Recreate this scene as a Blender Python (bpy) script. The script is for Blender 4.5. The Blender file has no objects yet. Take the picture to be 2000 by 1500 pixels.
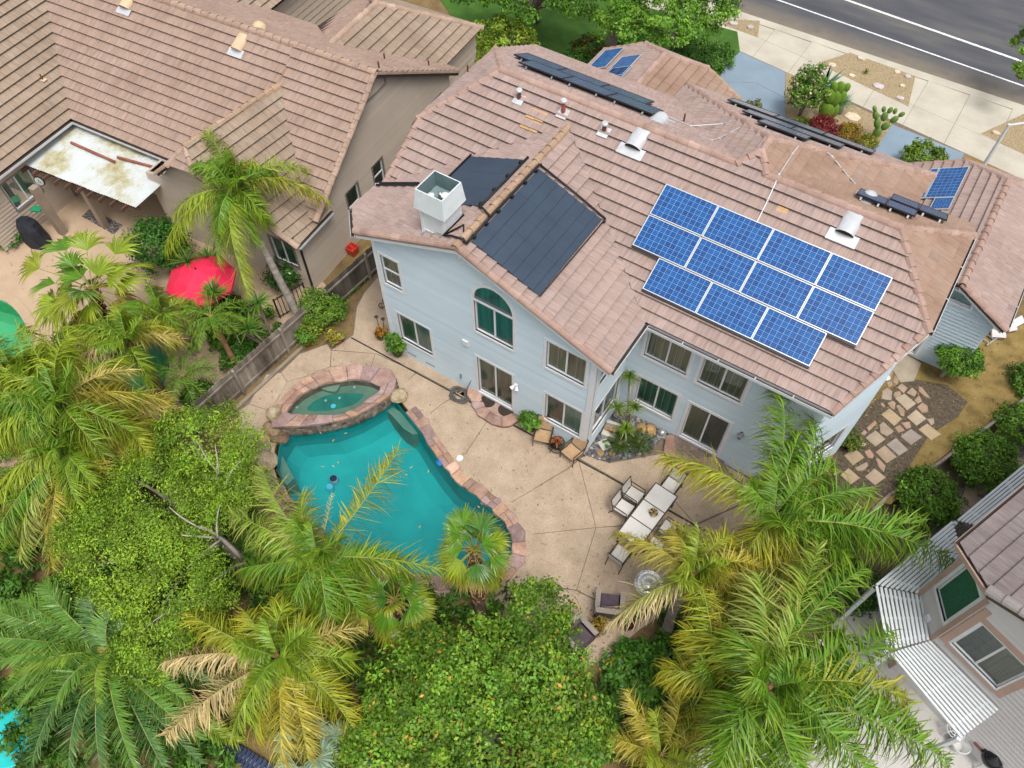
import bpy, bmesh, math, random
import numpy as np
from mathutils import Vector, Matrix
from mathutils.geometry import tessellate_polygon

# ------------------------------------------------------------------ camera, sky, sun, exposure
scene = bpy.context.scene
C = scene.collection
FPX, PITCH, ROLL, YAW = 1543.482, -56.013, -0.374, -33.483
CP = np.array([5.086, -12.08, 23.255])
def _axes():
    p, r, y = np.radians([PITCH, ROLL, YAW])
    fw = np.array([np.sin(y)*np.cos(p), np.cos(y)*np.cos(p), np.sin(p)])
    rt = np.array([np.cos(y), -np.sin(y), 0.]); up = np.cross(rt, fw)
    c, s = np.cos(r), np.sin(r)
    return c*rt+s*up, -s*rt+c*up, fw
RT, UPV, FW = _axes()
cam_data = bpy.data.cameras.new('camera')
cam = bpy.data.objects.new('camera', cam_data); C.objects.link(cam)
cam_data.sensor_fit = 'HORIZONTAL'; cam_data.sensor_width = 36.0
cam_data.lens = FPX/2000*36.0; cam_data.clip_start = 0.1; cam_data.clip_end = 3000
cam.matrix_world = Matrix(((RT[0], UPV[0], -FW[0], CP[0]), (RT[1], UPV[1], -FW[1], CP[1]), (RT[2], UPV[2], -FW[2], CP[2]), (0, 0, 0, 1)))
scene.camera = cam

SUN_ELEV, SUN_AZ = 68, 122          # azimuth clockwise from +Y
world = bpy.data.worlds.new('World'); scene.world = world; world.use_nodes = True
wn = world.node_tree; wn.nodes.clear()
sky = wn.nodes.new('ShaderNodeTexSky'); sky.sky_type = 'NISHITA'; sky.sun_disc = False
sky.sun_elevation = math.radians(SUN_ELEV); sky.sun_rotation = math.radians(SUN_AZ)
sky.air_density = 1.0; sky.dust_density = 4.0; sky.ozone_density = 1.0
hsv = wn.nodes.new('ShaderNodeHueSaturation'); hsv.inputs['Saturation'].default_value = 0.28   # overcast: grey, hardly blue
bg = wn.nodes.new('ShaderNodeBackground'); bg.inputs['Strength'].default_value = 0.15
wo = wn.nodes.new('ShaderNodeOutputWorld')
wn.links.new(sky.outputs[0], hsv.inputs['Color']); wn.links.new(hsv.outputs[0], bg.inputs[0]); wn.links.new(bg.outputs[0], wo.inputs[0])
sd = bpy.data.lights.new('sun', 'SUN'); sd.energy = 1.5; sd.angle = math.radians(20); sd.color = (1.0, 0.96, 0.90)
sun = bpy.data.objects.new('sun', sd); C.objects.link(sun)
_a, _e = math.radians(SUN_AZ), math.radians(SUN_ELEV)
sun.rotation_euler = Vector((-math.sin(_a)*math.cos(_e), -math.cos(_a)*math.cos(_e), -math.sin(_e))).to_track_quat('-Z', 'Y').to_euler()
scene.view_settings.view_transform = 'Standard'; scene.view_settings.look = 'None'
scene.view_settings.exposure = 0.33; scene.view_settings.gamma = 1.0
scene.view_settings.use_curve_mapping = False
scene.cycles.max_bounces = 6; scene.cycles.diffuse_bounces = 3; scene.cycles.glossy_bounces = 3
scene.cycles.transparent_max_bounces = 10; scene.cycles.transmission_bounces = 4
scene.cycles.use_denoising = True

# ------------------------------------------------------------------ measuring helpers (survey of the place from the photo)
def ray(px, py): return RT*(px-1000)/FPX + UPV*(750-py)/FPX + FW
def U(px, py, z=0.0):
    d = ray(px, py); return CP + d*(z-CP[2])/d[2]
def UN(px, py, n, c):
    d = ray(px, py); n = np.array(n, float); return CP + d*(c-n@CP)/(n@d)
def proj(X):
    d = np.array(X, float)-CP; z = d@FW
    return np.array([1000+FPX*(d@RT)/z, 750-FPX*(d@UPV)/z])
rnd = random.Random(7)
nrs = np.random.RandomState(11)

# ------------------------------------------------------------------ materials
MATS = {}
def _ramp(nt, fac, stops):
    r = nt.nodes.new('ShaderNodeValToRGB')
    while len(r.color_ramp.elements) > len(stops): r.color_ramp.elements.remove(r.color_ramp.elements[-1])
    while len(r.color_ramp.elements) < len(stops): r.color_ramp.elements.new(1.0)
    for e, (p, c) in zip(r.color_ramp.elements, stops):
        e.position = p; e.color = (c[0], c[1], c[2], 1)
    nt.links.new(fac, r.inputs[0]); return r.outputs[0]
def _noise(nt, vec, scale, detail=4, rough=0.6, dist=0.0):
    n = nt.nodes.new('ShaderNodeTexNoise'); n.inputs['Scale'].default_value = scale
    n.inputs['Detail'].default_value = detail; n.inputs['Roughness'].default_value = rough; n.inputs['Distortion'].default_value = dist
    if vec is not None: nt.links.new(vec, n.inputs['Vector'])
    return n.outputs['Fac']
def _mapping(nt, vec, scale=(1, 1, 1), rot=(0, 0, 0)):
    m = nt.nodes.new('ShaderNodeMapping'); m.inputs['Scale'].default_value = scale; m.inputs['Rotation'].default_value = rot
    nt.links.new(vec, m.inputs['Vector']); return m.outputs[0]
def _mix(nt, fac, a, b, mode='MIX'):
    m = nt.nodes.new('ShaderNodeMix'); m.data_type = 'RGBA'; m.blend_type = mode
    for sock, v in ((m.inputs['Factor'], fac), (m.inputs['A'], a), (m.inputs['B'], b)):
        pass
    fs = [s for s in m.inputs if s.name == 'Factor' and s.type == 'VALUE'][0]
    As = [s for s in m.inputs if s.name == 'A' and s.type == 'RGBA'][0]
    Bs = [s for s in m.inputs if s.name == 'B' and s.type == 'RGBA'][0]
    for s, v in ((fs, fac), (As, a), (Bs, b)):
        if isinstance(v, (int, float)): s.default_value = v
        elif isinstance(v, (tuple, list)): s.default_value = (v[0], v[1], v[2], 1)
        else: nt.links.new(v, s)
    return [o for o in m.outputs if o.type == 'RGBA'][0]
def _math(nt, op, a, b=0.0):
    m = nt.nodes.new('ShaderNodeMath'); m.operation = op
    for s, v in ((m.inputs[0], a), (m.inputs[1], b)):
        if isinstance(v, (int, float)): s.default_value = v
        else: nt.links.new(v, s)
    return m.outputs[0]
def _new(name):
    m = bpy.data.materials.new(name); m.use_nodes = True; nt = m.node_tree; nt.nodes.clear()
    b = nt.nodes.new('ShaderNodeBsdfPrincipled'); o = nt.nodes.new('ShaderNodeOutputMaterial')
    nt.links.new(b.outputs[0], o.inputs[0]); MATS[name] = m
    return m, nt, b
def _pos(nt): return nt.nodes.new('ShaderNodeNewGeometry').outputs['Position']
def _obj(nt): return nt.nodes.new('ShaderNodeTexCoord').outputs['Object']
def _attr(nt, name='tint'):
    a = nt.nodes.new('ShaderNodeAttribute'); a.attribute_name = name; return a
def _bump(nt, b, h, strength=0.3, dist=0.01):
    u = nt.nodes.new('ShaderNodeBump'); u.inputs['Strength'].default_value = strength; u.inputs['Distance'].default_value = dist
    nt.links.new(h, u.inputs['Height']); nt.links.new(u.outputs[0], b.inputs['Normal'])
def mk(name, stops, scale=4.0, rough=0.8, detail=5, bump=0.0, bscale=60, stretch=(1, 1, 1), fine=0.0, metallic=0.0, spec=0.3, tint=False, rot=(0, 0, 0)):
    """mottled surface: colour ramp over a noise, a finer speckle and a relief"""
    m, nt, b = _new(name)
    vec = _pos(nt)
    v2 = _mapping(nt, vec, stretch, rot)
    n = _noise(nt, v2, scale, detail)
    if isinstance(stops[0], (int, float)): stops = [(0.3, tuple(x*0.8 for x in stops)), (0.7, tuple(min(1, x*1.15) for x in stops))]
    col = _ramp(nt, n, stops)
    if fine:
        f = _noise(nt, vec, bscale, 2, 0.7)
        col = _mix(nt, fine, col, _ramp(nt, f, [(0.35, (0.3, 0.3, 0.3)), (0.65, (1.6, 1.6, 1.6))]), 'MULTIPLY')
    if tint:
        col = _mix(nt, 1.0, col, _attr(nt).outputs['Color'], 'MULTIPLY')
    nt.links.new(col, b.inputs['Base Color'])
    b.inputs['Roughness'].default_value = rough; b.inputs['Metallic'].default_value = metallic
    b.inputs['Specular IOR Level'].default_value = spec
    if bump: _bump(nt, b, _noise(nt, v2 if stretch != (1, 1, 1) else vec, bscale, 3), bump)
    return m
def plain(name, col, rough=0.6, metallic=0.0, spec=0.4, var=0.12, scale=3.0):
    return mk(name, [(0.3, tuple(x*(1-var) for x in col)), (0.7, tuple(min(1, x*(1+var)) for x in col))], scale, rough, 4, 0.0, metallic=metallic, spec=spec)

# ------------------------------------------------------------------ objects
WM = {}
def tag(o, label=None, cat=None, group=None, kind=None):
    if label: o['label'] = label
    if cat: o['category'] = cat
    if group: o['group'] = group
    if kind: o['kind'] = kind
    return o
def thing(name, label, cat, loc=(0, 0, 0), group=None, kind=None):
    o = bpy.data.objects.new(name, None); C.objects.link(o); o.empty_display_size = 0.2
    o.location = Vector(loc); WM[o.name] = Matrix.Translation(Vector(loc))
    return tag(o, label, cat, group, kind)
def link(name, me, mat=None, parent=None):
    o = bpy.data.objects.new(name, me); C.objects.link(o)
    if mat is not None and len(me.materials) == 0:
        for m in (mat if isinstance(mat, (list, tuple)) else [mat]): me.materials.append(MATS[m] if isinstance(m, str) else m)
    WM[o.name] = Matrix.Identity(4)
    if parent is not None:
        o.parent = parent; o.matrix_parent_inverse = WM.get(parent.name, Matrix.Identity(4)).inverted()
    return o
def place(root, loc, rz=0.0, s=1.0):
    root.location = Vector(loc); root.rotation_euler = (0, 0, rz); root.scale = (s, s, s); return root
def copy_tree(o, parent=None):
    c = o.copy(); C.objects.link(c)
    if parent is not None: c.parent = parent
    for ch in list(o.children): copy_tree(ch, c)
    return c
class MB:
    def __init__(s): s.v = []; s.f = []; s.t = []; s.mi = []; s.tint = (1, 1, 1); s.m = 0
    def add(s, verts, faces):
        n = len(s.v); s.v.extend([tuple(map(float, p)) for p in verts])
        for f in faces: s.f.append(tuple(i+n for i in f)); s.t.append(s.tint); s.mi.append(s.m)
        return s
    def box(s, c, d, rz=0.0, M=None):
        x, y, z = (q/2 for q in d)
        P = [(-x, -y, -z), (x, -y, -z), (x, y, -z), (-x, y, -z), (-x, -y, z), (x, -y, z), (x, y, z), (-x, y, z)]
        if M is not None: P = [tuple(M @ Vector(p)) for p in P]; P = [(p[0]+c[0], p[1]+c[1], p[2]+c[2]) for p in P]
        else:
            a, b = math.cos(rz), math.sin(rz); P = [(c[0]+p[0]*a-p[1]*b, c[1]+p[0]*b+p[1]*a, c[2]+p[2]) for p in P]
        return s.add(P, [(0, 3, 2, 1), (4, 5, 6, 7), (0, 1, 5, 4), (1, 2, 6, 5), (2, 3, 7, 6), (3, 0, 4, 7)])
    def bar(s, a, b, w, h=None, up=(0, 0, 1)):
        h = w if h is None else h
        a, b = Vector(a), Vector(b); d = (b-a); L = d.length
        if L < 1e-6: return s
        d /= L; r = d.cross(Vector(up))
        if r.length < 1e-4: r = d.cross(Vector((1, 0, 0)))
        r.normalize(); u = r.cross(d)
        P = []
        for e in (a, b):
            for (i, j) in ((-1, -1), (1, -1), (1, 1), (-1, 1)): P.append(e+r*(i*w/2)+u*(j*h/2))
        return s.add(P, [(0, 1, 2, 3)[::-1], (4, 5, 6, 7), (0, 1, 5, 4), (1, 2, 6, 5), (2, 3, 7, 6), (3, 0, 4, 7)])
    def tube(s, pts, r, n=8, caps=True):
        pts = [Vector(p) for p in pts]; rs = r if isinstance(r, (list, tuple)) else [r]*len(pts)
        rings = []; prev = None
        for i, p in enumerate(pts):
            d = (pts[min(i+1, len(pts)-1)]-pts[max(i-1, 0)]).normalized()
            x = d.orthogonal().normalized() if prev is None else (prev-d*prev.dot(d)).normalized()
            prev = x; y = d.cross(x)
            rings.append([p+(x*math.cos(2*math.pi*k/n)+y*math.sin(2*math.pi*k/n))*rs[i] for k in range(n)])
        V = [q for rg in rings for q in rg]; F = []
        for i in range(len(pts)-1):
            for k in range(n): F.append((i*n+k, i*n+(k+1) % n, (i+1)*n+(k+1) % n, (i+1)*n+k))
        if caps: F.append(tuple(range(n))[::-1]); F.append(tuple(range((len(pts)-1)*n, len(pts)*n)))
        return s.add(V, F)
    def lathe(s, prof, c=(0, 0, 0), n=20, sx=1.0, sy=1.0):
        V = []; F = []
        for (r, z) in prof:
            for k in range(n): V.append((c[0]+sx*r*math.cos(2*math.pi*k/n), c[1]+sy*r*math.sin(2*math.pi*k/n), c[2]+z))
        for i in range(len(prof)-1):
            for k in range(n): F.append((i*n+k, i*n+(k+1) % n, (i+1)*n+(k+1) % n, (i+1)*n+k))
        F.append(tuple(range((len(prof)-1)*n, len(prof)*n))); F.append(tuple(range(n))[::-1])
        return s.add(V, F)
    def prism(s, poly, z0, z1, holes=(), bottom=False):
        """poly: list of (x,y[,z]); vertical prism with optional holes"""
        loops = [[Vector((p[0], p[1], 0)) for p in poly]]+[[Vector((p[0], p[1], 0)) for p in h] for h in holes]
        tri = tessellate_polygon(loops); flat = [p for l in loops for p in l]; n = len(flat)
        V = [(p.x, p.y, z1) for p in flat]+[(p.x, p.y, z0) for p in flat]; F = []
        for t in tri:
            a, b, c = (flat[i] for i in t)
            if (b-a).cross(c-a).z < 0: t = t[::-1]
            F.append(tuple(t))
            if bottom: F.append(tuple(i+n for i in t[::-1]))
        k = 0
        for li, l in enumerate(loops):
            ar = sum(l[i].x*l[(i+1) % len(l)].y-l[(i+1) % len(l)].x*l[i].y for i in range(len(l)))
            for i in range(len(l)):
                a, b = k+i, k+(i+1) % len(l)
                f = (a+n, b+n, b, a)
                if (ar < 0) != (li > 0): f = f[::-1]
                F.append(f)
            k += len(l)
        return s.add(V, F)
    def mesh(s, name, smooth=False):
        me = bpy.data.meshes.new(name); me.from_pydata(s.v, [], s.f)
        if any(i for i in s.mi): me.polygons.foreach_set('material_index', s.mi)
        at = me.attributes.new('tint', 'FLOAT_COLOR', 'FACE')
        at.data.foreach_set('color', np.array([(t[0], t[1], t[2], 1) for t in s.t], dtype=np.float32).ravel())
        if smooth: me.polygons.foreach_set('use_smooth', [True]*len(me.polygons))
        me.update(); return me
    def build(s, name, mat, parent=None, smooth=False): return link(name, s.mesh(name, smooth), mat, parent)
def np_mesh(name, verts, quads, tint=None, smooth=False):
    """fast mesh of quads (or triangles); tint per face"""
    verts = np.asarray(verts, np.float32); quads = np.asarray(quads, np.int32); k = quads.shape[1]
    me = bpy.data.meshes.new(name); me.vertices.add(len(verts)); me.vertices.foreach_set('co', verts.ravel())
    me.loops.add(quads.size); me.loops.foreach_set('vertex_index', quads.ravel())
    me.polygons.add(len(quads)); me.polygons.foreach_set('loop_start', np.arange(0, quads.size, k, dtype=np.int32))
    try: me.polygons.foreach_set('loop_total', np.full(len(quads), k, np.int32))
    except Exception: pass
    if tint is not None:
        at = me.attributes.new('tint', 'FLOAT_COLOR', 'FACE'); a = np.ones((len(quads), 4), np.float32); a[:, :3] = tint
        at.data.foreach_set('color', a.ravel())
    if smooth: me.polygons.foreach_set('use_smooth', np.ones(len(quads), bool))
    me.update(calc_edges=True); return me
def struct(name, mb, mat, label=None): 
    o = mb.build(name, mat); o['kind'] = 'structure'
    if label: o['label'] = label
    return o
def shrink(poly, d):
    """inset a polygon by d (mitre)"""
    n = len(poly); ar = sum(poly[i][0]*poly[(i+1) % n][1]-poly[(i+1) % n][0]*poly[i][1] for i in range(n)); sg = 1 if ar > 0 else -1
    out = []
    for i in range(n):
        p0, p1, p2 = (Vector((poly[(i+k) % n][0], poly[(i+k) % n][1])) for k in (-1, 0, 1))
        d1 = (p1-p0); d2 = (p2-p1)
        if d1.length < 1e-5 or d2.length < 1e-5: out.append((p1.x, p1.y)); continue
        d1.normalize(); d2.normalize()
        n1 = Vector((-d1.y, d1.x))*sg; n2 = Vector((-d2.y, d2.x))*sg
        b = n1+n2
        if b.length < 1e-3: b = n1
        b.normalize(); k = min(2.5, 1/max(0.2, b.dot(n1)))
        q = p1+b*d*k; out.append((q.x, q.y))
    return out
def PX(pts, z=0.0): return [tuple(U(a, b, z)) for a, b in pts]
def smooth_loop(pts, n=6):
    """closed Catmull-Rom through points"""
    P = [np.array(p[:2], float) for p in pts]; m = len(P); out = []
    for i in range(m):
        p0, p1, p2, p3 = P[i-1], P[i], P[(i+1) % m], P[(i+2) % m]
        for k in range(n):
            t = k/n; out.append(tuple(0.5*((2*p1)+(-p0+p2)*t+(2*p0-5*p1+4*p2-p3)*t*t+(-p0+3*p1-3*p2+p3)*t**3)))
    return out
def curve_pts(pts, n=8):
    P = [np.array(p, float) for p in pts]; out = []
    for i in range(len(P)-1):
        p0 = P[max(i-1, 0)]; p1 = P[i]; p2 = P[i+1]; p3 = P[min(i+2, len(P)-1)]
        for k in range(n):
            t = k/n; out.append(0.5*((2*p1)+(-p0+p2)*t+(2*p0-5*p1+4*p2-p3)*t*t+(-p0+3*p1-3*p2+p3)*t**3))
    out.append(P[-1]); return out
# ------------------------------------------------------------------ surface materials
mk('soil', [(0.25, (0.10, 0.065, 0.03)), (0.5, (0.20, 0.135, 0.06)), (0.75, (0.27, 0.19, 0.085))], 1.3, 0.95, 8, 0.6, 45, fine=0.5)
mk('dry_grass', [(0.25, (0.12, 0.08, 0.03)), (0.5, (0.26, 0.18, 0.06)), (0.75, (0.34, 0.25, 0.10))], 1.8, 0.95, 8, 0.7, 50, fine=0.55)
mk('mulch', [(0.3, (0.05, 0.04, 0.03)), (0.7, (0.17, 0.13, 0.09))], 9, 0.95, 8, 0.8, 40, fine=0.6)
mk('terrain', [(0.3, (0.10, 0.09, 0.05)), (0.7, (0.17, 0.14, 0.08))], 0.5, 0.95, 8, 0.4, 20)
mk('lawn', [(0.3, (0.035, 0.10, 0.012)), (0.7, (0.075, 0.17, 0.022))], 1.5, 0.9, 8, 0.8, 60, fine=0.4)
mk('patio', [(0.25, (0.36, 0.272, 0.195)), (0.5, (0.45, 0.345, 0.25)), (0.75, (0.53, 0.415, 0.31))], 1.4, 0.85, 12, 0.6, 32, fine=0.22)
mk('patio_far', [(0.25, (0.42, 0.30, 0.20)), (0.75, (0.56, 0.42, 0.29))], 0.8, 0.85, 7, 0.3, 60, fine=0.15)
mk('concrete', [(0.25, (0.40, 0.36, 0.29)), (0.5, (0.50, 0.46, 0.375)), (0.8, (0.58, 0.54, 0.45))], 0.7, 0.85, 9, 0.25, 70, fine=0.15)
mk('white_concrete', [(0.25, (0.48, 0.46, 0.43)), (0.8, (0.62, 0.60, 0.57))], 0.7, 0.8, 8, 0.2, 70, fine=0.12)
mk('painted_drive', [(0.25, (0.205, 0.27, 0.335)), (0.75, (0.25, 0.325, 0.395))], 0.8, 0.6, 8, 0.1, 60, fine=0.08)
mk('asphalt', [(0.3, (0.066, 0.068, 0.078)), (0.5, (0.092, 0.094, 0.104)), (0.64, (0.125, 0.12, 0.115)), (0.78, (0.2, 0.18, 0.15))], 0.5, 0.9, 12, 0.4, 60, stretch=(0.35, 1.6, 1), fine=0.35)
m_ = MATS['asphalt'].node_tree; b_ = [n for n in m_.nodes if n.type == 'BSDF_PRINCIPLED'][0]; old = b_.inputs['Base Color'].links[0].from_socket; sx_ = m_.nodes.new('ShaderNodeSeparateXYZ'); m_.links.new(_pos(m_), sx_.inputs[0])
dust = _math(m_, 'MULTIPLY', _math(m_, 'SUBTRACT', 1.0, _math(m_, 'MINIMUM', _math(m_, 'DIVIDE', _math(m_, 'ABSOLUTE', _math(m_, 'SUBTRACT', sx_.outputs[1], 27.3)), 1.5), 1.0)), _math(m_, 'MULTIPLY', _noise(m_, _pos(m_), 1.1, 8, .7), 1.5))
m_.links.new(_mix(m_, _math(m_, 'MINIMUM', dust, .8), old, (0.23, .19, .14)), b_.inputs['Base Color'])
mk('road_paint', [(0.35, (0.5, 0.5, 0.5)), (0.55, (0.82, 0.82, 0.81))], 6, 0.6, 6)
mk('gravel', [(0.3, (0.19, 0.14, 0.08)), (0.5, (0.34, 0.26, 0.15)), (0.7, (0.48, 0.39, 0.25))], 26, 0.95, 4, 1.0, 30, fine=0.5)
mk('dark_gravel', [(0.3, (0.05, 0.045, 0.042)), (0.5, (0.15, 0.13, 0.115)), (0.72, (0.32, 0.28, 0.24))], 22, 0.9, 4, 1.0, 28, fine=0.5)
mk('river_pebble', [(0.3, (0.06, 0.065, 0.075)), (0.5, (0.16, 0.165, 0.18)), (0.7, (0.36, 0.34, 0.32))], 3, 0.6, 4, tint=True)
mk('joint', [(0.3, (0.15, 0.115, 0.085)), (0.7, (0.22, 0.17, 0.125))], 6, 0.95)
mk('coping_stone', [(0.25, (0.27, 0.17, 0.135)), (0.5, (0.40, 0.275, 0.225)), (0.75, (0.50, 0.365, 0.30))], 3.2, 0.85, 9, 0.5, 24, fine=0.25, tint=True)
mk('boulder', [(0.25, (0.20, 0.145, 0.085)), (0.5, (0.42, 0.33, 0.21)), (0.75, (0.58, 0.50, 0.36))], 3.0, 0.85, 9, 0.8, 14, fine=0.25, tint=True)
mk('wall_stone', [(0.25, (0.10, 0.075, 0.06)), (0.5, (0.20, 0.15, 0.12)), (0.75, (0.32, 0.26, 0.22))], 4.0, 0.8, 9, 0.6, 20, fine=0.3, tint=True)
mk('plaster_teal', [(0.3, (0.008, 0.31, 0.32)), (0.7, (0.012, 0.42, 0.42))], 0.6, 0.8, 6)
mk('plaster_spa', [(0.3, (0.10, 0.17, 0.13)), (0.7, (0.16, 0.24, 0.18))], 1.5, 0.8, 8, 0.2, 30)
mk('plaster_spa_deep', [(0.3, (0.005, 0.13, 0.11)), (0.7, (0.015, 0.2, 0.16))], 2, 0.8, 6)
mk('plaster_ledge', [(0.3, (0.15, 0.22, 0.17)), (0.7, (0.22, 0.29, 0.23))], 1.5, 0.8, 8)
mk('plaster_green', [(0.3, (0.10, 0.42, 0.24)), (0.7, (0.15, 0.52, 0.31))], 0.7, 0.8, 6)
def water_mat(name, tintc, rough=0.03, ripple=0.05):
    m = bpy.data.materials.new(name); m.use_nodes = True; nt = m.node_tree; nt.nodes.clear(); MATS[name] = m
    o = nt.nodes.new('ShaderNodeOutputMaterial'); mx = nt.nodes.new('ShaderNodeMixShader')
    fr = nt.nodes.new('ShaderNodeFresnel'); fr.inputs[0].default_value = 1.33
    tr = nt.nodes.new('ShaderNodeBsdfTransparent'); tr.inputs[0].default_value = (*tintc, 1)
    gl = nt.nodes.new('ShaderNodeBsdfGlossy'); gl.inputs['Roughness'].default_value = rough
    bu = nt.nodes.new('ShaderNodeBump'); bu.inputs['Strength'].default_value = ripple; bu.inputs['Distance'].default_value = 0.03
    nt.links.new(_noise(nt, _pos(nt), 3.5, 4, 0.55), bu.inputs['Height'])
    nt.links.new(bu.outputs[0], gl.inputs['Normal']); nt.links.new(bu.outputs[0], fr.inputs['Normal'])
    k = _math(nt, 'MULTIPLY', fr.outputs[0], 1.6)
    nt.links.new(k, mx.inputs[0]); nt.links.new(tr.outputs[0], mx.inputs[1]); nt.links.new(gl.outputs[0], mx.inputs[2]); nt.links.new(mx.outputs[0], o.inputs[0])
water_mat('water', (0.72, 0.93, 0.93), 0.02, 0.12); water_mat('water_spa', (0.85, 0.95, 0.92), 0.02, 0.1); water_mat('water_green', (0.7, 0.92, 0.8), 0.05, 0.25)

# ------------------------------------------------------------------ ground levels
Z_LOW = -0.45
# pool outlines (water edge) measured on the deck
pool_in = PX([(792, 806), (818, 838), (842, 878), (866, 912), (893, 945), (930, 970), (962, 997), (986, 1024), (1000, 1052), (1000, 1085), (975, 1115), (900, 1128), (800, 1120), (700, 1085), (630, 1040), (580, 990), (553, 945), (540, 905), (546, 868), (562, 842), (600, 838), (650, 834), (700, 816), (745, 790), (770, 778)])
pool_in = [p[:2] for p in pool_in]
pool_hole = shrink(pool_in, -0.10)
npool1 = smooth_loop(PX([(170, 715), (215, 690), (290, 665), (325, 690), (330, 730), (305, 765), (250, 790), (190, 800), (160, 760)]), 4)
npool2 = smooth_loop(PX([(-160, 560), (-20, 580), (30, 605), (60, 660), (65, 720), (30, 790), (-60, 820), (-200, 800)]), 4)
right_edge = [(13.6, 15.5), (11.85, 10.4), (9.85, 5.68), (9.0, 4.0), (8.15, 1.2), (7.6, -1.2), (7.1, -4.0), (6.7, -7.5), (6.5, -12), (6.5, -30)]
lot = [(-60, -30), (-60, 20.5), (13.6, 20.5)]+right_edge
struct('terrain', MB().prism([(-400, -400), (400, -400), (400, 400), (-400, 400)], -1.2, Z_LOW, [shrink(lot, 0.3)]), 'terrain')
struct('yard_soil', MB().prism(lot, -1.1, -0.012, [shrink(pool_in, -0.12), shrink(npool1, -0.02), shrink(npool2, -0.02)]), 'soil')

# our pool basin: vertical walls, sloping floor, shallow ledge
def basin(name, loop, z1, depth, mat, parent=None, cz=None):
    mb = MB(); n = len(loop); cx = sum(p[0] for p in loop)/n; cy = sum(p[1] for p in loop)/n
    rings = [(1.0, z1), (1.0, z1-depth*0.6), (0.90, z1-depth*0.85), (0.6, z1-depth), (0.02, z1-depth*1.1)]
    V = []; F = []
    for k, z in rings:
        for p in loop: V.append((cx+(p[0]-cx)*k, cy+(p[1]-cy)*k, z))
    ar = sum(loop[i][0]*loop[(i+1) % n][1]-loop[(i+1) % n][0]*loop[i][1] for i in range(n))
    for r in range(len(rings)-1):
        for i in range(n):
            f = (r*n+i, r*n+(i+1) % n, (r+1)*n+(i+1) % n, (r+1)*n+i)
            F.append(f[::-1] if ar > 0 else f)
    F.append(tuple(range((len(rings)-1)*n, len(rings)*n)))
    mb.add(V, F); return mb.build(name, mat, parent)
pool = basin('swimming_pool', pool_in, -0.02, 1.75, 'plaster_teal'); tag(pool, 'teal plastered free-form swimming pool bounded by pink stone coping', 'pool')
ledge = PX([(764, 792), (790, 812), (822, 848), (806, 850), (788, 838), (768, 815), (752, 800)], -0.55)
MB().prism([p[:2] for p in ledge], -1.5, -0.5).build('step_ledge', 'plaster_ledge', pool)
led2 = PX([(546, 880), (575, 935), (560, 950), (536, 915)], -0.5)
MB().prism([p[:2] for p in led2], -1.5, -0.45).build('step_ledge', 'plaster_ledge', pool)
plain('drain_dark', (0.012, 0.02, 0.05), 0.4); plain('drain_blue', (0.10, 0.52, 0.72), 0.4); plain('grille', (0.30, 0.42, 0.50), 0.5)
def disc(name, c, r, h, mat, parent=None, n=24): return MB().lathe([(r, 0), (r, h*0.6), (r*0.9, h)], c, n).build(name, mat, parent)
d1 = U(652, 937, -1.62); q = disc('main_drain', (d1[0], d1[1], -1.74), 0.16, 0.22, 'grille', pool); disc('drain_cover', (d1[0], d1[1], -1.52), 0.13, 0.02, 'drain_dark', q)
d1 = U(645, 953, -1.60); disc('floor_inlet', (d1[0], d1[1], -1.72), 0.13, 0.24, 'drain_blue', pool)
w = MB().prism(shrink(pool_in, -0.06), -0.125, -0.12).build('pool_water', 'water'); tag(w, 'clear teal water filling the free-form pool', kind='structure')
for i, (np_, nm) in enumerate(((npool1, 'small round end'), (npool2, 'large left end'))):
    b = basin('green_pool', np_, -0.02, 1.5, 'plaster_green')
    tag(b, ['small round green pool beside the leaning rough palm trunk', 'green neighbouring pool cut by the left picture edge'][i], 'pool', "neighbour's green pools")
    w = MB().prism(shrink(np_, -0.01), -0.105, -0.10).build('green_water', 'water_green'); tag(w, ['green water in the small round pool behind the fence', 'green water in the pool at the left picture edge'][i], kind='structure')
    ring = shrink(np_, -0.35); mb = MB(); mb.prism(ring, -0.01, 0.035, [np_]); mb.build('pool_rim', 'patio_far', b)

# ------------------------------------------------------------------ patio slabs with recessed joints
patio_base = PX([(468, 880), (466, 800), (520, 730), (585, 690), (640, 670), (690, 655), (692, 600), (730, 540), (770, 505), (840, 560), (1200, 800), (1320, 850), (1500, 960), (1560, 1010), (1480, 1080), (1330, 1180), (1250, 1230), (1190, 1285), (1100, 1330), (1000, 1320), (900, 1200), (960, 1140), (1018, 1080), (1018, 1040), (985, 1000), (930, 955), (880, 905), (850, 860), (815, 808), (790, 770), (760, 728), (700, 715), (640, 718), (590, 738), (545, 780), (520, 840)])
base_loop = [p[:2] for p in patio_base]
paving = struct('patio_paving', MB().prism(base_loop, -0.25, 0.003), 'joint')
def slab(pts, parent=paving, mat='patio', z=0.018, gap=0.010, name='paving_slab', zpx=0.0):
    P = [p[:2] for p in PX(pts, zpx)]; P = shrink(P, gap)
    return MB().prism(P, -0.02, z).build(name, mat, parent)
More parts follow.
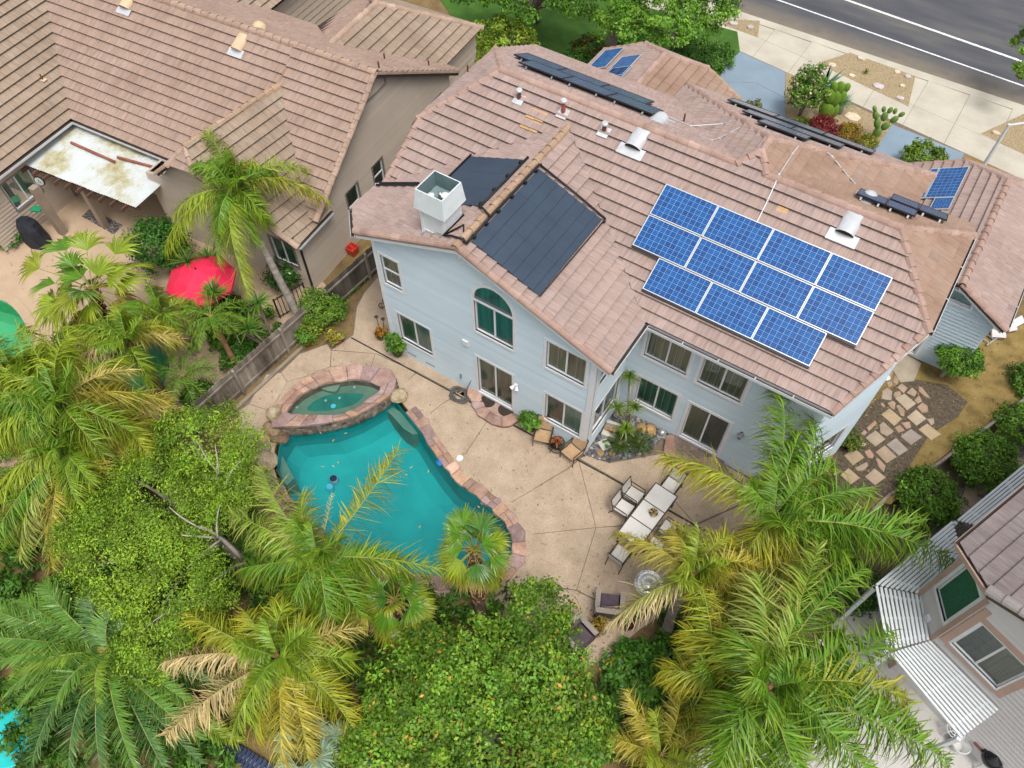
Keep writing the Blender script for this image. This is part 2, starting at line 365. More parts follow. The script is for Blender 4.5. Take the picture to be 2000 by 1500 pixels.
# outer coping line of the pool as walked clockwise from the boulder
O = [(792, 782), (826, 818), (852, 856), (876, 898), (905, 930), (940, 957), (972, 980), (1000, 1005), (1014, 1035), (1022, 1062), (1020, 1095)]
D = lambda a, b, t: (a[0]+(b[0]-a[0])*t, a[1]+(b[1]-a[1])*t)
hub = (1164, 1031)
slab([(792, 782), (826, 820), (860, 792), (905, 762), (889, 767), (815, 727), (788, 752)])
slab([(826, 820), (852, 856), (876, 898), (909, 887), (962, 807), (905, 764), (860, 792)])
slab([(876, 898), (905, 930), (940, 957), (972, 980), (1000, 981), (1108, 916), (1129, 898), (1060, 863), (962, 807), (909, 887)])
slab([(1000, 981), (1014, 1035), (1018, 1046), hub, (1130, 899), (1109, 916)])
slab([(1018, 1046), (1022, 1062), (1020, 1095), (1040, 1140), (1126, 1153), hub])
slab([(1130, 899), hub, (1212, 1027), (1356, 1026), (1240, 962)])
slab([hub, (1126, 1153), (1180, 1180), (1330, 1180), (1400, 1120), (1356, 1028), (1212, 1028)])
slab([(1040, 1140), (1000, 1140), (930, 1200), (1010, 1300), (1090, 1330), (1190, 1283), (1249, 1230), (1327, 1181), (1180, 1182), (1126, 1154)])
slab([(1020, 1095), (985, 1118), (930, 1150), (925, 1195), (998, 1140), (1040, 1140)])
slab([(1356, 1028), (1400, 1120), (1480, 1080), (1558, 1010), (1452, 984)])
slab([(1358, 1024), (1452, 982), (1556, 1008), (1500, 960), (1380, 885), (1322, 905), (1300, 960)])
slab([(1241, 958), (1357, 1024), (1300, 960), (1322, 905), (1300, 885), (1190, 905), (1145, 890), (1132, 896)])
slab([(814, 726), (889, 766), (962, 806), (1060, 862), (1130, 896), (1150, 880), (900, 735), (800, 670), (790, 712), (735, 691)])
slab([(733, 691), (790, 712), (830, 600), (770, 515), (735, 545), (712, 572), (697, 600), (690, 655), (647, 684)])
slab([(733, 691), (724, 721), (760, 730), (790, 752), (813, 727)])
slab([(647, 685), (646, 717), (700, 715), (724, 720), (733, 691)])
slab([(647, 685), (640, 672), (585, 692), (549, 728), (561, 746), (600, 735), (645, 717)])
slab([(549, 728), (520, 732), (486, 790), (528, 803), (545, 778), (561, 746)])
slab([(486, 790), (467, 803), (468, 855), (508, 859), (520, 840), (528, 803)])
slab([(468, 855), (468, 880), (500, 900), (508, 859)])
slab([(528, 803), (561, 746), (600, 735), (645, 717), (700, 715), (724, 721), (760, 730), (790, 752), (775, 775), (650, 770), (545, 850)])
MB().prism(shrink(pool_in, -.66), -.02, .012, [shrink(pool_in, -.13)]).build('pool_surround', 'patio', paving)
# channel drain along the house
mk('drain_slot', [(0.3, (0.02, 0.018, 0.016)), (0.7, (0.05, 0.045, 0.04))], 8, 0.7)
mb = MB(); a, b = U(686, 660), U(1470, 1090); mb.bar((a[0], a[1], 0.019), (1.0, -0.36, 0.019), 0.055, 0.012); mb.bar((1.0, -0.36, 0.019), (4.6, -0.37, 0.019), 0.055, 0.012)
tag(mb.build('channel_drain', 'drain_slot'), 'long dark slot drain set in the patio along the blue house', 'drain')

# ------------------------------------------------------------------ street, pavement, drive, front beds
ROADY0, ROADY1 = 27.0, 60.0
struct('road', MB().prism([(-120, ROADY0+0.0), (120, ROADY0-0.0), (120, ROADY1), (-120, ROADY1)], -0.4, -0.15), 'asphalt')
a, b = U(1660, 2, -0.145), U(2000, 121, -0.145); c, d = U(1520, 0, -0.145), U(2000, 168, -0.145)
def lane(a, b, w, label):
    dx = (b-a)/np.linalg.norm(b-a); a2, b2 = a-dx*60, b+dx*60
    o = MB().bar((a2[0], a2[1], -0.148), (b2[0], b2[1], -0.148), w, 0.006).build('road_marking', 'road_paint'); tag(o, label, kind='structure')
lane(a, b, 0.16, 'wide white line further out on the road'); lane(c, d, 0.10, 'thin white edge line nearer the kerb')
walk_in = lambda x: 21.95-0.02*x
kerb = struct('kerb', MB().prism([(-60, 26.55), (60, 26.35), (60, 26.98), (-60, 27.0)], -0.3, 0.0), 'concrete')
side = struct('sidewalk', MB().prism([(-60, 20.3), (60, 20.3), (60, 26.4), (-60, 26.6)], -0.3, -0.01), 'joint')
w0, w1 = U(1445, 100), U(1884, 299); v0, v1 = U(1480, 73), U(1912, 262)
inner = lambda x: w0[1]+(w1[1]-w0[1])*(x-w0[0])/(w1[0]-w0[0])
outer = lambda x: v0[1]+(v1[1]-v0[1])*(x-v0[0])/(v1[0]-v0[0])
xs = [-14+1.95*i for i in range(14)]
for x0, x1 in zip(xs[:-1], xs[1:]):
    P = shrink([(x0, inner(x0)), (x1, inner(x1)), (x1, outer(x1)), (x0, outer(x0))], 0.008); MB().prism(P, -0.02, 0.004).build('paving_slab', 'concrete', side)
    P = shrink([(x0, outer(x0)), (x1, outer(x1)), (x1, 26.38), (x0, 26.45)], 0.008); MB().prism(P, -0.02, 0.003).build('paving_slab', 'concrete', side)
def bed(name, px, mat, z, label, zz=-0.02):
    o = MB().prism([p[:2] for p in PX(px)], zz, z).build(name, mat); tag(o, label, kind='structure'); return o
bed('gravel_bed', [(1596, 124), (1660, 103), (1788, 149), (1774, 208)], 'gravel', 0.012, 'tan gravel verge with pale stones between two driveway aprons')
bed('gravel_bed', [(1401, 36), (1484, 41), (1480, 73), (1421, 52)], 'gravel', 0.012, 'tan gravel verge next to the leafy street tree')
bed('gravel_bed', [(1916, 261), (2060, 195), (2100, 330), (2000, 302)], 'gravel', 0.012, 'tan gravel verge under the white street light pole')
bed('gravel_bed', [(1884, 301), (2100, 392), (2100, 440), (1870, 330)], 'dry_grass', 0.002, 'dry strip between the pavement and the garage roof')
drive = struct('driveway', MB().prism([p[:2] for p in PX([(1445, 101), (1534, 141), (1533, 225), (1560, 262), (1640, 288), (1712, 288), (1743, 243), (1884, 300), (1868, 330), (1800, 420), (1500, 330), (1340, 215), (1405, 152), (1419, 126)])], -0.02, 0.0), 'painted_drive')
for px in ([(1445, 101), (1499, 126), (1477, 162), (1415, 160), (1405, 152), (1419, 126)], [(1499, 126), (1534, 141), (1533, 192), (1477, 162)],
           [(1405, 152), (1415, 160), (1470, 182), (1465, 240), (1380, 205)], [(1470, 182), (1477, 163), (1533, 193), (1533, 225), (1560, 262), (1640, 290), (1600, 330), (1465, 240)],
           [(1743, 243), (1812, 272), (1798, 296), (1768, 320), (1700, 310), (1712, 288)], [(1812, 272), (1884, 300), (1868, 330), (1800, 400), (1768, 320), (1798, 296)]):
    P = shrink([p[:2] for p in PX(px)], 0.008); MB().prism(P, -0.01, 0.012).build('drive_slab', 'painted_drive', drive)
bed('planting_bed', [(1534, 141), (1743, 243), (1712, 288), (1640, 288), (1560, 262), (1533, 225)], 'gravel', 0.02, 'planted gravel island inside the curved blue driveway')
bed('lawn', [(880, -90), (1440, 62), (1445, 100), (1419, 126), (1400, 165), (1200, 130), (900, 60), (820, -60)], 'lawn', 0.01, 'green front lawn under the street trees')
# neighbour's paving and side yards
struct('neighbour_patio', MB().prism([p[:2] for p in PX([(-400, 470), (-200, 400), (0, 330), (150, 250), (330, 310), (480, 400), (640, 560), (590, 640), (400, 800), (200, 950), (40, 960), (-300, 900)])], -0.1, 0.0, [shrink(npool1, -0.30), shrink(npool2, -0.30)]), 'patio_far')
bed('side_yard_strip', [(606, 600), (720, 475), (760, 440), (775, 470), (742, 520), (612, 640)], 'dry_grass', 0.0, 'dry grass strip beside the beige siding wall')
bed('side_yard_ground', [(1600, 960), (1572, 915), (1690, 800), (1760, 700), (1840, 715), (1965, 620), (2080, 640), (2100, 700), (1954, 805), (1812, 913), (1740, 985)], 'dry_grass', 0.0, 'dry dirt yard right of the blue house')
bed('mulch_patch', [(1605, 950), (1640, 860), (1700, 790), (1770, 738), (1850, 752), (1890, 785), (1870, 815), (1815, 850), (1780, 905), (1740, 970), (1650, 985)], 'mulch', 0.005, 'dark mulch around the stepping stones')
# ------------------------------------------------------------------ house building kit
def tile_mat(name, c_lo, c_mid, c_hi, streak=0.35):
    m, nt, b = _new(name); pos = _pos(nt)
    big = _noise(nt, pos, 0.7, 6, 0.6)
    col = _ramp(nt, big, [(0.3, c_lo), (0.5, c_mid), (0.72, c_hi)])
    uv = nt.nodes.new('ShaderNodeUVMap'); uv.uv_map = 'UVMap'
    st = _noise(nt, _mapping(nt, uv.outputs[0], (14, 1.6, 1)), 1.0, 5, 0.65)
    col = _mix(nt, streak, col, _ramp(nt, st, [(0.3, (0.45, 0.42, 0.42)), (0.55, (1, 1, 1)), (0.75, (1.35, 1.32, 1.3))]), 'MULTIPLY')
    col = _mix(nt, 1.0, col, _attr(nt).outputs['Color'], 'MULTIPLY')
    nt.links.new(col, b.inputs['Base Color']); b.inputs['Roughness'].default_value = 0.85; b.inputs['Specular IOR Level'].default_value = 0.25
    _bump(nt, b, _noise(nt, pos, 45, 3), 0.35)
tile_mat('tile_pink', (0.35, 0.258, 0.225), (0.382, 0.283, 0.25), (0.41, 0.308, 0.272), .5)
tile_mat('tile_brown', (0.27, 0.175, 0.125), (0.34, 0.225, 0.165), (0.36, 0.26, 0.205))
tile_mat('tile_beige', (0.325, 0.225, 0.175), (0.37, 0.262, 0.207), (0.40, 0.288, 0.232), .5)
tile_mat('tile_beige_dk', (0.28, 0.21, 0.155), (0.335, 0.255, 0.19), (0.37, 0.285, 0.215), .5)
tile_mat('tile_grey', (0.19, 0.155, 0.145), (0.245, 0.205, 0.195), (0.285, 0.245, 0.24), .5)
mk('cap_pink', [(0.3, (0.31, 0.205, 0.165)), (0.55, (0.39, 0.265, 0.22)), (0.75, (0.47, 0.34, 0.28))], 1.6, 0.85, 8, 0.3, 40, fine=0.15, tint=True)
mk('cap_ochre', [(0.3, (0.31, 0.20, 0.125)), (0.55, (0.40, 0.275, 0.185)), (0.75, (0.46, 0.34, 0.25))], 2.0, 0.85, 8, 0.3, 40, fine=0.15, tint=True)
mk('cap_beige', [(0.3, (0.34, 0.235, 0.175)), (0.6, (0.43, 0.31, 0.24)), (0.75, (0.48, 0.36, 0.28))], 1.6, 0.85, 8, 0.3, 40, fine=0.15, tint=True)
mk('cap_grey', [(0.3, (0.22, 0.20, 0.19)), (0.7, (0.33, 0.30, 0.29))], 1.6, 0.85, 8, 0.3, 40, fine=0.15, tint=True)
plain('felt', (0.055, 0.035, 0.026), 0.95)
plain('white_trim', (0.74, 0.75, 0.77), 0.55, var=0.05); plain('gutter_white', (0.62, 0.63, 0.64), 0.5, var=0.06); plain('gutter_inside', (0.05, 0.035, 0.028), 0.9)
mk('siding_blue', [(0.3, (0.53, 0.625, 0.685)), (0.7, (0.59, 0.69, 0.75))], 0.6, 0.7, 7, 0.08, 30, tint=True)
mk('siding_beige', [(0.3, (0.47, 0.385, 0.31)), (0.7, (0.54, 0.45, 0.365))], 0.6, 0.75, 5, 0.08, 30, tint=True)
mk('siding_white', [(0.3, (0.58, 0.555, 0.55)), (0.7, (0.66, 0.635, 0.63))], 0.6, 0.75, 5, 0.08, 30, tint=True)
plain('trim_pink', (0.50, 0.345, 0.28), 0.7, var=0.06); plain('fascia_brown', (0.10, 0.065, 0.045), 0.7); plain('trim_taupe', (0.24, 0.205, 0.175), 0.7)
plain('room', (0.035, 0.04, 0.04), 0.9)
mk('curtain_green', [(0.35, (0.10, 0.26, 0.19)), (0.65, (0.20, 0.42, 0.33))], 7, 0.8, 3, stretch=(1, 1, 0.02))
mk('curtain_teal', [(0.35, (0.34, 0.56, 0.52)), (0.65, (0.46, 0.68, 0.64))], 7, 0.8, 3, stretch=(1, 1, 0.02))
mk('curtain_sand', [(0.35, (0.30, 0.27, 0.19)), (0.65, (0.46, 0.42, 0.32))], 7, 0.8, 3, stretch=(1, 1, 0.02))
mk('curtain_olive', [(0.35, (0.26, 0.29, 0.19)), (0.65, (0.38, 0.41, 0.29))], 7, 0.8, 3, stretch=(1, 1, 0.02))
mk('screen_grey', [(0.35, (0.19, 0.21, 0.215)), (0.65, (0.26, 0.28, 0.28))], 7, 0.8, 3)
mk('screen_green', [(0.35, (0.014, 0.095, 0.045)), (0.65, (0.03, 0.15, 0.075))], 20, 0.8, 3)
def glass_mat(name, tintc):
    m = bpy.data.materials.new(name); m.use_nodes = True; nt = m.node_tree; nt.nodes.clear(); MATS[name] = m
    o = nt.nodes.new('ShaderNodeOutputMaterial'); mx = nt.nodes.new('ShaderNodeMixShader'); fr = nt.nodes.new('ShaderNodeFresnel'); fr.inputs[0].default_value = 1.5
    tr = nt.nodes.new('ShaderNodeBsdfTransparent'); tr.inputs[0].default_value = (*tintc, 1); gl = nt.nodes.new('ShaderNodeBsdfGlossy'); gl.inputs['Roughness'].default_value = 0.02
    nt.links.new(_math(nt, 'MULTIPLY', fr.outputs[0], 1.5), mx.inputs[0]); nt.links.new(tr.outputs[0], mx.inputs[1]); nt.links.new(gl.outputs[0], mx.inputs[2]); nt.links.new(mx.outputs[0], o.inputs[0])
glass_mat('glass', (0.80, 0.90, 0.86))

def clip_rect(poly, u0, u1, v0, v1):
    """Sutherland-Hodgman of any polygon against an axis rectangle"""
    def cut(P, ax, val, keep_less):
        out = []; n = len(P)
        for i in range(n):
            a, b = P[i], P[(i+1) % n]
            ia = (a[ax] <= val) if keep_less else (a[ax] >= val); ib = (b[ax] <= val) if keep_less else (b[ax] >= val)
            if ia: out.append(a)
            if ia != ib:
                t = (val-a[ax])/(b[ax]-a[ax]); out.append((a[0]+(b[0]-a[0])*t, a[1]+(b[1]-a[1])*t))
        return out
    P = list(poly)
    for ax, val, less in ((0, u0, False), (0, u1, True), (1, v0, False), (1, v1, True)):
        P = cut(P, ax, val, less)
        if len(P) < 3: return []
    return P
def parea(P): return 0.5*sum(P[i][0]*P[(i+1) % len(P)][1]-P[(i+1) % len(P)][0]*P[i][1] for i in range(len(P)))
_tile_cache = {}
def tile_solid(P, v0, v1, lift, thick):
    """plate over polygon P (u,v) rising towards its lower edge v1; returns verts (u,v,h), faces"""
    n = len(P); h = lambda v: 0.012+lift*(v-v0)/(v1-v0)
    V = [(u, v, h(v)) for u, v in P]+[(u, v, h(v)-thick) for u, v in P]
    F = [tuple(range(n))]
    for i in range(n): F.append((i+n, (i+1) % n+n, (i+1) % n, i))
    return V, F
def uv_fill(me, uvs):
    l = me.uv_layers.new(name='UVMap'); d = np.zeros((len(me.loops), 2), np.float32)
    idx = np.zeros(len(me.loops), np.int32); me.loops.foreach_get('vertex_index', idx); d[:] = np.asarray(uvs, np.float32)[idx]
    l.data.foreach_set('uv', d.ravel())
class Roof:
    """collects tiles of many planes of one house; the largest-looking whole tiles become objects, the rest one mesh"""
    def __init__(s, house, expo=0.36, wid=0.31, lift=0.10, thick=0.015):
        s.house = house; s.e = expo; s.w = wid; s.lift = lift; s.thick = thick; s.whole = []; s.rest = {}; s.mats = {}; s.caps = []
    def plane(s, poly, mat, down=None, hide=None, felt=True, part_name='roof_slope'):
        P3 = [Vector(p) for p in poly]
        n = Vector((0, 0, 0))
        for i in range(len(P3)): a, b = P3[i], P3[(i+1) % len(P3)]; n += Vector(((a.y-b.y)*(a.z+b.z), (a.z-b.z)*(a.x+b.x), (a.x-b.x)*(a.y+b.y)))
        n.normalize()
        if n.z < 0: n = -n
        dn = Vector((n.x, n.y, 0)); dn = Vector((n.x*n.z, n.y*n.z, -(n.x**2+n.y**2))).normalized()
        u = dn.cross(n).normalized(); o = P3[0]
        if u.cross(dn).dot(n) < 0: u = -u
        uv = [((p-o).dot(u), (p-o).dot(dn)) for p in P3]
        if parea(uv) < 0: uv = uv[::-1]; P3 = P3[::-1]
        mb = MB(); k = len(P3); mb.add([p+n*0.004 for p in P3]+[p-n*0.10 for p in P3], [tuple(range(k)), tuple(range(k, 2*k))[::-1]]+[(i+k, (i+1) % k+k, (i+1) % k, i) for i in range(k)])
        sl = mb.build(part_name, 'felt', s.house)
        vmin, vmax = min(p[1] for p in uv), max(p[1] for p in uv); umin, umax = min(p[0] for p in uv), max(p[0] for p in uv)
        rows = int(math.ceil((vmax-vmin)/s.e)); R = random.Random(int(1000*abs(o.x+o.y*3)))
        for r in range(rows):
            v1 = vmax-r*s.e+0.02; v0 = v1-s.e-0.03
            off = R.uniform(-.5, .5)*s.w; jc = int((umax-umin)/s.w)+3
            for c in range(-1, jc):
                u0 = umin+off+c*s.w; u1 = u0+s.w-0.005
                Q = clip_rect(uv, u0, u1, v0, v1)
                if len(Q) < 3 or abs(parea(Q)) < 0.004: continue
                g = R.gauss(0, 1); t = 1+0.03*g; hue = R.uniform(-0.015, 0.015)
                if R.random() < 0.04: t *= 0.92
                tint = (t+hue, t, t-hue)
                whole = abs(parea(Q)-(u1-u0)*(v1-v0)) < 1e-4
                cen = o+u*((u0+u1)/2)+dn*((v0+v1)/2)+n*0.05
                pp = proj(cen); d = cen-Vector(CP); face = -d.normalized().dot(n)
                score = face/d.length_squared if (whole and 8 < pp[0] < 1992 and 8 < pp[1] < 1492 and face > 0.12) else -1
                if score > 0 and hide:
                    for h in hide:
                        if clip_rect([tuple(pp)], *[pp[0]]*2, *[pp[1]]*2): pass
                        if in_poly(pp, h): score = -1; break
                item = (score, mat, sl, o, u, dn, n, u0, v0, v1, Q, tint)
                if score > 0: s.whole.append(item)
                else: s._rest(item)
        return sl
    def _rest(s, it):
        _, mat, sl, o, u, dn, n, u0, v0, v1, Q, tint = it
        b = s.rest.setdefault(mat, [[], [], [], []])
        V, F = tile_solid(Q, v0, v1, s.lift, s.thick); k = len(b[0])
        ru = rnd.uniform(0, 40)
        for (a, bb, h) in V: p = o+u*a+dn*bb+n*h; b[0].append(tuple(p)); b[3].append((a+ru*7, bb+ru))
        for f in F: b[1].append(tuple(i+k for i in f)); b[2].append(tint)
    def finish(s, limit=300):
        s.whole.sort(key=lambda i: -i[0])
        for it in s.whole[limit:]: s._rest(it)
        for it in s.whole[:limit]:
            _, mat, sl, o, u, dn, n, u0, v0, v1, Q, tint = it
            W, L = s.w-0.005, v1-v0; var = rnd.randrange(10); key = (mat, round(W, 3), round(L, 3), var, s.lift)
            me = _tile_cache.get(key)
            if me is None:
                V, F = tile_solid([(0, 0), (W, 0), (W, L), (0, L)], 0, L, s.lift, s.thick)
                me = bpy.data.meshes.new('roof_tile'); me.from_pydata([(a, b, h) for a, b, h in V], [], F); me.update()
                g = (var-4.5)/4.5; t = 1+0.045*g; hh = ((var*7) % 10-4.5)/4.5*0.015
                at = me.attributes.new('tint', 'FLOAT_COLOR', 'FACE'); at.data.foreach_set('color', np.array([(t+hh, t, t-hh, 1)]*len(F), np.float32).ravel())
                uv_fill(me, [(a+var*3.3, b+var*1.7) for a, b, h in V]); me.materials.append(MATS[mat]); _tile_cache[key] = me
            ob = bpy.data.objects.new('roof_tile', me); C.objects.link(ob); ob.parent = sl
            p = o+u*u0+dn*v0
            ob.matrix_basis = Matrix(((u.x, dn.x, n.x, p.x), (u.y, dn.y, n.y, p.y), (u.z, dn.z, n.z, p.z), (0, 0, 0, 1)))
            sl_m = WM.get(sl.name, Matrix.Identity(4)); ob.matrix_parent_inverse = sl_m.inverted()
        for mat, (V, F, T, UVs) in s.rest.items():
            me = bpy.data.meshes.new('roof_tiles'); me.from_pydata(V, [], F); me.update()
            at = me.attributes.new('tint', 'FLOAT_COLOR', 'FACE'); at.data.foreach_set('color', np.array([(*t, 1) for t in T], np.float32).ravel()); uv_fill(me, UVs)
            ob = link('roof_tiles', me, mat, s.house); ob['kind'] = 'stuff'
    def caps_along(s, a, b, mat='cap_pink', L=0.38, r=0.14, rise=0.10, parent=None, name='ridge_tile', lift=0.03, wob=0.012):
        """overlapping angled cap tiles from a (low end) to b"""
        a, b = Vector(a), Vector(b); d = b-a; n = max(1, int(round(d.length/L))); d.normalize()
        side = d.cross(Vector((0, 0, 1))).normalized(); up = side.cross(d).normalized(); st = (b-a).length/n
        prof = [(-1.0, -0.55), (-0.82, 0.25), (-0.42, 0.85), (0, 1.0), (0.42, 0.85), (0.82, 0.25), (1.0, -0.55)]
        for i in range(n):
            p0 = a+d*(st*i-0.05); p1 = a+d*(st*(i+1)+0.03); t = 1+rnd.gauss(0, 0.06)
            mb = MB(); mb.tint = (t*1.01, t, t*0.99); V = []
            for p, k, l in ((p0, 1.0, lift), (p1, 0.86, 0.0)):
                w = rnd.uniform(-wob, wob)
                for x, y in prof: V.append(p+side*(x*r*k+w)+up*(y*rise*k+l))
                for x, y in prof: V.append(p+side*(x*r*k*0.86+w)+up*(y*rise*k-0.022+l))
            m = len(prof); F = [tuple([j for j in range(m)]+[m+j for j in range(m-1, -1, -1)])]
            o2 = 2*m
            for j in range(m-1): F.append((j, j+1, o2+j+1, o2+j)); F.append((m+j, o2+m+j, o2+m+j+1, m+j+1))
            F.append((0, o2, o2+m, m)); F.append((m-1, 2*m-1, o2+2*m-1, o2+m-1))
            mb.add(V, F); mb.build(name, mat, parent or s.house)
def in_poly(p, poly):
    x, y = p[0], p[1]; c = False; n = len(poly)
    for i in range(n):
        x0, y0 = poly[i][:2]; x1, y1 = poly[(i+1) % n][:2]
        if (y0 > y) != (y1 > y) and x < (x1-x0)*(y-y0)/(y1-y0)+x0: c = not c
    return c
class Wall:
    """wall on a vertical plane: origin o (ground), direction r along it, outward normal n; openings are (x0,x1,z0,z1)"""
    def __init__(s, o, r, n): s.o, s.r, s.n = Vector(o), Vector(r).normalized(), Vector(n).normalized(); s.open = []
    def P(s, x, z, d=0.0): return s.o+s.r*x+Vector((0, 0, z))+s.n*d
    def at(s, px, py):
        q = UN(px, py, tuple(s.n), s.n.dot(s.o)); q = Vector(q)-s.o; return q.dot(s.r), q.z
    def siding(s, house, mat, poly, expo=0.155, lap=0.042, name='wall', base=0.0):
        """lap boards clipped to the outline poly [(x,z)] with the openings left out"""
        mb = MB(); z0, z1 = min(p[1] for p in poly), max(p[1] for p in poly); k = int(math.ceil((z1-z0)/expo)); R = random.Random(3)
        x0, x1 = min(p[0] for p in poly), max(p[0] for p in poly)
        for i in range(k):
            a, b = z0+i*expo, min(z1, z0+(i+1)*expo)
            cuts = sorted(set([a, b]+[z for o in s.open for z in (o[2], o[3]) if a < z < b]))
            for c0, c1 in zip(cuts[:-1], cuts[1:]):
                spans = [(x0, x1)]
                for (ox0, ox1, oz0, oz1) in s.open:
                    if oz0 < (c0+c1)/2 < oz1: spans = [t for sp in spans for t in ((sp[0], min(sp[1], ox0)), (max(sp[0], ox1), sp[1])) if t[1]-t[0] > 0.005]
                for sp in spans:
                    Q = clip_rect(poly, sp[0], sp[1], c0, c1)
                    if len(Q) < 3 or abs(parea(Q)) < 1e-4: continue
                    if parea(Q) < 0: Q = Q[::-1]
                    g = lambda z: lap*(1-(z-a)/expo)
                    t = 1+R.gauss(0, 0.022); mb.tint = (t, t, t)
                    V = [s.P(x, z, g(z)) for x, z in Q]; n = len(V)
                    V2 = [s.P(x, z, -0.08) for x, z in Q]
                    mb.add(V+V2, [tuple(range(n))]+[((j+1) % n, j, j+n, (j+1) % n+n) for j in range(n)])
        return mb.build(name, mat, house)
    def board(s, mb, x0, x1, z0, z1, d0, d1):
        V = [s.P(x, z, d) for d in (d0, d1) for x, z in ((x0, z0), (x1, z0), (x1, z1), (x0, z1))]
        mb.add(V, [(4, 5, 6, 7), (0, 3, 2, 1), (0, 1, 5, 4), (1, 2, 6, 5), (2, 3, 7, 6), (3, 0, 4, 7)]); return mb
    def strip(s, mb, pts, w, d0, d1):
        """trim along a polyline [(x,z)] (below it by w)"""
        for (xa, za), (xb, zb) in zip(pts[:-1], pts[1:]):
            V = [s.P(x, z, d) for d in (d0, d1) for x, z in ((xa, za-w), (xb, zb-w), (xb, zb), (xa, za))]
            mb.add(V, [(4, 5, 6, 7), (0, 3, 2, 1), (0, 1, 5, 4), (1, 2, 6, 5), (2, 3, 7, 6), (3, 0, 4, 7)])
    def window(s, house, x0, x1, z0, z1, kind='slider', trim=0.10, curtains=('curtain_green', 'curtain_green'), grid=0, name='window', trim_mat='white_trim', sash='white_trim', label=None, depth=0.16):
        fx0, fx1, fz0, fz1 = x0+trim, x1-trim, z0+trim, z1-trim
        s.open.append((fx0, fx1, fz0, fz1))
        mb = MB(); B = s.board
        B(mb, x0, fx0, z0, z1, -0.02, 0.045); B(mb, fx1, x1, z0, z1, -0.02, 0.045); B(mb, fx0, fx1, fz1, z1, -0.02, 0.045); B(mb, fx0, fx1, z0, fz0, -0.02, 0.06)
        w = mb.build(name, trim_mat, house)
        if label: w['label'] = label
        # reveal and room behind
        mb = MB(); V = [s.P(x, z, d) for d in (-0.02, -depth) for x, z in ((fx0, fz0), (fx1, fz0), (fx1, fz1), (fx0, fz1))]
        mb.add(V, [(4, 5, 6, 7), (0, 1, 5, 4), (1, 2, 6, 5), (2, 3, 7, 6), (3, 0, 4, 7)]); mb.build('reveal', 'room', w)
        f = 0.045; mb = MB()
        B(mb, fx0, fx0+f, fz0, fz1, -0.075, -0.012); B(mb, fx1-f, fx1, fz0, fz1, -0.075, -0.012); B(mb, fx0+f, fx1-f, fz1-f, fz1, -0.075, -0.012); B(mb, fx0+f, fx1-f, fz0, fz0+f, -0.075, -0.012)
        mb.build('frame', sash, w)
        gx0, gx1, gz0, gz1 = fx0+f, fx1-f, fz0+f, fz1-f
        def pane(a, b, c, d, cur, back=0.0):
            mb = MB(); mb.add([s.P(a, c, -0.045-back), s.P(b, c, -0.045-back), s.P(b, d, -0.045-back), s.P(a, d, -0.045-back)], [(0, 1, 2, 3)]); mb.build('pane', 'glass', w)
            if cur:
                mb = MB(); nn = max(4, int((b-a)/0.05)); V = []
                for i in range(nn+1):
                    x = a+(b-a)*i/nn; q = -0.085+0.010*math.sin(i*1.9)
                    V += [s.P(x, c, q), s.P(x, d, q)]
                mb.add(V, [(2*i, 2*i+2, 2*i+3, 2*i+1) for i in range(nn)]); mb.build('curtain', cur, w)
        if kind == 'slider':
            m = (gx0+gx1)/2; mb = MB(); B(mb, m-0.028, m+0.028, gz0, gz1, -0.06, -0.02); mb.build('mullion', sash, w)
            pane(gx0, m-0.028, gz0, gz1, curtains[0], 0.012); pane(m+0.028, gx1, gz0, gz1, curtains[1])
        elif kind == 'hung':
            m = (gz0+gz1)/2; mb = MB(); B(mb, gx0, gx1, m-0.028, m+0.028, -0.06, -0.02); mb.build('mullion', sash, w)
            pane(gx0, gx1, m+0.028, gz1, curtains[0]); pane(gx0, gx1, gz0, m-0.028, curtains[1], 0.012)
        elif kind == 'screen':
            mb = MB(); mb.add([s.P(gx0, gz0, -0.03), s.P(gx1, gz0, -0.03), s.P(gx1, gz1, -0.03), s.P(gx0, gz1, -0.03)], [(0, 1, 2, 3)]); mb.build('sun_screen', curtains[0], w)
        else: pane(gx0, gx1, gz0, gz1, curtains[0])
        if grid:
            mb = MB()
            for i in range(1, grid+1):
                x = gx0+(gx1-gx0)*i/(grid+1)
                if kind != 'slider' or abs(x-(gx0+gx1)/2) > 0.05: B(mb, x-0.009, x+0.009, gz0, gz1, -0.068, -0.058)
            mb.build('glazing_bar', sash, w)
        return w
# ------------------------------------------------------------------ the blue house
house = thing('blue_house', 'two-storey pale blue sided house with pink tile roof and solar panels', 'house', (0, 0, 0))
SM, YR, ZR, YC, ZE = 0.501, 6.6, 7.82, 1.811, 5.424
zS = lambda y: ZE+SM*(y-YC)
zN = lambda y: ZR-SM*(y-YR)
XP, ZP, SG = -4.57, 7.42, 0.396
zW = lambda x: ZP-SG*(XP-x)
zGE = lambda x: ZP-SG*(x-XP)
IC = (0.485, YC, ZE); AP = (XP, YC+(ZP-ZE)/SM, ZP)
vw = lambda x: (x, YC+(zW(x)-ZE)/SM, zW(x))
roof = Roof(house)
solar_px = [(1296, 362), (1750, 540), (1672, 690), (1610, 660), (1580, 720), (1245, 575), (1230, 492)]
matR_px = [(1047, 329), (1173, 432), (1045, 584), (916, 470)]
matL_px = [(912, 311), (1027, 317), (938, 410), (905, 406)]
chim_px = [(808, 330), (905, 340), (905, 470), (815, 470)]
hid = [solar_px, matR_px, matL_px, chim_px]
roof.plane([IC, (6.12, YC, ZE), (7.22, 4.52, zS(4.52)), (5.38, YR, ZR), (1.50, YR, ZR), (1.05, 7.16, 8.10), (0.60, YR, ZR), (-7.58, YR, ZR), (-9.36, 4.345, zS(4.345)), vw(-9.3), AP], 'tile_pink', hide=hid)
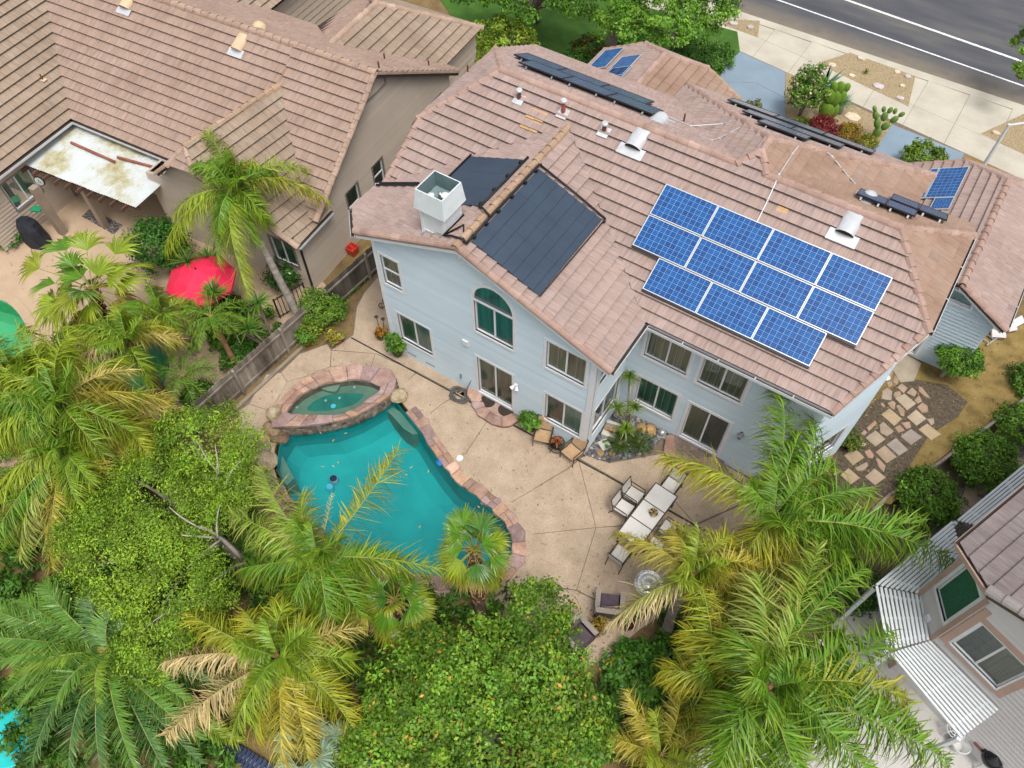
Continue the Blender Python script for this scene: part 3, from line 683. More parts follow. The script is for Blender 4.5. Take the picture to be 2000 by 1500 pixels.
roof.plane([(XP, -0.25, ZP), (0.485, -0.25, zGE(0.485)), IC, AP], 'tile_pink', hide=hid)
roof.plane([(XP, -0.25, ZP), AP, vw(-9.3), (-9.48, 1.92, zW(-9.48)), (-9.48, 0.79, zW(-9.48)), (-8.47, -0.25, zW(-8.47))], 'tile_pink', hide=hid)
roof.plane([(-7.58, YR, ZR), (-9.36, 4.345, zS(4.345)), (-9.36, 8.85, zN(8.85))], 'tile_pink')
roof.plane([(5.38, YR, ZR), (7.22, 4.52, zS(4.52)), (7.22, 8.68, zN(8.68))], 'tile_brown')
roof.plane([(-7.58, YR, ZR), (0.60, YR, ZR), (-3.35, 11.43, 5.4), (-9.36, 11.43, 5.4), (-9.36, 8.85, zN(8.85))], 'tile_pink')
roof.plane([(1.50, YR, ZR), (5.38, YR, ZR), (7.22, 8.68, zN(8.68)), (7.22, 9.75, zN(9.75)), (5.55, 9.75, zN(9.75)), (5.55, 11.43, 5.4)], 'tile_brown')
FA, FB = (1.05, 7.16, 8.10), (1.05, 7.73, 8.10)
roof.plane([FA, FB, (-3.35, 12.45, 5.4), (-3.35, 11.43, 5.4), (0.60, YR, ZR)], 'tile_pink')
roof.plane([FA, (1.50, YR, ZR), (5.55, 11.43, 5.4), (5.55, 12.5, 5.4), FB], 'tile_brown')
roof.plane([FB, (5.55, 12.5, 5.4), (-3.35, 12.45, 5.4)], 'tile_pink')
# single-storey front wing (left) and garage wing (right), clipped gables
roof.plane([(-5.41, 10.9, 4.6), (-8.6, 10.9, 3.0), (-8.6, 16.05, 3.0), (-6.73, 16.05, 3.94), (-5.41, 14.85, 4.6)], 'tile_pink')
roof.plane([(-5.41, 10.9, 4.6), (-5.41, 14.85, 4.6), (-3.95, 16.05, 3.85), (-2.3, 16.05, 3.0), (-2.3, 10.9, 3.0)], 'tile_brown')
roof.plane([(-5.41, 14.85, 4.6), (-6.73, 16.05, 3.94), (-3.95, 16.05, 3.85)], 'tile_pink')
roof.plane([(7.9, 9.7, 4.08), (7.9, 15.46, 4.08), (6.42, 16.9, 3.25), (4.6, 16.9, 2.22), (4.6, 11.6, 2.22), (6.9, 9.7, 3.51)], 'tile_pink')
roof.plane([(7.9, 9.7, 4.08), (9.75, 9.7, 3.04), (9.75, 16.9, 3.04), (9.38, 16.9, 3.25), (7.9, 15.46, 4.08)], 'tile_pink')
roof.plane([(7.9, 15.46, 4.08), (6.42, 16.9, 3.25), (9.38, 16.9, 3.25)], 'tile_pink')
roof.finish(300)
R2 = lambda p, dz=0.03: (p[0], p[1], p[2]+dz)
cap = roof.caps_along
cap((-7.58, YR, ZR+.02), (0.60, YR, ZR+.02)); cap((5.38, YR, ZR+.02), (1.50, YR, ZR+.02))
cap((0.60, YR, ZR+.02), FA); cap((1.50, YR, ZR+.02), FA); cap(FB, FA)
cap((-9.36, 4.345, zS(4.345)), (-7.58, YR, ZR)); cap((-9.36, 8.85, zN(8.85)), (-7.58, YR, ZR))
cap((7.22, 4.52, zS(4.52)), (5.38, YR, ZR)); cap((7.22, 8.68, zN(8.68)), (5.38, YR, ZR))
cap((-3.35, 12.45, 5.4), FB); cap((5.55, 12.5, 5.4), FB)
cap((XP, -0.25, ZP+.02), R2(AP, .02), 'cap_ochre')
cap((-5.41, 14.85, 4.6), (-5.41, 10.9, 4.6)); cap((-6.73, 16.05, 3.94), (-5.41, 14.85, 4.6)); cap((-3.95, 16.05, 3.85), (-5.41, 14.85, 4.6))
cap((7.9, 9.72, 4.09), (7.9, 15.46, 4.09)); cap((6.42, 16.9, 3.25), (7.9, 15.46, 4.08)); cap((9.38, 16.9, 3.25), (7.9, 15.46, 4.08))
# rakes: edge tiles along the sloping ends
def rake(a, b, mat='cap_pink', inset=(0, 0)): roof.caps_along((a[0]+inset[0], a[1]+inset[1], a[2]+.015), (b[0]+inset[0], b[1]+inset[1], b[2]+.015), mat, 0.36, 0.13, 0.075, name='rake_tile')
rake((0.485, -0.25, zGE(0.485)), (XP, -0.25, ZP), 'cap_pink', (0, 0.06)); rake((-8.47, -0.25, zW(-8.47)), (XP, -0.25, ZP), 'cap_pink', (0, 0.06))
rake((6.12, YC, ZE), (7.22, 4.52, zS(4.52)), 'cap_pink', (-0.07, 0.02)); rake(vw(-9.3), (-9.36, 4.345, zS(4.345)), 'cap_pink', (0.05, 0))
rake((7.9, 9.7, 4.08), (7.9, 9.7, 4.08)) if False else None
rake((9.75, 9.7, 3.04), (7.9, 9.7, 4.08), 'cap_pink', (0, 0.06)); rake((-8.6, 16.05, 3.0), (-6.73, 16.05, 3.94)); rake((-2.3, 16.05, 3.0), (-3.95, 16.05, 3.85), 'cap_ochre'); rake((4.6, 16.9, 2.22), (6.42, 16.9, 3.25))
# ---- walls
S1 = Wall((-8.03, 0, 0), (1, 0, 0), (0, -1, 0)); ux = lambda x: x+8.03
wins = []
S1.window(house, ux(-7.91), ux(-7.0), 3.67, 5.2, 'hung', 0.10, ('curtain_olive', 'screen_grey'), 2, label='narrow upstairs window with two sashes at the left corner')
S1.window(house, ux(-7.65), ux(-6.08), 0.84, 2.5, 'slider', 0.10, ('curtain_green', 'curtain_teal'), label='ground floor slider window behind the potted shrub')
S1.window(house, ux(-1.76), ux(-0.23), 3.67, 5.15, 'slider', 0.10, ('curtain_olive', 'curtain_sand'), 3, label='upstairs slider window at the bay corner')
S1.window(house, ux(-1.70), ux(-0.16), 0.74, 2.44, 'slider', 0.10, ('screen_grey', 'curtain_teal'), label='ground floor slider window behind the tan chairs')
S1.window(house, ux(-4.354), ux(-2.78), 0.20, 2.42, 'slider', 0.10, ('curtain_olive', 'curtain_sand'), name='sliding_door', label='sliding glass door above the curved stone step')
# arched window
ax0, ax1, asp = ux(-4.33), ux(-2.73), 5.22; acx = (ax0+ax1)/2; arx, arz = (ax1-ax0)/2, 0.90
aw = S1.window(house, ax0, ax1, 3.65, asp+0.10, 'slider', 0.10, ('curtain_green', 'curtain_green'), label='tall arched window above the sliding door')
mb = MB(); N = 20
for k in range(N):
    a0, a1 = math.pi*k/N, math.pi*(k+1)/N; V = []
    for d in (-0.02, 0.05):
        for (rr, aa) in ((1.0, a0), (1.0, a1), (0.86, a1), (0.86, a0)): V.append(S1.P(acx+arx*rr*math.cos(aa), asp+0.10+arz*rr*math.sin(aa), d))
    mb.add(V, [(7, 6, 5, 4), (0, 1, 2, 3), (0, 4, 5, 1), (2, 6, 7, 3)])
mb.build('arch_trim', 'white_trim', aw)
ap = [(acx+arx*0.87*math.cos(math.pi*k/N), asp+0.10+arz*0.87*math.sin(math.pi*k/N)) for k in range(N+1)]
mb = MB(); mb.add([S1.P(x, z, -0.03) for x, z in ap], [tuple(range(N+1))]); mb.build('pane', 'glass', aw)
mb = MB(); mb.add([S1.P(x, z, -0.07) for x, z in ap], [tuple(range(N+1))]); mb.build('curtain', 'curtain_green', aw)
for k in range(12):
    z0, z1 = asp+0.10+arz*k/12, asp+0.10+arz*(k+1)/12; hw = arx*0.95*math.sqrt(max(0, 1-((k+0.6)/12)**2))
    if hw > 0.05: S1.open.append((acx-hw, acx+hw, z0, z1))
# louvred vent near the peak
v0, v1 = ux(-4.93), ux(-3.35)
gz = lambda x: (zW(x) if x < XP else zGE(x))-0.16
S1.siding(house, 'siding_blue', [(0, 0), (8.03, 0), (8.03, gz(0)), (ux(XP), gz(XP)), (0, gz(-8.03))])
mb = MB(); pv = [(ux(-4.62), 6.70), (ux(-3.62), 6.70), (ux(-3.62), 6.86), (ux(-4.62), 7.22)]
for (xa, za), (xb, zb) in zip(pv, pv[1:]+pv[:1]): mb.bar(S1.P(xa, za, 0.03), S1.P(xb, zb, 0.03), 0.07, 0.07, tuple(S1.n))
mb.bar(S1.P(ux(-4.15), 6.7, 0.03), S1.P(ux(-4.15), 7.05, 0.03), 0.07, 0.07, tuple(S1.n)); gv = mb.build('gable_vent', 'white_trim', house)
for k in range(6):
    z = 6.75+0.07*k; xr = -3.62 if z < 6.86 else -3.62-(z-6.86)/0.36
    if xr > -4.5: MB().bar(S1.P(ux(-4.6), z, 0.022), S1.P(ux(xr), z, 0.022), 0.05, 0.012, (0, -0.7, 0.7)).build('louvre', 'siding_blue', gv)
E1 = Wall((0, 0, 0), (0, 1, 0), (1, 0, 0))
E1.window(house, 0.16, 1.95, 3.67, 5.10, 'slider', 0.09, ('screen_grey', 'curtain_olive'), label='upstairs side window in the return wall')
E1.window(house, 0.16, 1.95, 0.74, 2.42, 'slider', 0.09, ('screen_grey', 'curtain_green'), label='ground floor side window next to the dragon tree')
E1.siding(house, 'siding_blue', [(0, 0), (2.21, 0), (2.21, 5.26), (0, 5.26)])
S2 = Wall((0, 2.21, 0), (1, 0, 0), (0, -1, 0))
S2.window(house, 0.44, 2.09, 3.36, 4.79, 'slider', 0.11, ('curtain_sand', 'curtain_sand'), 5, label='upstairs window under the brown gutter, nearer the inner corner')
S2.window(house, 2.25, 3.87, 3.34, 4.79, 'slider', 0.11, ('curtain_sand', 'curtain_sand'), 5, label='upstairs window under the solar array, nearer the palm')
S2.window(house, 0.46, 2.07, 0.78, 2.43, 'slider', 0.11, ('curtain_green', 'curtain_green'), 5, label='ground floor window behind the dragon tree')
S2.window(house, 2.28, 3.853, 0.17, 2.37, 'slider', 0.11, ('curtain_olive', 'screen_grey'), name='sliding_door', label='sliding glass door beside the wall lantern')
S2.siding(house, 'siding_blue', [(0, 0), (5.95, 0), (5.95, 5.26), (0, 5.26)])
r = Vector((7.0-5.95, 4.6-2.21, 0)); E2 = Wall((5.95, 2.21, 0), r, (r.y, -r.x, 0)); L2 = r.length
E2.window(house, 0.35, 2.1, 0.9, 2.3, 'slider', 0.10, ('curtain_green', 'screen_grey'), label='ground floor window in the angled side wall')
E2.siding(house, 'siding_blue', [(0, 0), (L2, 0), (L2, 6.55), (0, 5.26)])
E3 = Wall((7.0, 4.6, 0), (0, 1, 0), (1, 0, 0)); E3.siding(house, 'siding_blue', [(0, 0), (5.35, 0), (5.35, 6.1), (4.0, 6.6), (0, 6.6)])
G1 = Wall((6.9, 9.95, 0), (1, 0, 0), (0, -1, 0)); gx = lambda x: x-6.9
a, b = G1.at(1868, 560), G1.at(1900, 610)
G1.window(house, gx(7.72), gx(8.62), 3.02, 3.66, 'fixed', 0.08, ('siding_blue',), name='gable_vent')
G1.window(house, gx(7.0), gx(8.05), 0.05, 2.15, 'fixed', 0.10, ('siding_blue',), name='side_door', label='pale blue side door seen below the roof corner')
G1.siding(house, 'siding_blue', [(0, 0), (2.55, 0), (2.55, 3.02), (1.0, 3.92), (0, 3.35)])
mb = MB(); G1.strip(mb, [(1.0, 3.98), (2.8, 2.95)], 0.16, 0.16, 0.22); mb.build('barge_board', 'white_trim', house)
mb = MB(); G1.strip(mb, [(1.0, 4.03), (2.85, 2.98)], 0.10, 0.222, 0.26); mb.build('fascia', 'fascia_brown', house)
G2 = Wall((9.45, 9.95, 0), (0, 1, 0), (1, 0, 0)); G2.siding(house, 'siding_blue', [(0, 0), (6.9, 0), (6.9, 2.95), (0, 2.95)])
# west and north walls (seen only from other viewpoints)
def bare(o, r, n, pts): Wall(o, r, n).siding(house, 'siding_blue', pts, 0.3, 0.02)
bare((-8.03, 0, 0), (-0.9, 0.95, 0), (-0.95, -0.9, 0), [(0, 0), (1.30, 0), (1.30, 5.45), (0, 5.75)])
bare((-8.95, 0.95, 0), (0, 1, 0), (-1, 0, 0), [(0, 0), (10.1, 0), (10.1, 5.35), (7.8, 6.5), (3.5, 6.5), (1.2, 5.4), (0, 5.4)])
bare((-8.95, 11.05, 0), (1, 0, 0), (0, 1, 0), [(0, 0), (5.9, 0), (5.9, 5.3), (0, 5.3)]); bare((-3.05, 12.1, 0), (1, 0, 0), (0, 1, 0), [(0, 0), (8.3, 0), (8.3, 5.3), (0, 5.3)])
bare((-3.05, 11.05, 0), (0, 1, 0), (-1, 0, 0), [(0, 0), (1.05, 0), (1.05, 5.3), (0, 5.3)]); bare((5.25, 9.5, 0), (0, 1, 0), (1, 0, 0), [(0, 0), (2.6, 0), (2.6, 5.3), (0, 5.3)])
bare((-8.2, 11, 0), (0, 1, 0), (-1, 0, 0), [(0, 0), (4.8, 0), (4.8, 2.95), (0, 2.95)]); bare((-2.7, 11, 0), (0, 1, 0), (1, 0, 0), [(0, 0), (4.8, 0), (4.8, 2.95), (0, 2.95)]); bare((-8.2, 15.8, 0), (1, 0, 0), (0, 1, 0), [(0, 0), (5.5, 0), (5.5, 3.0), (4.2, 3.7), (1.4, 3.7), (0, 3.0)])
bare((5.0, 16.6, 0), (1, 0, 0), (0, 1, 0), [(0, 0), (4.45, 0), (4.45, 2.9), (3.9, 3.2), (1.6, 3.2), (0, 2.2)]); bare((5.0, 11.6, 0), (0, 1, 0), (-1, 0, 0), [(0, 0), (5.0, 0), (5.0, 2.3), (0, 2.3)])
# trim boards, fascias, gutters
for a_ in ((-0.02, 0.11, gz(-7.95)), (7.86, 8.05, 5.2)): S1.board(MB_ := MB(), a_[0], a_[1], 0, a_[2], 0.018, 0.052); MB_.build('corner_board', 'white_trim', house)
mb = MB(); E1.board(mb, 0.0, 0.13, 0, 5.2, 0.018, 0.05); mb.build('corner_board', 'white_trim', house)
mb = MB(); S1.strip(mb, [(ux(-8.47), zW(-8.47)-0.10), (ux(XP), ZP-0.10), (ux(0.50), zGE(0.50)-0.10)], 0.16, 0.20, 0.245); mb.build('barge_board', 'white_trim', house)
mb = MB(); S1.strip(mb, [(ux(-8.47), zW(-8.47)+0.02), (ux(XP), ZP+0.02), (ux(0.50), zGE(0.50)+0.02)], 0.14, 0.247, 0.27); mb.build('rake_edge', 'cap_pink', house)
mb = MB()
for k in (0, 1):  # soffits
    pass
mb.add([(-8.03, 0, gz(-8.03)), (XP, 0, gz(XP)), (XP, -0.22, gz(XP)), (-8.4, -0.22, gz(-8.4)), (0.45, -0.22, gz(0.45)), (0.0, 0, gz(0.0))], [(0, 1, 2, 3), (1, 5, 4, 2)]); mb.build('soffit', 'white_trim', house)
mb = MB(); mb.add([(0, 0, 5.26), (0.42, -0.2, 5.27), (0.42, 1.85, 5.27), (0, 2.21, 5.26), (5.95, 2.21, 5.26), (6.1, 1.85, 5.27)], [(0, 1, 2, 3), (3, 2, 5, 4)]); mb.build('soffit', 'white_trim', house)
def gutter(a, b, mat='gutter_white', w=0.12, h=0.11):
    a, b = Vector(a), Vector(b); d = (b-a).normalized(); s = d.cross(Vector((0, 0, 1))); mb = MB()
    mb.bar(a-Vector((0, 0, h)), b-Vector((0, 0, h)), w, 0.012); mb.bar(a-Vector((0, 0, h/2))+s*w/2, b-Vector((0, 0, h/2))+s*w/2, 0.014, h); mb.bar(a-Vector((0, 0, h/2))-s*w/2, b-Vector((0, 0, h/2))-s*w/2, 0.014, h)
    g = mb.build('gutter', mat, house); MB().bar(a-Vector((0, 0, h*0.8)), b-Vector((0, 0, h*0.8)), w-0.02, 0.02).build('gutter_bed', 'gutter_inside', g)
    n = int((b-a).length/1.1)
    for i in range(1, n): p = a+d*((b-a).length*i/n); MB().bar(p-s*w/2+Vector((0, 0, 0.004)), p+s*w/2+Vector((0, 0, 0.004)), 0.03, 0.01).build('gutter_strap', mat, g)
gutter((0.62, 1.745, 5.42), (6.12, 1.745, 5.42)); gutter((0.555, -0.22, 5.40), (0.555, 1.80, 5.40))
gutter((-9.55, 0.80, 5.45), (-9.55, 2.0, 5.45)); gutter((-8.50, -0.32, 5.82), (-9.53, 0.74, 5.45)); gutter((7.29, 4.55, 6.76), (7.29, 8.7, 6.76)); gutter((-9.43, 4.35, 6.67), (-9.43, 8.85, 6.67)); gutter((-3.42, 11.3, 5.38), (-3.42, 12.45, 5.38)); gutter((-8.67, 11.2, 2.98), (-8.67, 16.0, 2.98)); gutter((9.82, 9.75, 3.02), (9.82, 16.9, 3.02))
mb = MB(); mb.bar((6.14, 1.79, 5.33), (7.26, 4.52, 6.68), 0.04, 0.16); mb.build('barge_board', 'white_trim', house)
# ---- chimney
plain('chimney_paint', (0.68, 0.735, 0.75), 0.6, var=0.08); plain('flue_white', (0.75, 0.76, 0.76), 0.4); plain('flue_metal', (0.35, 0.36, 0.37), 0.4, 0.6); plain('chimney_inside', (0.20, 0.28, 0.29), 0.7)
ccx, ccy = -5.62, 0.54
mb = MB(); mb.box((ccx, ccy, 7.2), (0.76, 0.80, 1.35)); ch = mb.build('chimney', 'chimney_paint', house)
mb = MB()
for sx in (-1, 1):
    for sy in (-1, 1): mb.box((ccx+sx*0.365, ccy+sy*0.385, 7.2), (0.09, 0.09, 1.33))
mb.box((ccx, ccy, 7.80), (0.84, 0.88, 0.07)); mb.box((ccx, ccy-0.40, 7.05), (0.66, 0.03, 0.06)); mb.box((ccx+0.38, ccy, 7.25), (0.03, 0.70, 0.06)); mb.build('chimney_trim', 'white_trim', ch)
def hood(w0, w1, z0, z1, t=0.03):
    V = []
    for (w, z) in ((w0, z0), (w1, z1), (w1-t*2, z1), (w0-t*2-0.02, z0+0.1)):
        for sx, sy in ((-1, -1), (1, -1), (1, 1), (-1, 1)): V.append((ccx+sx*w/2, ccy+sy*w/2, z))
    F = []
    for l in range(3):
        for k in range(4): F.append((l*4+k, l*4+(k+1) % 4, l*4+4+(k+1) % 4, l*4+4+k))
    return V, F
V, F = hood(1.04, 0.90, 7.86, 8.52); mb = MB(); mb.add(V, F[:8]); mb.box((ccx, ccy, 7.845), (0.98, 0.98, 0.03)); hd = mb.build('chimney_hood', 'chimney_paint', ch)
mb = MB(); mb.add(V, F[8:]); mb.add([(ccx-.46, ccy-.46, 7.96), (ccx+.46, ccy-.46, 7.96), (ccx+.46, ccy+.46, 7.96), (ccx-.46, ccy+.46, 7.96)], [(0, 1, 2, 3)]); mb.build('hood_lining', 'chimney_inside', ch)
for dx, dy, rr, m in ((-0.17, -0.15, 0.10, 'flue_white'), (0.16, 0.06, 0.12, 'flue_white'), (0.0, 0.05, 0.07, 'flue_metal')):
    mb = MB(); mb.lathe([(rr*0.7, 7.96), (rr*0.7, 8.16), (rr, 8.17), (rr, 8.22), (rr*0.3, 8.26)], (ccx+dx, ccy+dy, 0), 16); mb.build('flue', m, ch)
mb = MB(); V = []
for k in range(9): x = ccx-0.5+k*0.125; V += [(x, ccy-0.55, zW(min(x, XP))+0.07), (x, ccy-0.38, zW(min(x, XP))+0.075)]
mb.add(V, [(2*k, 2*k+2, 2*k+3, 2*k+1) for k in range(8)]); mb.build('flashing', 'flue_metal', ch)
# ---- roof vents and pipes
plain('vent_metal', (0.62, 0.64, 0.66), 0.35, 0.3); plain('vent_red', (0.33, 0.085, 0.06), 0.6); plain('patch_tile', (0.52, 0.33, 0.17), 0.85); plain('rust_pipe', (0.13, 0.05, 0.035), 0.7)
ang = math.atan(SM)
def on_s(x, y, h=0.0): return Vector((x, y, zS(y)))+Vector((0, -math.sin(ang), math.cos(ang)))*h
def flue_pipe(px, py, h, red):
    q = UN(px, py, (0, -SM, 1), ZE-SM*YC+0.07); x, y = q[0], q[1]; b = on_s(x, y)
    v = MB().add([on_s(x-.16, y-.17, .10), on_s(x+.20, y-.17, .10), on_s(x+.20, y+.14, .075), on_s(x-.16, y+.14, .075), on_s(x-.16, y-.17, .06), on_s(x+.20, y-.17, .06)], [(0, 1, 2, 3), (4, 5, 1, 0)]).build('roof_vent', 'vent_metal', house)
    MB().lathe([(0.075, 0), (0.06, h*0.7), (0.06, h)], (b.x, b.y, b.z), 14).build('vent_pipe', 'vent_red' if red else 'rust_pipe', v)
    MB().lathe([(0.05, h-.02), (0.105, h), (0.105, h+0.05), (0.08, h+0.075)], (b.x, b.y, b.z), 16).build('vent_cap', 'vent_metal', v)
flue_pipe(1014, 192, 0.34, False); flue_pipe(1100, 219, 0.46, True); flue_pipe(1180, 255, 0.30, False)
def eyebrow(x, y, s=1, name='dormer_vent', plane=on_s, w=0.27, l=0.62):
    """half-round hooded vent opening downslope"""
    mb = MB(); N = 10; V = []
    for t, k in ((0.0, 1.0), (l*0.5, 0.62), (l, 0.06)):
        for i in range(N+1):
            a = math.pi*i/N; V.append(plane(x+math.cos(a)*w*(1 if k > .3 else .9), y+s*t, 0.05+math.sin(a)*0.27*k))
    F = [(r_*(N+1)+i, r_*(N+1)+i+1, (r_+1)*(N+1)+i+1, (r_+1)*(N+1)+i) for r_ in range(2) for i in range(N)]
    mb.add(V, F); v = mb.build(name, 'vent_metal', house, True)
    mb = MB(); mb.add([plane(x-.42, y-s*.26, .115), plane(x+.42, y-s*.26, .115), plane(x+.42, y+s*.06, .075), plane(x-.42, y+s*.06, .075), plane(x-.42, y-s*.26, .06), plane(x+.42, y-s*.26, .06)], [(0, 1, 2, 3), (4, 5, 1, 0)]); mb.build('flashing', 'vent_metal', v)
    mb = MB(); mb.add([plane(x+math.cos(math.pi*i/N)*w*.95, y+s*.03, .05+math.sin(math.pi*i/N)*.25) for i in range(N+1)], [tuple(range(N+1))]); mb.build('louvre', 'flue_metal', v)
    for k in range(4): mb = MB(); z = .09+.055*k; hw = w*.93*math.sqrt(max(0, 1-((z-.05)/.28)**2)); mb.bar(plane(x-hw, y+s*.01, z), plane(x+hw, y+s*.01, z), .015, .02); mb.build('louvre_blade', 'gutter_inside', v)
q = UN(1236, 292, (0, -SM, 1), ZE-SM*YC); eyebrow(q[0], q[1]); q = UN(1648, 460, (0, -SM, 1), ZE-SM*YC); eyebrow(q[0], q[1])
def on_n(x, y, h=0.0): return Vector((x, y, zN(y)))+Vector((0, math.sin(ang), math.cos(ang)))*h
q = UN(1283, 240, (0, SM, 1), ZR+SM*YR); eyebrow(q[0], q[1]+.25, -1, plane=on_n); q = UN(1692, 396, (0, SM, 1), ZR+SM*YR); eyebrow(q[0], q[1]+.25, -1, plane=on_n)
for (x, y) in ((-6.02, 5.75), (-5.70, 5.77), (-6.02, 5.42), (-5.70, 5.43)):     # paler replacement tiles
    mb = MB(); mb.add([on_s(x, y-.165, .078), on_s(x+.31, y-.165, .078), on_s(x+.31, y+.15, .045), on_s(x, y+.15, .045), on_s(x, y-.165, .052), on_s(x+.31, y-.165, .052)], [(0, 1, 2, 3), (4, 5, 1, 0)]); mb.build('patch_tile', 'patch_tile', house)
q = UN(1515, 412, (0, -SM, 1), ZE-SM*YC); x, y = q[0], q[1]; mb = MB(); mb.add([on_s(x, y-.165, .078), on_s(x+.31, y-.165, .078), on_s(x+.31, y+.15, .045), on_s(x, y+.15, .045)], [(0, 1, 2, 3)]); mb.build('patch_tile', 'patch_tile', house)
def stub(p, h): MB().tube([p, (p[0], p[1], p[2]+h)], 0.03, 8).build('pipe_stub', 'rust_pipe', house)
q = UN(914, 145, (-0.63, 0, 1), ZR+0.63*7.58); stub((q[0], q[1], q[2]), 0.35); q = UN(1334, 243, (0, SM, 1), ZR+SM*YR); stub(tuple(q), 0.4)
# conduits across the roof
plain('conduit', (0.55, 0.56, 0.57), 0.4, 0.2)
def conduit(pxs, planes, r=0.018, h=0.10):
    pts = []
    for (px, py), pl in zip(pxs, planes):
        if pl == 's': q = UN(px, py, (0, -SM, 1), ZE-SM*YC+h)
        elif pl == 'n': q = UN(px, py, (0, SM, 1), ZR+SM*YR+h)
        elif pl == 'fe': q = UN(px, py, (0.6, 0, 1), 8.1+0.6*1.05+h)
        elif pl == 'fw': q = UN(px, py, (-0.614, 0, 1), 8.1-0.614*1.05+h)
        pts.append(tuple(q))
    c = MB().tube(pts, r, 6).build('conduit', 'conduit', house)
    for p in pts[1:-1]: MB().box((p[0], p[1], p[2]-0.02), (0.07, 0.07, 0.06)).build('conduit_box', 'conduit', c)
conduit([(1477, 436), (1500, 390), (1522, 340), (1548, 300), (1565, 278)], ['s', 's', 's', 'fe', 'fe']); conduit([(1608, 292), (1625, 305), (1645, 330), (1678, 368)], ['fe']*4)
conduit([(1293, 223), (1350, 246), (1410, 242), (1432, 236)], ['n', 'n', 'fw', 'fw']); conduit([(1298, 240), (1345, 258), (1390, 274), (1405, 270), (1445, 249)], ['n', 'n', 'n', 'fw', 'fw'])
# small wall fittings
plain('black_metal', (0.02, 0.02, 0.02), 0.5); plain('galv', (0.30, 0.31, 0.31), 0.4, 0.5)
x, z = S1.at(911, 667); mb = MB(); S1.board(mb, x-.11, x+.11, z-.13, z+.11, 0.02, 0.09); mb.build('wall_vent', 'white_trim', house)
x, z = S1.at(1010, 750); mb = MB(); mb.box(S1.P(x, z, .05), (.12, .1, .12)); lm = mb.build('security_light', 'white_trim', house)
for dx in (-.1, .12): MB().tube([S1.P(x+dx*.4, z, .1), S1.P(x+dx, z-.06, .22)], [.045, .075], 10).build('lamp_head', 'white_trim', lm)
x, z = S2.at(1449, 846); lm = MB().lathe([(0.02, -.16), (.06, -.13), (.085, .05), (.11, .07), (.03, .16)], tuple(S2.P(x, z, .14)), 12).build('wall_lantern', 'galv', house); mb = MB(); mb.bar(S2.P(x, z+.1, .02), S2.P(x, z+.14, .14), .04); mb.build('lantern_arm', 'black_metal', lm)
x, z = S1.at(902, 735); mb = MB(); mb.tube([S1.P(x, 0.5, .06), S1.P(x, 0.75, .06), S1.P(x+.05, .78, .12)], .025, 8); mb.build('hose_tap', 'galv', house)
for px in ((806, 695), (842, 716)): x, z = S1.at(*px); mb = MB(); S1.board(mb, x-.2, x+.2, .18, .30, .015, .03); mb.build('foundation_vent', 'galv', house)
# ------------------------------------------------------------------ beige house on the left
TH = math.radians(5.0); BO = np.array([-12.37, 0.45, 0.0]); BEX = np.array([math.cos(TH), math.sin(TH), 0]); BEY = np.array([-math.sin(TH), math.cos(TH), 0])
def Bw(x, y, z): return tuple(BO+BEX*x+BEY*y+np.array([0, 0, z]))
def BU(px, py, z): q = U(px, py, z)-BO; return q@BEX, q@BEY
beige = thing('beige_house', 'single-storey beige sided house with tan tile roof, left neighbour', 'house', tuple(BO))
br = Roof(beige, expo=0.37)
YB, ZB, SB, SBN = 5.52, 6.25, 0.686, 0.594
zbs = lambda y: ZB-SB*(YB-y); zbn = lambda y: ZB-SBN*(y-YB)
EY, EZ = 0.92, zbs(0.92)                  # south eave
def bp(pts, mat, **k): br.plane([Bw(*p) for p in pts], mat, **k)
XW, ZW = -11.70, EZ                        # west wing: east-facing slope, eave at x=-11.7
vx = lambda y: XW-(zbs(y)-ZW)/SB           # valley x on the west wing
palm_px = [(320, 265), (640, 320), (640, 460), (500, 470), (320, 480)]
bp([(0.32, YB, ZB), (-19.5, YB, ZB), (vx(YB), YB, ZB), (XW, EY, EZ), (-6.55, EY, EZ), (-3.2, 4.27, zbs(4.27)), (0.32, 0.85, zbs(0.85))], 'tile_beige') if False else None
# main south slope, left of and right of the cross ridge
RX0, RX1, RZ = -3.20, -3.95, 5.39          # cross-wing ridge from (RX0,4.27) to (RX1,-0.75)
e_eave_x, e_eave_z = 0.25, 2.80
def zce(x, y): xr = RX0+(RX1-RX0)*(4.27-y)/5.02; return RZ-(x-xr)*0.69
# valley west of cross ridge: west-facing slope z = RZ - (xr-x)*1.1
vwx = -6.55
bp([(-3.2, 4.27, zbs(4.27)), (-3.2, YB, ZB), (vx(YB), YB, ZB), (XW, EY, EZ), (vwx, EY, EZ)], 'tile_beige')
bp([(-3.2, 4.27, zbs(4.27)), (0.0, 0.88, zbs(0.88)), (0.32, 0.88, zbs(0.88)), (0.32, YB, ZB), (-3.2, YB, ZB)], 'tile_beige', hide=[palm_px])
bp([(-3.2, 4.27, RZ), (vwx, EY, EZ), (-5.9, -0.30, 3.6), (-4.55, -0.55, 4.75), (RX1, -0.05, RZ)], 'tile_beige')
bp([(-3.2, 4.27, RZ), (RX1, -0.05, RZ), (-3.3, -0.55, 4.85), (e_eave_x, -0.32, e_eave_z), (e_eave_x, 1.75, e_eave_z), (0.0, 1.6, 2.95)], 'tile_beige_dk', hide=[palm_px])
bp([(RX1, -0.05, RZ), (-4.55, -0.55, 4.75), (-3.3, -0.55, 4.85)], 'tile_beige')
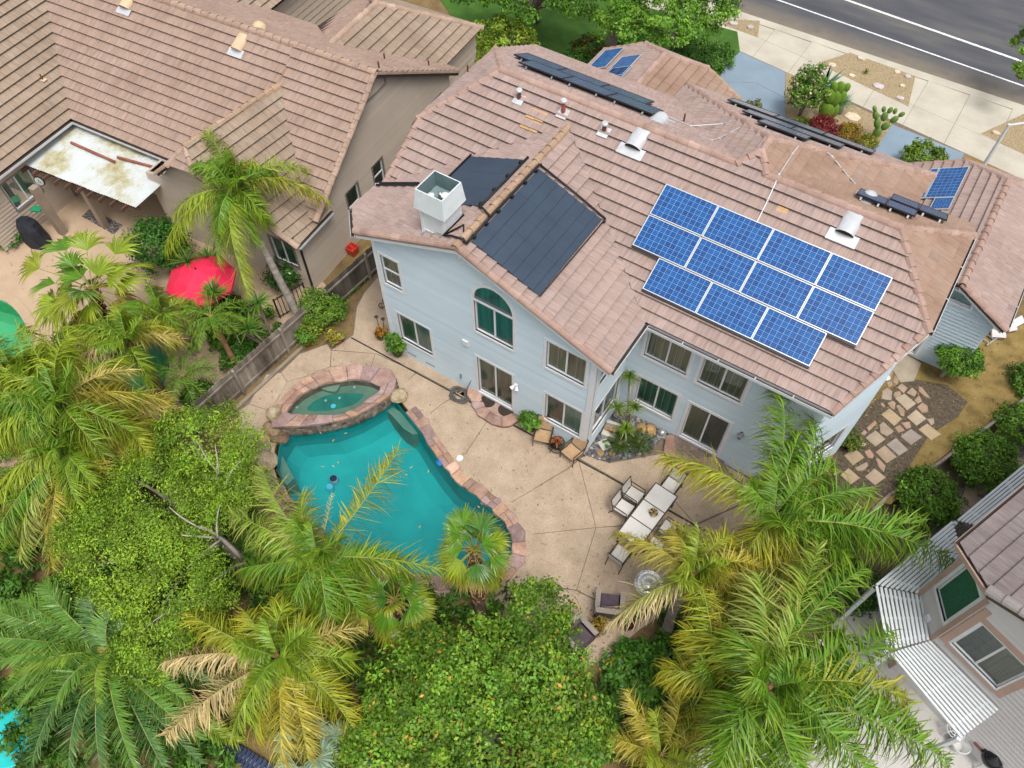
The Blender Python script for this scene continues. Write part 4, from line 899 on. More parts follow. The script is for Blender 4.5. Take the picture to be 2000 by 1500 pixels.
# west wing
bp([(XW, EY, EZ), (vx(YB), YB, ZB), (vx(YB)-0.8, YB, ZB+0.55), (vx(YB)-0.8, -4.2, ZB+0.55), (XW, -4.2, EZ)], 'tile_beige_dk')
bp([(vx(YB)-0.8, YB, ZB+0.55), (vx(YB)-0.8, -4.2, ZB+0.55), (-22, -4.2, 3.0), (-22, YB, 3.0)], 'tile_beige_dk')
# north slope and front wings
FX, FZ = -3.46, 5.02
bp([(0.32, YB, ZB), (0.32, 10.95, zbn(10.95)), (-0.35, 10.95, zbn(10.95)), (FX, YB+(ZB-FZ)/SBN, FZ), (-6.5, 10.3, zbn(10.3)), (-19.5, 10.3, zbn(10.3)), (-19.5, YB, ZB)], 'tile_beige')
FS = (FZ-3.05)/3.11
bp([(FX, YB+(ZB-FZ)/SBN, FZ), (-0.35, 10.95, 3.05), (-0.35, 14.1, 3.05), (FX, 10.85, FZ)], 'tile_beige_dk')
bp([(FX, YB+(ZB-FZ)/SBN, FZ), (FX, 10.85, FZ), (-6.5, 14.1, 3.05), (-6.5, 10.3, 3.4)], 'tile_beige')
bp([(FX, 10.85, FZ), (-0.35, 14.1, 3.05), (-6.5, 14.1, 3.05)], 'tile_beige_dk')
bp([(-9.2, 9.0, 3.3), (-9.2, 17.0, 3.3), (-12.6, 17.0, 5.3), (-12.6, 7.2, 5.3)], 'tile_beige_dk'); bp([(-12.6, 7.2, 5.3), (-12.6, 17.0, 5.3), (-16, 17, 3.3), (-16, 9, 3.3)], 'tile_beige')
br.finish(300)
bc = lambda a, b, mat='cap_beige', **k: br.caps_along(Bw(*a), Bw(*b), mat, **k)
bc((0.32, YB, ZB+.02), (-19.0, YB, ZB+.02)); bc((RX1, -0.05, RZ+.02), (-3.2, 4.27, RZ+.02), 'cap_ochre'); bc((FX, 10.85, FZ+.02), (FX, 7.6, FZ+.02)); bc((-0.35, 14.1, 3.07), (FX, 10.85, FZ+.02)); bc((-6.5, 14.1, 3.07), (FX, 10.85, FZ+.02)); bc((-4.55, -0.55, 4.77), (RX1, -0.05, RZ)); bc((-3.3, -0.55, 4.87), (RX1, -0.05, RZ)); bc((-12.6, 17, 5.32), (-12.6, 7.2, 5.32), 'cap_ochre')
for a, b in (((0.26, 0.88, zbs(0.88)+.02), (0.26, YB, ZB+.02)), ((e_eave_x, -0.28, e_eave_z+.02), (-3.3, -0.5, 4.87)), ((-5.9, -0.26, 3.62), (-4.55, -0.5, 4.77))): bc(a, b, L=0.36, r=0.13, rise=0.075, name='rake_tile')
bv = lambda v: tuple(BEX*v[0]+BEY*v[1])
WE = Wall(Bw(0, 0, 0), BEX, BEX); WE.r = Vector(BEY)
for (y0, y1, z0, z1, cur) in ((2.86, 3.74, 0.85, 2.62, ('curtain_green', 'screen_grey')), (4.62, 5.42, 1.20, 2.58, ('curtain_green', 'screen_grey')), (7.6, 8.6, 1.1, 2.6, ('curtain_green', 'screen_grey')), (8.9, 9.9, 1.1, 2.6, ('curtain_green', 'screen_grey'))):
    WE.window(beige, y0, y1, z0, z1, 'hung', 0.07, cur, trim_mat='trim_taupe')
WE.siding(beige, 'siding_beige', [(0, 0), (10.6, 0), (10.6, 3.05), (YB, 6.05), (0.9, 2.85), (0, 2.65)], 0.16)
mb = MB(); WE.strip(mb, [(0.88, zbs(0.88)-0.06), (YB, ZB-0.06), (10.95, zbn(10.95)-0.06)], 0.16, 0.24, 0.29); mb.build('barge_board', 'fascia_brown', beige)
mb = MB(); WE.strip(mb, [(YB, ZB+0.03), (10.95, zbn(10.95)+0.03)], 0.10, 0.29, 0.36); mb.build('rake_edge', 'cap_beige', beige)
mb = MB(); pv = [(4.75, 5.25), (6.3, 5.25), (6.3, 5.5), (5.52, 5.95), (4.75, 5.42)]
for (xa, za), (xb, zb) in zip(pv, pv[1:]+pv[:1]): mb.bar(WE.P(xa, za, 0.03), WE.P(xb, zb, 0.03), 0.07, 0.07, tuple(WE.n))
mb.build('gable_vent', 'trim_taupe', beige)
WS = Wall(Bw(-7.0, 0, 0), BEX, -BEY)
WS.window(beige, 5.55, 6.75, 1.05, 2.45, 'slider', 0.08, ('curtain_green', 'curtain_green'), trim_mat='trim_taupe')
WS.siding(beige, 'siding_beige', [(0, 0), (7.0, 0), (7.0, 2.65), (3.4, 4.7), (2.4, 4.7), (1.0, 3.3), (0, 3.0)], 0.16)
mb = MB(); a, b = Vector(Bw(e_eave_x, -0.32, e_eave_z-.08)), Vector(Bw(-3.3, -0.55, 4.77)); mb.bar(a, b, 0.05, 0.16); mb.build('barge_board', 'fascia_brown', beige)
mb = MB(); mb.bar(Bw(e_eave_x+.06, -0.3, e_eave_z-.06), Bw(e_eave_x+.06, 1.75, e_eave_z-.06), 0.11, 0.10); g = mb.build('gutter', 'gutter_white', beige); MB().bar(Bw(e_eave_x+.06, -0.3, e_eave_z), Bw(e_eave_x+.06, 1.75, e_eave_z), 0.085, 0.03).build('gutter_bed', 'gutter_inside', g)
mb = MB(); mb.tube([Bw(0.05, -0.02, 2.6), Bw(0.05, -0.02, 0.1)], 0.045, 8); mb.build('downpipe', 'black_metal', beige)
# patio side walls of the beige house
WP = Wall(Bw(-12.0, 0, 0), BEY, BEX); WP.r = Vector(-BEY); WP.o = Vector(Bw(-12.0, 1.25, 0))
x0, z0 = WP.at(18, 372); 
WP.window(beige, 2.75, 4.15, 1.15, 2.55, 'slider', 0.06, ('curtain_green', 'screen_grey'), trim_mat='trim_taupe')
WP.window(beige, 0.35, 1.75, 0.05, 2.1, 'fixed', 0.06, ('screen_grey',), trim_mat='trim_taupe', name='patio_door')
WP.siding(beige, 'siding_beige', [(0, 0), (5.4, 0), (5.4, 2.95), (0, 2.95)], 0.16)
WQ = Wall(Bw(-12.0, 1.25, 0), BEX, -BEY); WQ.siding(beige, 'siding_beige', [(0, 0), (12.0, 0), (12.0, 2.95), (0, 2.95)], 0.16)
WR = Wall(Bw(-7.0, 0, 0), BEY, -BEX); WR.siding(beige, 'siding_beige', [(0, 0), (1.25, 0), (1.25, 3.0), (0, 3.0)], 0.16)
for o_, r_, n_, L in ((Bw(-21.5, 10.1, 0), BEX, BEY, 21.3), (Bw(-6.2, 10.1, 0), BEY, -BEX, 3.8), (Bw(-0.6, 10.1, 0), BEY, BEX, 3.8), (Bw(-6.2, 13.9, 0), BEX, BEY, 5.6), (Bw(-21.5, -4, 0), BEY, -BEX, 14.1), (Bw(-21.5, -4.05, 0), BEX, -BEY, 9.5), (Bw(-9.6, 10.1, 0), BEY, BEX, 6.7), (Bw(-15.6, 10.1, 0), BEY, -BEX, 6.7), (Bw(-15.6, 16.8, 0), BEX, BEY, 6.0)):
    Wall(o_, r_, n_).siding(beige, 'siding_beige', [(0, 0), (L, 0), (L, 2.95), (0, 2.95)], 0.32)
def bgut(a, b):
    mb = MB(); a, b = Vector(Bw(*a)), Vector(Bw(*b)); mb.bar(a, b, 0.12, 0.10); g = mb.build('gutter', 'gutter_white', beige); MB().bar(a+Vector((0, 0, .05)), b+Vector((0, 0, .05)), 0.09, 0.03).build('gutter_bed', 'gutter_inside', g)
bgut((XW+.02, EY-.07, EZ-.06), (-6.6, EY-.07, EZ-.06)); bgut((XW+.07, EY, EZ-.06), (XW+.07, -4.2, EZ-.06))
# roof vents of the beige house
plain('vent_cream', (0.62, 0.46, 0.29), 0.6)
def on_bs(x, y, h=0.0): a = math.atan(SB); return Vector(Bw(x, y, zbs(y)))+Vector(-BEY*math.sin(a)+np.array([0, 0, math.cos(a)]))*h
def beyebrow(px, py):
    n = np.array([0, 0, 1.])-SB*BEY; q = UN(px, py, n, n@BO+ZB-SB*YB)-BO; x, y = q@BEX, q@BEY; mb = MB(); N = 10; V = []
    for t, k in ((0.0, 1.0), (0.28, 0.62), (0.55, 0.06)):
        for i in range(N+1): a = math.pi*i/N; V.append(on_bs(x+math.cos(a)*.24, y+t, 0.05+math.sin(a)*0.28*k))
    mb.add(V, [(r_*(N+1)+i, r_*(N+1)+i+1, (r_+1)*(N+1)+i+1, (r_+1)*(N+1)+i) for r_ in range(2) for i in range(N)]); v = mb.build('dormer_vent', 'vent_cream', beige, True)
    MB().add([on_bs(x-.34, y-.22, .12), on_bs(x+.34, y-.22, .12), on_bs(x+.34, y+.05, .08), on_bs(x-.34, y+.05, .08)], [(0, 1, 2, 3)]).build('flashing', 'vent_metal', v)
    MB().add([on_bs(x+math.cos(math.pi*i/N)*.22, y+.02, .05+math.sin(math.pi*i/N)*.27) for i in range(N+1)], [tuple(range(N+1))]).build('louvre', 'vent_cream', v)
beyebrow(465, 100); beyebrow(247, 18)
n = np.array([0, 0, 1.])+SBN*BEY; q = UN(507, 58, n, n@BO+ZB+SBN*YB)
MB().lathe([(0.3, -.1), (0.27, .15), (.15, .28), (.03, .32)], tuple(q), 14).build('dormer_vent', 'vent_cream', beige, True)
for px in ((741, 137), (752, 120), (838, 133)): q = UN(px[0], px[1], n, n@BO+ZB+SBN*YB); MB().tube([q, q+np.array([0, 0, .35])], 0.03, 8).build('pipe_stub', 'rust_pipe', beige)
n = np.array([0, 0, 1.])+SB*BEX; q = UN(85, 158, n, n@BO+ZW+SB*XW); mb = MB(); mb.box((q[0], q[1], q[2]+.06), (.30, .2, .03), TH); v = mb.build('vent_flashing', 'vent_cream', beige); MB().tube([q, q+np.array([0, 0, .3])], 0.03, 8).build('pipe_stub', 'rust_pipe', v)

# ---- pergola with corrugated plastic sheets
plain('beam_brown', (0.12, 0.06, 0.04), 0.75); mk('post_taupe', [(0.3, (0.26, 0.20, 0.155)), (0.7, (0.33, 0.26, 0.20))], 2, 0.75)
def corr_mat():
    m, nt, b = _new('corrugated'); pos = _pos(nt)
    n1 = _noise(nt, pos, 0.9, 6, 0.65); c = _ramp(nt, n1, [(0.35, (0.56, 0.60, 0.62)), (0.5, (0.52, 0.54, 0.51)), (0.6, (0.40, 0.37, 0.22)), (0.72, (0.24, 0.17, 0.07))])
    nt.links.new(c, b.inputs['Base Color']); b.inputs['Roughness'].default_value = 0.35
corr_mat()
per = thing('pergola', 'brown patio pergola under stained corrugated plastic, beside the beige house', 'pergola', Bw(-9, -1.0, 0))
PZ = 2.72
c_nw, c_ne = BU(146, 240, PZ), BU(318, 316, PZ); 
P0 = np.array(U(146, 238, PZ)); P1 = np.array(U(345, 330, PZ)); Q0 = np.array(U(45, 320, PZ-.12)); Q1 = np.array(U(262, 404, PZ-.12))
nsh = 7
for k in range(nsh):
    t0, t1 = k/nsh, (k+1)/nsh+0.01; mb = MB(); V = []; N = 14
    for i in range(N+1):
        t = t0+(t1-t0)*i/N; h = 0.02*(1 if i % 2 else -1)+0.022*(k % 2)
        a = P0+(P1-P0)*t; b = Q0+(Q1-Q0)*t; V += [(a[0], a[1], a[2]+h), (b[0], b[1], b[2]+h)]
    mb.add(V, [(2*i, 2*i+1, 2*i+3, 2*i+2) for i in range(N)]); mb.build('corrugated_sheet', 'corrugated', per)
dirn = (Q0-P0)/np.linalg.norm(Q0-P0); along = (P1-P0)/np.linalg.norm(P1-P0)
for k in range(10):
    t = (k+.3)/10; a = P0+(P1-P0)*t; b = Q0+(Q1-Q0)*t+dirn*0.28; mb = MB(); mb.bar((a[0], a[1], a[2]-.12), (b[0], b[1], b[2]-.10), .06, .14); mb.build('rafter', 'beam_brown', per)
for f in (0.10, 0.93):
    a = P0+(Q0-P0)*f; b = P1+(Q1-P1)*f; MB().bar((a[0], a[1], a[2]-.24), (b[0], b[1], b[2]-.24), .09, .16).build('beam', 'beam_brown', per)
for (p_, w_) in ((U(124, 455, 0), .28), (U(205, 440, 0), .26)):
    MB().box((p_[0], p_[1], 1.22), (w_, w_, 2.45), TH).build('post', 'post_taupe', per)
mk('red_board', [(0.3, (0.22, 0.07, 0.045)), (0.7, (0.32, 0.115, 0.075))], 3, 0.7)
a, b = U(138, 278, PZ+.06), U(224, 316, PZ+.06); tag(MB().bar(a, b, .09, .06).build('loose_board', 'red_board'), 'red-brown board lying on the yellowed pergola sheets', 'board')
a, b = U(229, 307, PZ+.06), U(310, 329, PZ+.06); tag(MB().bar(a, b, .09, .06).build('loose_board', 'red_board'), 'red-brown board lying on the whiter pergola sheets near the roof corner', 'board')

# ------------------------------------------------------------------ white house at the lower right
TB = math.radians(-22); EX = np.array([math.cos(TB), math.sin(TB), 0]); EYv = np.array([-math.sin(TB), math.cos(TB), 0])
wh = thing('white_house', 'white sided house with pink trim and grey-brown roof, cut by the right picture edge', 'house', (11.5, -0.5, Z_LOW))
ZEH = 5.5
e0, e1, e2 = U(2000, 960, ZEH), U(1874, 1063, ZEH), U(1914, 1168, ZEH)
A_ = np.array([10.92, -1.02, 0]); B_ = np.array([10.34, -0.02, 0])
wr = Roof(wh, expo=0.40, wid=0.45, lift=0.06)
up = EX*math.cos(0.42)+np.array([0, 0, math.sin(0.42)])
far0 = e1+EYv*9
def slope_pt(p, d): return p+EX*d+np.array([0, 0, 0.42*d])
e1z = np.array(e1); e2z = np.array(e2); 
d2 = (e2z-e1z)@EX; e2s = e2z.copy(); e2s[2] = ZEH
wr.plane([tuple(e1z), tuple(slope_pt(e1z+EYv*((e2z-e1z)@EYv), d2)), tuple(slope_pt(e1z+EYv*((e2z-e1z)@EYv), 6)), tuple(slope_pt(far0, 6)), tuple(far0)], 'tile_grey')
wr.finish(200)
ea = slope_pt(e1z+EYv*((e2z-e1z)@EYv), d2); eb = slope_pt(e1z+EYv*((e2z-e1z)@EYv), 6)
wr.caps_along(tuple(ea+np.array([0, 0, .03])), tuple(eb+np.array([0, 0, .03])), 'cap_grey', 0.38, 0.15, 0.08, name='rake_tile')
mb = MB(); mb.bar(tuple(e1z+np.array([-.05, 0, -.08])), tuple(far0+np.array([-.05, 0, -.08])), .12, .12); g = mb.build('gutter', 'trim_pink', wh); MB().bar(tuple(e1z+np.array([-.05, 0, -.02])), tuple(far0+np.array([-.05, 0, -.02])), .085, .04).build('gutter_bed', 'gutter_inside', g)
mb = MB(); mb.bar(tuple(e1z+np.array([0, -.03, -.10])), tuple(ea+np.array([0, -.03, -.10])), .10, .14); g = mb.build('gutter', 'trim_pink', wh); MB().bar(tuple(e1z+np.array([0.02, -.01, -.03])), tuple(ea+np.array([0.02, -.01, -.03])), .07, .05).build('gutter_bed', 'gutter_inside', g)
mb = MB(); mb.bar(tuple(ea+np.array([0, -.05, -.12])), tuple(eb+np.array([0, -.05, -.12])), .06, .16); mb.build('barge_board', 'fascia_brown', wh)
f1 = Vector(B_-A_); F1 = Wall((A_[0], A_[1], Z_LOW), f1, (f1.y, -f1.x, 0)); F1.r = f1.normalized(); F1.n = Vector((-f1.y, f1.x, 0)).normalized()
if F1.n.x > 0: F1.n = -F1.n
L1 = f1.length
F1.window(wh, 0.05, L1-0.05, 3.55, 5.6, 'screen', 0.09, ('screen_green',), label='window with a green sun screen above the slatted cover')
F1.siding(wh, 'siding_white', [(0, 0), (L1, 0), (L1, 5.85), (0, 5.85)], 0.2)
mb = MB(); F1.board(mb, -.10, .04, 0, 5.8, .02, .06); F1.board(mb, L1-.04, L1+.10, 0, 5.8, .02, .06); mb.build('corner_board', 'trim_pink', wh)
F2 = Wall((A_[0], A_[1], Z_LOW), EX, -EYv)
x0, z0 = F2.at(1873, 1236); x1, z1 = F2.at(1990, 1265); x2, z2 = F2.at(1928, 1212); x3, z3 = F2.at(1930, 1290)
F2.window(wh, 0.28, 1.72, 3.25, 4.95, 'slider', 0.05, ('screen_grey', 'curtain_sand'), label='upstairs slider window in a pink surround')
mb = MB(); F2.board(mb, 0.10, 0.28, 3.1, 5.5, .02, .05); F2.board(mb, 1.72, 1.90, 3.1, 5.5, .02, .05); F2.board(mb, 0.28, 1.72, 4.95, 5.2, .02, .05); F2.board(mb, 0.28, 1.72, 3.05, 3.25, .02, .05); mb.build('window_surround', 'trim_pink', wh)
F2.siding(wh, 'siding_white', [(0, 0), (6.5, 0), (6.5, 8.2), (0, 5.9)], 0.2)
F3 = Wall((B_[0], B_[1], Z_LOW), EYv, -EX); F3.siding(wh, 'siding_white', [(0, 0), (9, 0), (9, 5.85), (0, 5.85)], 0.2)
mb = MB(); mb.add([tuple(e1z-[0, 0, .16]), tuple(ea-np.array([0, 0, .16])), (A_[0], A_[1], 5.35), (B_[0], B_[1], 5.35), tuple(B_+EYv*9+np.array([0, 0, 5.35])), tuple(far0-np.array([0, 0, .16]))], [(0, 1, 2, 3), (0, 3, 4, 5)]); mb.build('soffit', 'trim_pink', wh)
x, z = F1.at(1817, 1208); mb = MB(); F1.board(mb, x-.09, x+.09, z-.1, z+.1, .02, .1); mb.build('meter_box', 'white_trim', wh)
# white slatted sun covers: three frames of slats
plain('slat_white', (0.72, 0.76, 0.78), 0.45, var=0.04)
ZL = 2.3
def lattice(label, p0, p1, q0, q1, n, legs=()):
    """slats parallel to p0-p1, stepping towards q0-q1"""
    p0, p1, q0, q1 = (np.array(U(*k, ZL)) for k in (p0, p1, q0, q1))
    t = thing('slatted_cover', label, 'sun cover', (p0[0], p0[1], Z_LOW), 'white slatted sun covers')
    for i in range(n):
        f = i/(n-1); a = p0+(q0-p0)*f; b = p1+(q1-p1)*f
        MB().bar(tuple(a), tuple(b), min(.068, np.linalg.norm(q0-p0)/(n-1)*.62), 0.05).build('slat', 'slat_white', t)
    for f in (0.12, 0.5, 0.88):
        a = p0+(p1-p0)*f; b = q0+(q1-q0)*f; MB().bar((a[0], a[1], ZL-.085), (b[0], b[1], ZL-.085), .05, .11).build('rafter', 'slat_white', t)
    for k in legs:
        p = (p0, p1, q0, q1)[k]; MB().box((p[0], p[1], (ZL-.14+Z_LOW)/2), (.10, .10, ZL-.14-Z_LOW)).build('post', 'slat_white', t)
lattice('white slatted cover below the green-screened window', (1712, 1145), (1735, 1270), (1798, 1163), (1812, 1250), 11, (0, 1))
lattice('white slatted cover along the wall under the slider window', (1740, 1275), (1878, 1440), (1814, 1252), (1948, 1388), 12, (0, 1))
lattice('white slatted cover running up from the corner under the palm frond', (1712, 1143), (1860, 1020), (1798, 1160), (1880, 1085), 10, (0,))
lattice('white slatted cover at the right picture edge beside the gravel', (1871, 1017), (2060, 860), (1915, 1028), (2060, 915), 7, (0,))
bed('pebble_strip', [(1700, 1160), (1790, 1080), (1830, 1000), (1990, 850), (2100, 760), (2100, 900), (1900, 1080), (1790, 1180)], 'dark_gravel', Z_LOW+0.03, 'grey pebble strip along the white house', Z_LOW-.05)
struct('white_house_patio', MB().prism([p[:2] for p in PX([(1440, 1360), (1600, 1250), (1700, 1130), (1760, 1190), (1800, 1300), (1990, 1520), (1990, 1640), (1400, 1640)], Z_LOW)], Z_LOW-.1, Z_LOW+0.012), 'white_concrete')
# ------------------------------------------------------------------ plants
def leaf_mat(name, rough=0.5, trans=0.22, spec=0.35):
    m = bpy.data.materials.new(name); m.use_nodes = True; nt = m.node_tree; nt.nodes.clear(); MATS[name] = m
    o = nt.nodes.new('ShaderNodeOutputMaterial'); b = nt.nodes.new('ShaderNodeBsdfPrincipled'); t = nt.nodes.new('ShaderNodeBsdfTranslucent'); mx = nt.nodes.new('ShaderNodeMixShader')
    at = _attr(nt).outputs['Color']; n = _noise(nt, _pos(nt), 2.2, 3)
    col = _mix(nt, 0.5, at, _ramp(nt, n, [(0.3, (0.85, 0.92, 0.7)), (0.7, (1.55, 1.52, 1.15))]), 'MULTIPLY')
    nt.links.new(col, b.inputs['Base Color']); nt.links.new(_mix(nt, 1.0, col, (1.25, 1.3, 0.6), 'MULTIPLY'), t.inputs[0])
    b.inputs['Roughness'].default_value = rough; b.inputs['Specular IOR Level'].default_value = spec; mx.inputs[0].default_value = trans
    nt.links.new(b.outputs[0], mx.inputs[1]); nt.links.new(t.outputs[0], mx.inputs[2]); nt.links.new(mx.outputs[0], o.inputs[0])
leaf_mat('leaf'); leaf_mat('leaf_glossy', 0.35, 0.25, 0.5); leaf_mat('frond_leaf', 0.42, 0.18, 0.38); leaf_mat('leaf_dull', 0.7, 0.3, 0.2)
mk('bark', [(0.3, (0.10, 0.075, 0.055)), (0.7, (0.25, 0.20, 0.16))], 4, 0.9, 8, 0.8, 25, stretch=(1, 1, 0.25))
mk('bark_grey', [(0.3, (0.16, 0.135, 0.115)), (0.7, (0.34, 0.30, 0.265))], 3, 0.9, 8, 0.8, 18, stretch=(1, 1, 2.5))
mk('bark_rough', [(0.3, (0.045, 0.03, 0.022)), (0.6, (0.12, 0.085, 0.06)), (0.8, (0.22, 0.165, 0.12))], 6, 0.95, 8, 1.0, 14)
mk('fibre', [(0.3, (0.14, 0.07, 0.03)), (0.7, (0.34, 0.20, 0.10))], 9, 0.95, 6, 0.9, 30)
GREEN = (0.098, 0.235, 0.018); YELLOW = (0.40, 0.345, 0.032); LIME = (0.235, 0.325, 0.022); TAN = (0.46, 0.355, 0.20); DEEP = (0.055, 0.165, 0.022); BLUEG = (0.055, 0.17, 0.075)
def lerp(a, b, t): return tuple(x+(y-x)*t for x, y in zip(a, b))
class Ribbons:
    """many thin ribbons of leaf, gathered in arrays"""
    def __init__(s): s.V = []; s.F = []; s.T = []; s.n = 0
    def batch(s, P, W, widths, col):
        """P (m,k,3) centre lines, W (m,k,3) width directions, widths (m,k), col (m,k-1,3)"""
        m, k = P.shape[:2]; w = widths[..., None]/2; s.V.append(np.stack([P-W*w, P+W*w], 2).reshape(-1, 3))
        b = s.n+2*k*np.arange(m)[:, None]+2*np.arange(k-1)[None]; s.F.append(np.stack([b, b+1, b+3, b+2], -1).reshape(-1, 4)); s.T.append(np.broadcast_to(col, (m, k-1, 3)).reshape(-1, 3)); s.n += 2*k*m
    def add(s, P, W, widths, col): s.batch(np.asarray(P)[None], np.asarray(W)[None], np.asarray(widths)[None], np.array(col)[None] if isinstance(col, list) else np.array(col)[None, None])
    def tube(s, P, r, col, n=5):
        P = np.asarray(P); k = len(P); ring = []
        d = np.gradient(P, axis=0); d /= np.linalg.norm(d, axis=1)[:, None]+1e-9
        x = np.cross(d, [0.31, 0.2, 0.93]); x /= np.linalg.norm(x, axis=1)[:, None]+1e-9; y = np.cross(d, x)
        for j in range(n): a = 2*math.pi*j/n; ring.append(P+(x*math.cos(a)+y*math.sin(a))*np.asarray(r)[:, None])
        s.V.append(np.stack(ring, 1).reshape(-1, 3)); i, j = np.meshgrid(np.arange(k-1), np.arange(n), indexing='ij'); b = s.n+i*n; s.F.append(np.stack([b+j, b+(j+1) % n, b+n+(j+1) % n, b+n+j], -1).reshape(-1, 4)); s.T.append(np.broadcast_to(np.array(col), ((k-1)*n, 3))); s.n += k*n
    def build(s, name, mat, parent=None):
        me = np_mesh(name, np.concatenate(s.V), np.concatenate(s.F), np.clip(np.concatenate(s.T), 0, 1)); return link(name, me, mat, parent)
def bez(a, b, arch, n, side=0.0):
    a, b = np.array(a, float), np.array(b, float); L = np.linalg.norm(b-a)
    h = (b-a)*[1, 1, 0]; s = np.cross([0, 0, 1], h); s /= np.linalg.norm(s)+1e-9
    c = a+(b-a)*0.48+np.array([0, 0, arch])+s*side*L
    t = np.linspace(0, 1, n)[:, None]; return (1-t)**2*a+2*t*(1-t)*c+t*t*b
def vnorm(v): return v/(np.linalg.norm(v)+1e-9)
def vn(v): return v/(np.linalg.norm(v, axis=-1, keepdims=True)+1e-9)
def lerps(a, b, t): a, b = np.array(a), np.array(b); return a+(b-a)*np.clip(t, 0, 1)[..., None]
def pinnate(rb, hub, tip, arch=0.8, leaf=0.6, n=44, w=0.036, col=GREEN, tipcol=None, plume=0.6, sag=0.75, stiff=False, start=0.16, rach=0.022, rcol=None, side=0.0, R=nrs, roll=None):
    """feather frond along an arched rachis from hub to tip"""
    P = bez(hub, tip, arch, 26, side); rb.tube(P[::2], np.linspace(rach, rach*0.3, 13), rcol or lerp(col, (0.40, 0.36, 0.10), 0.55), 5)
    T = vn(np.gradient(P, axis=0)); tipcol = tipcol or lerp(col, YELLOW, 0.3); m = 2*n
    s = np.repeat(start+(1-start)*(np.arange(n)+R.uniform(-.4, .4, n))/n, 2).clip(0, .995)+R.uniform(-.004, .004, m); s = s.clip(0, .995); f = s*25; k = f.astype(int); fr = (f-k)[:, None]
    p = P[k]*(1-fr)+P[np.minimum(k+1, 25)]*fr; t = T[k]; sd = vn(np.cross(t, [0, 0, 1.])); nm = np.cross(sd, t); sg = np.tile([-1., 1.], n)[:, None]
    if not stiff: ro = ((R.uniform(-.7, .7) if roll is None else roll)*(.2+s))[:, None]; sd, nm = sd*np.cos(ro)+nm*np.sin(ro), nm*np.cos(ro)-sd*np.sin(ro)
    prof = 0.45+0.55*np.sin(math.pi*np.minimum(1, (s-start)/(1-start)*0.82+0.16)); l = (leaf*prof*R.uniform(.7, 1.15, m))[:, None]; fw = ((0.3+0.8*s+R.normal(0, .06 if stiff else .24, m))*.8)[:, None]
    lift = (0.35+R.uniform(-.1, .1, m) if stiff else R.uniform(-plume, plume*0.8, m))[:, None]
    d = vn(sd*sg*np.cos(fw)+t*np.sin(fw)+nm*lift); K = 5; u = np.linspace(0, 1, K)[None, :, None]; g = sag*(0.25 if stiff else 1.0)*R.uniform(.35, 1.75, m)[:, None, None]
    Q = p[:, None]+d[:, None]*l[:, None]*u*(1-0.18*g*u)+np.array([0, 0, -1.])*l[:, None]*g*0.66*u**2+(nm[:, None]*R.uniform(-.22, .22, m)[:, None, None]+t[:, None]*R.uniform(-.25, .25, m)[:, None, None])*l[:, None]*u**2
    wv = vn(np.cross(d, [0, 0, 1.])*.6+t*.5+nm*R.uniform(-.5, .5, m)[:, None]); c = R.uniform(.68, 1.3, m)[:, None, None]; fade = R.uniform(-.2, .25, m)[:, None]
    cc = lerps(col, tipcol, np.array([0, .2, .5, .9])[None]+fade+(.35*s*s)[:, None])*c
    rb.batch(Q, np.repeat(wv[:, None], K, 1), np.array([.6, 1.0, .9, .6, .1])[None]*w*R.uniform(.7, 1.2, m)[:, None], cc)
def fan(rb, hub, cen, rad=0.75, col=GREEN, tipcol=None, n=30, spread=2.5, R=nrs, fold=0.25, rach=0.018):
    """fan frond: petiole hub->cen, then radiating pleated blades with split drooping tips"""
    P = bez(hub, cen, 0.12, 8); rb.tube(P, np.linspace(rach, rach*.7, 8), lerp(col, (0.38, 0.33, 0.09), .6), 5)
    ax = vnorm(vnorm(np.array(cen)-np.array(hub))+np.array([R.uniform(-.25, .25), R.uniform(-.25, .25), R.uniform(-.45, .15)])); sd = vnorm(np.cross(ax, [0, 0, 1])); up = np.cross(sd, ax); tw = R.uniform(-.6, .6); sd, up = sd*math.cos(tw)+up*math.sin(tw), up*math.cos(tw)-sd*math.sin(tw); tipcol = tipcol or lerp(col, YELLOW, .4)
    a = spread*(np.arange(n)/(n-1)-.5)+R.uniform(-.03, .03, n); l = (rad*(1-.2*np.abs(a)/spread*2)*R.uniform(.82, 1.1, n))[:, None, None]; d = ax*np.cos(a)[:, None]+sd*np.sin(a)[:, None]; u = np.array([0, .35, .6, .8, 1.0])[None, :, None]; dr = R.uniform(.45, 1.3, n)[:, None, None]
    Q = np.array(cen, float)+d[:, None]*l*u+up*(fold*l*np.abs(np.sin(a))[:, None, None]*u*.7)+np.array([0, 0, -1.])*l*(.05*u+dr*np.maximum(0, u-.45)**1.5)
    wv = vn(np.cross(d, up)+up*np.where(np.arange(n) % 2, .4, -.4)[:, None]); wd = np.array([.012, .36, .52, .34, .05])[None]*l[:, 0]*spread/(n-1)*1.55; c = R.uniform(.7, 1.25, n)[:, None, None]; f = R.uniform(-.15, .25, n)[:, None]
    rb.batch(Q, np.repeat(wv[:, None], 5, 1), wd, lerps(col, tipcol, np.array([0, .05, .35, .9])[None]+f)*c)
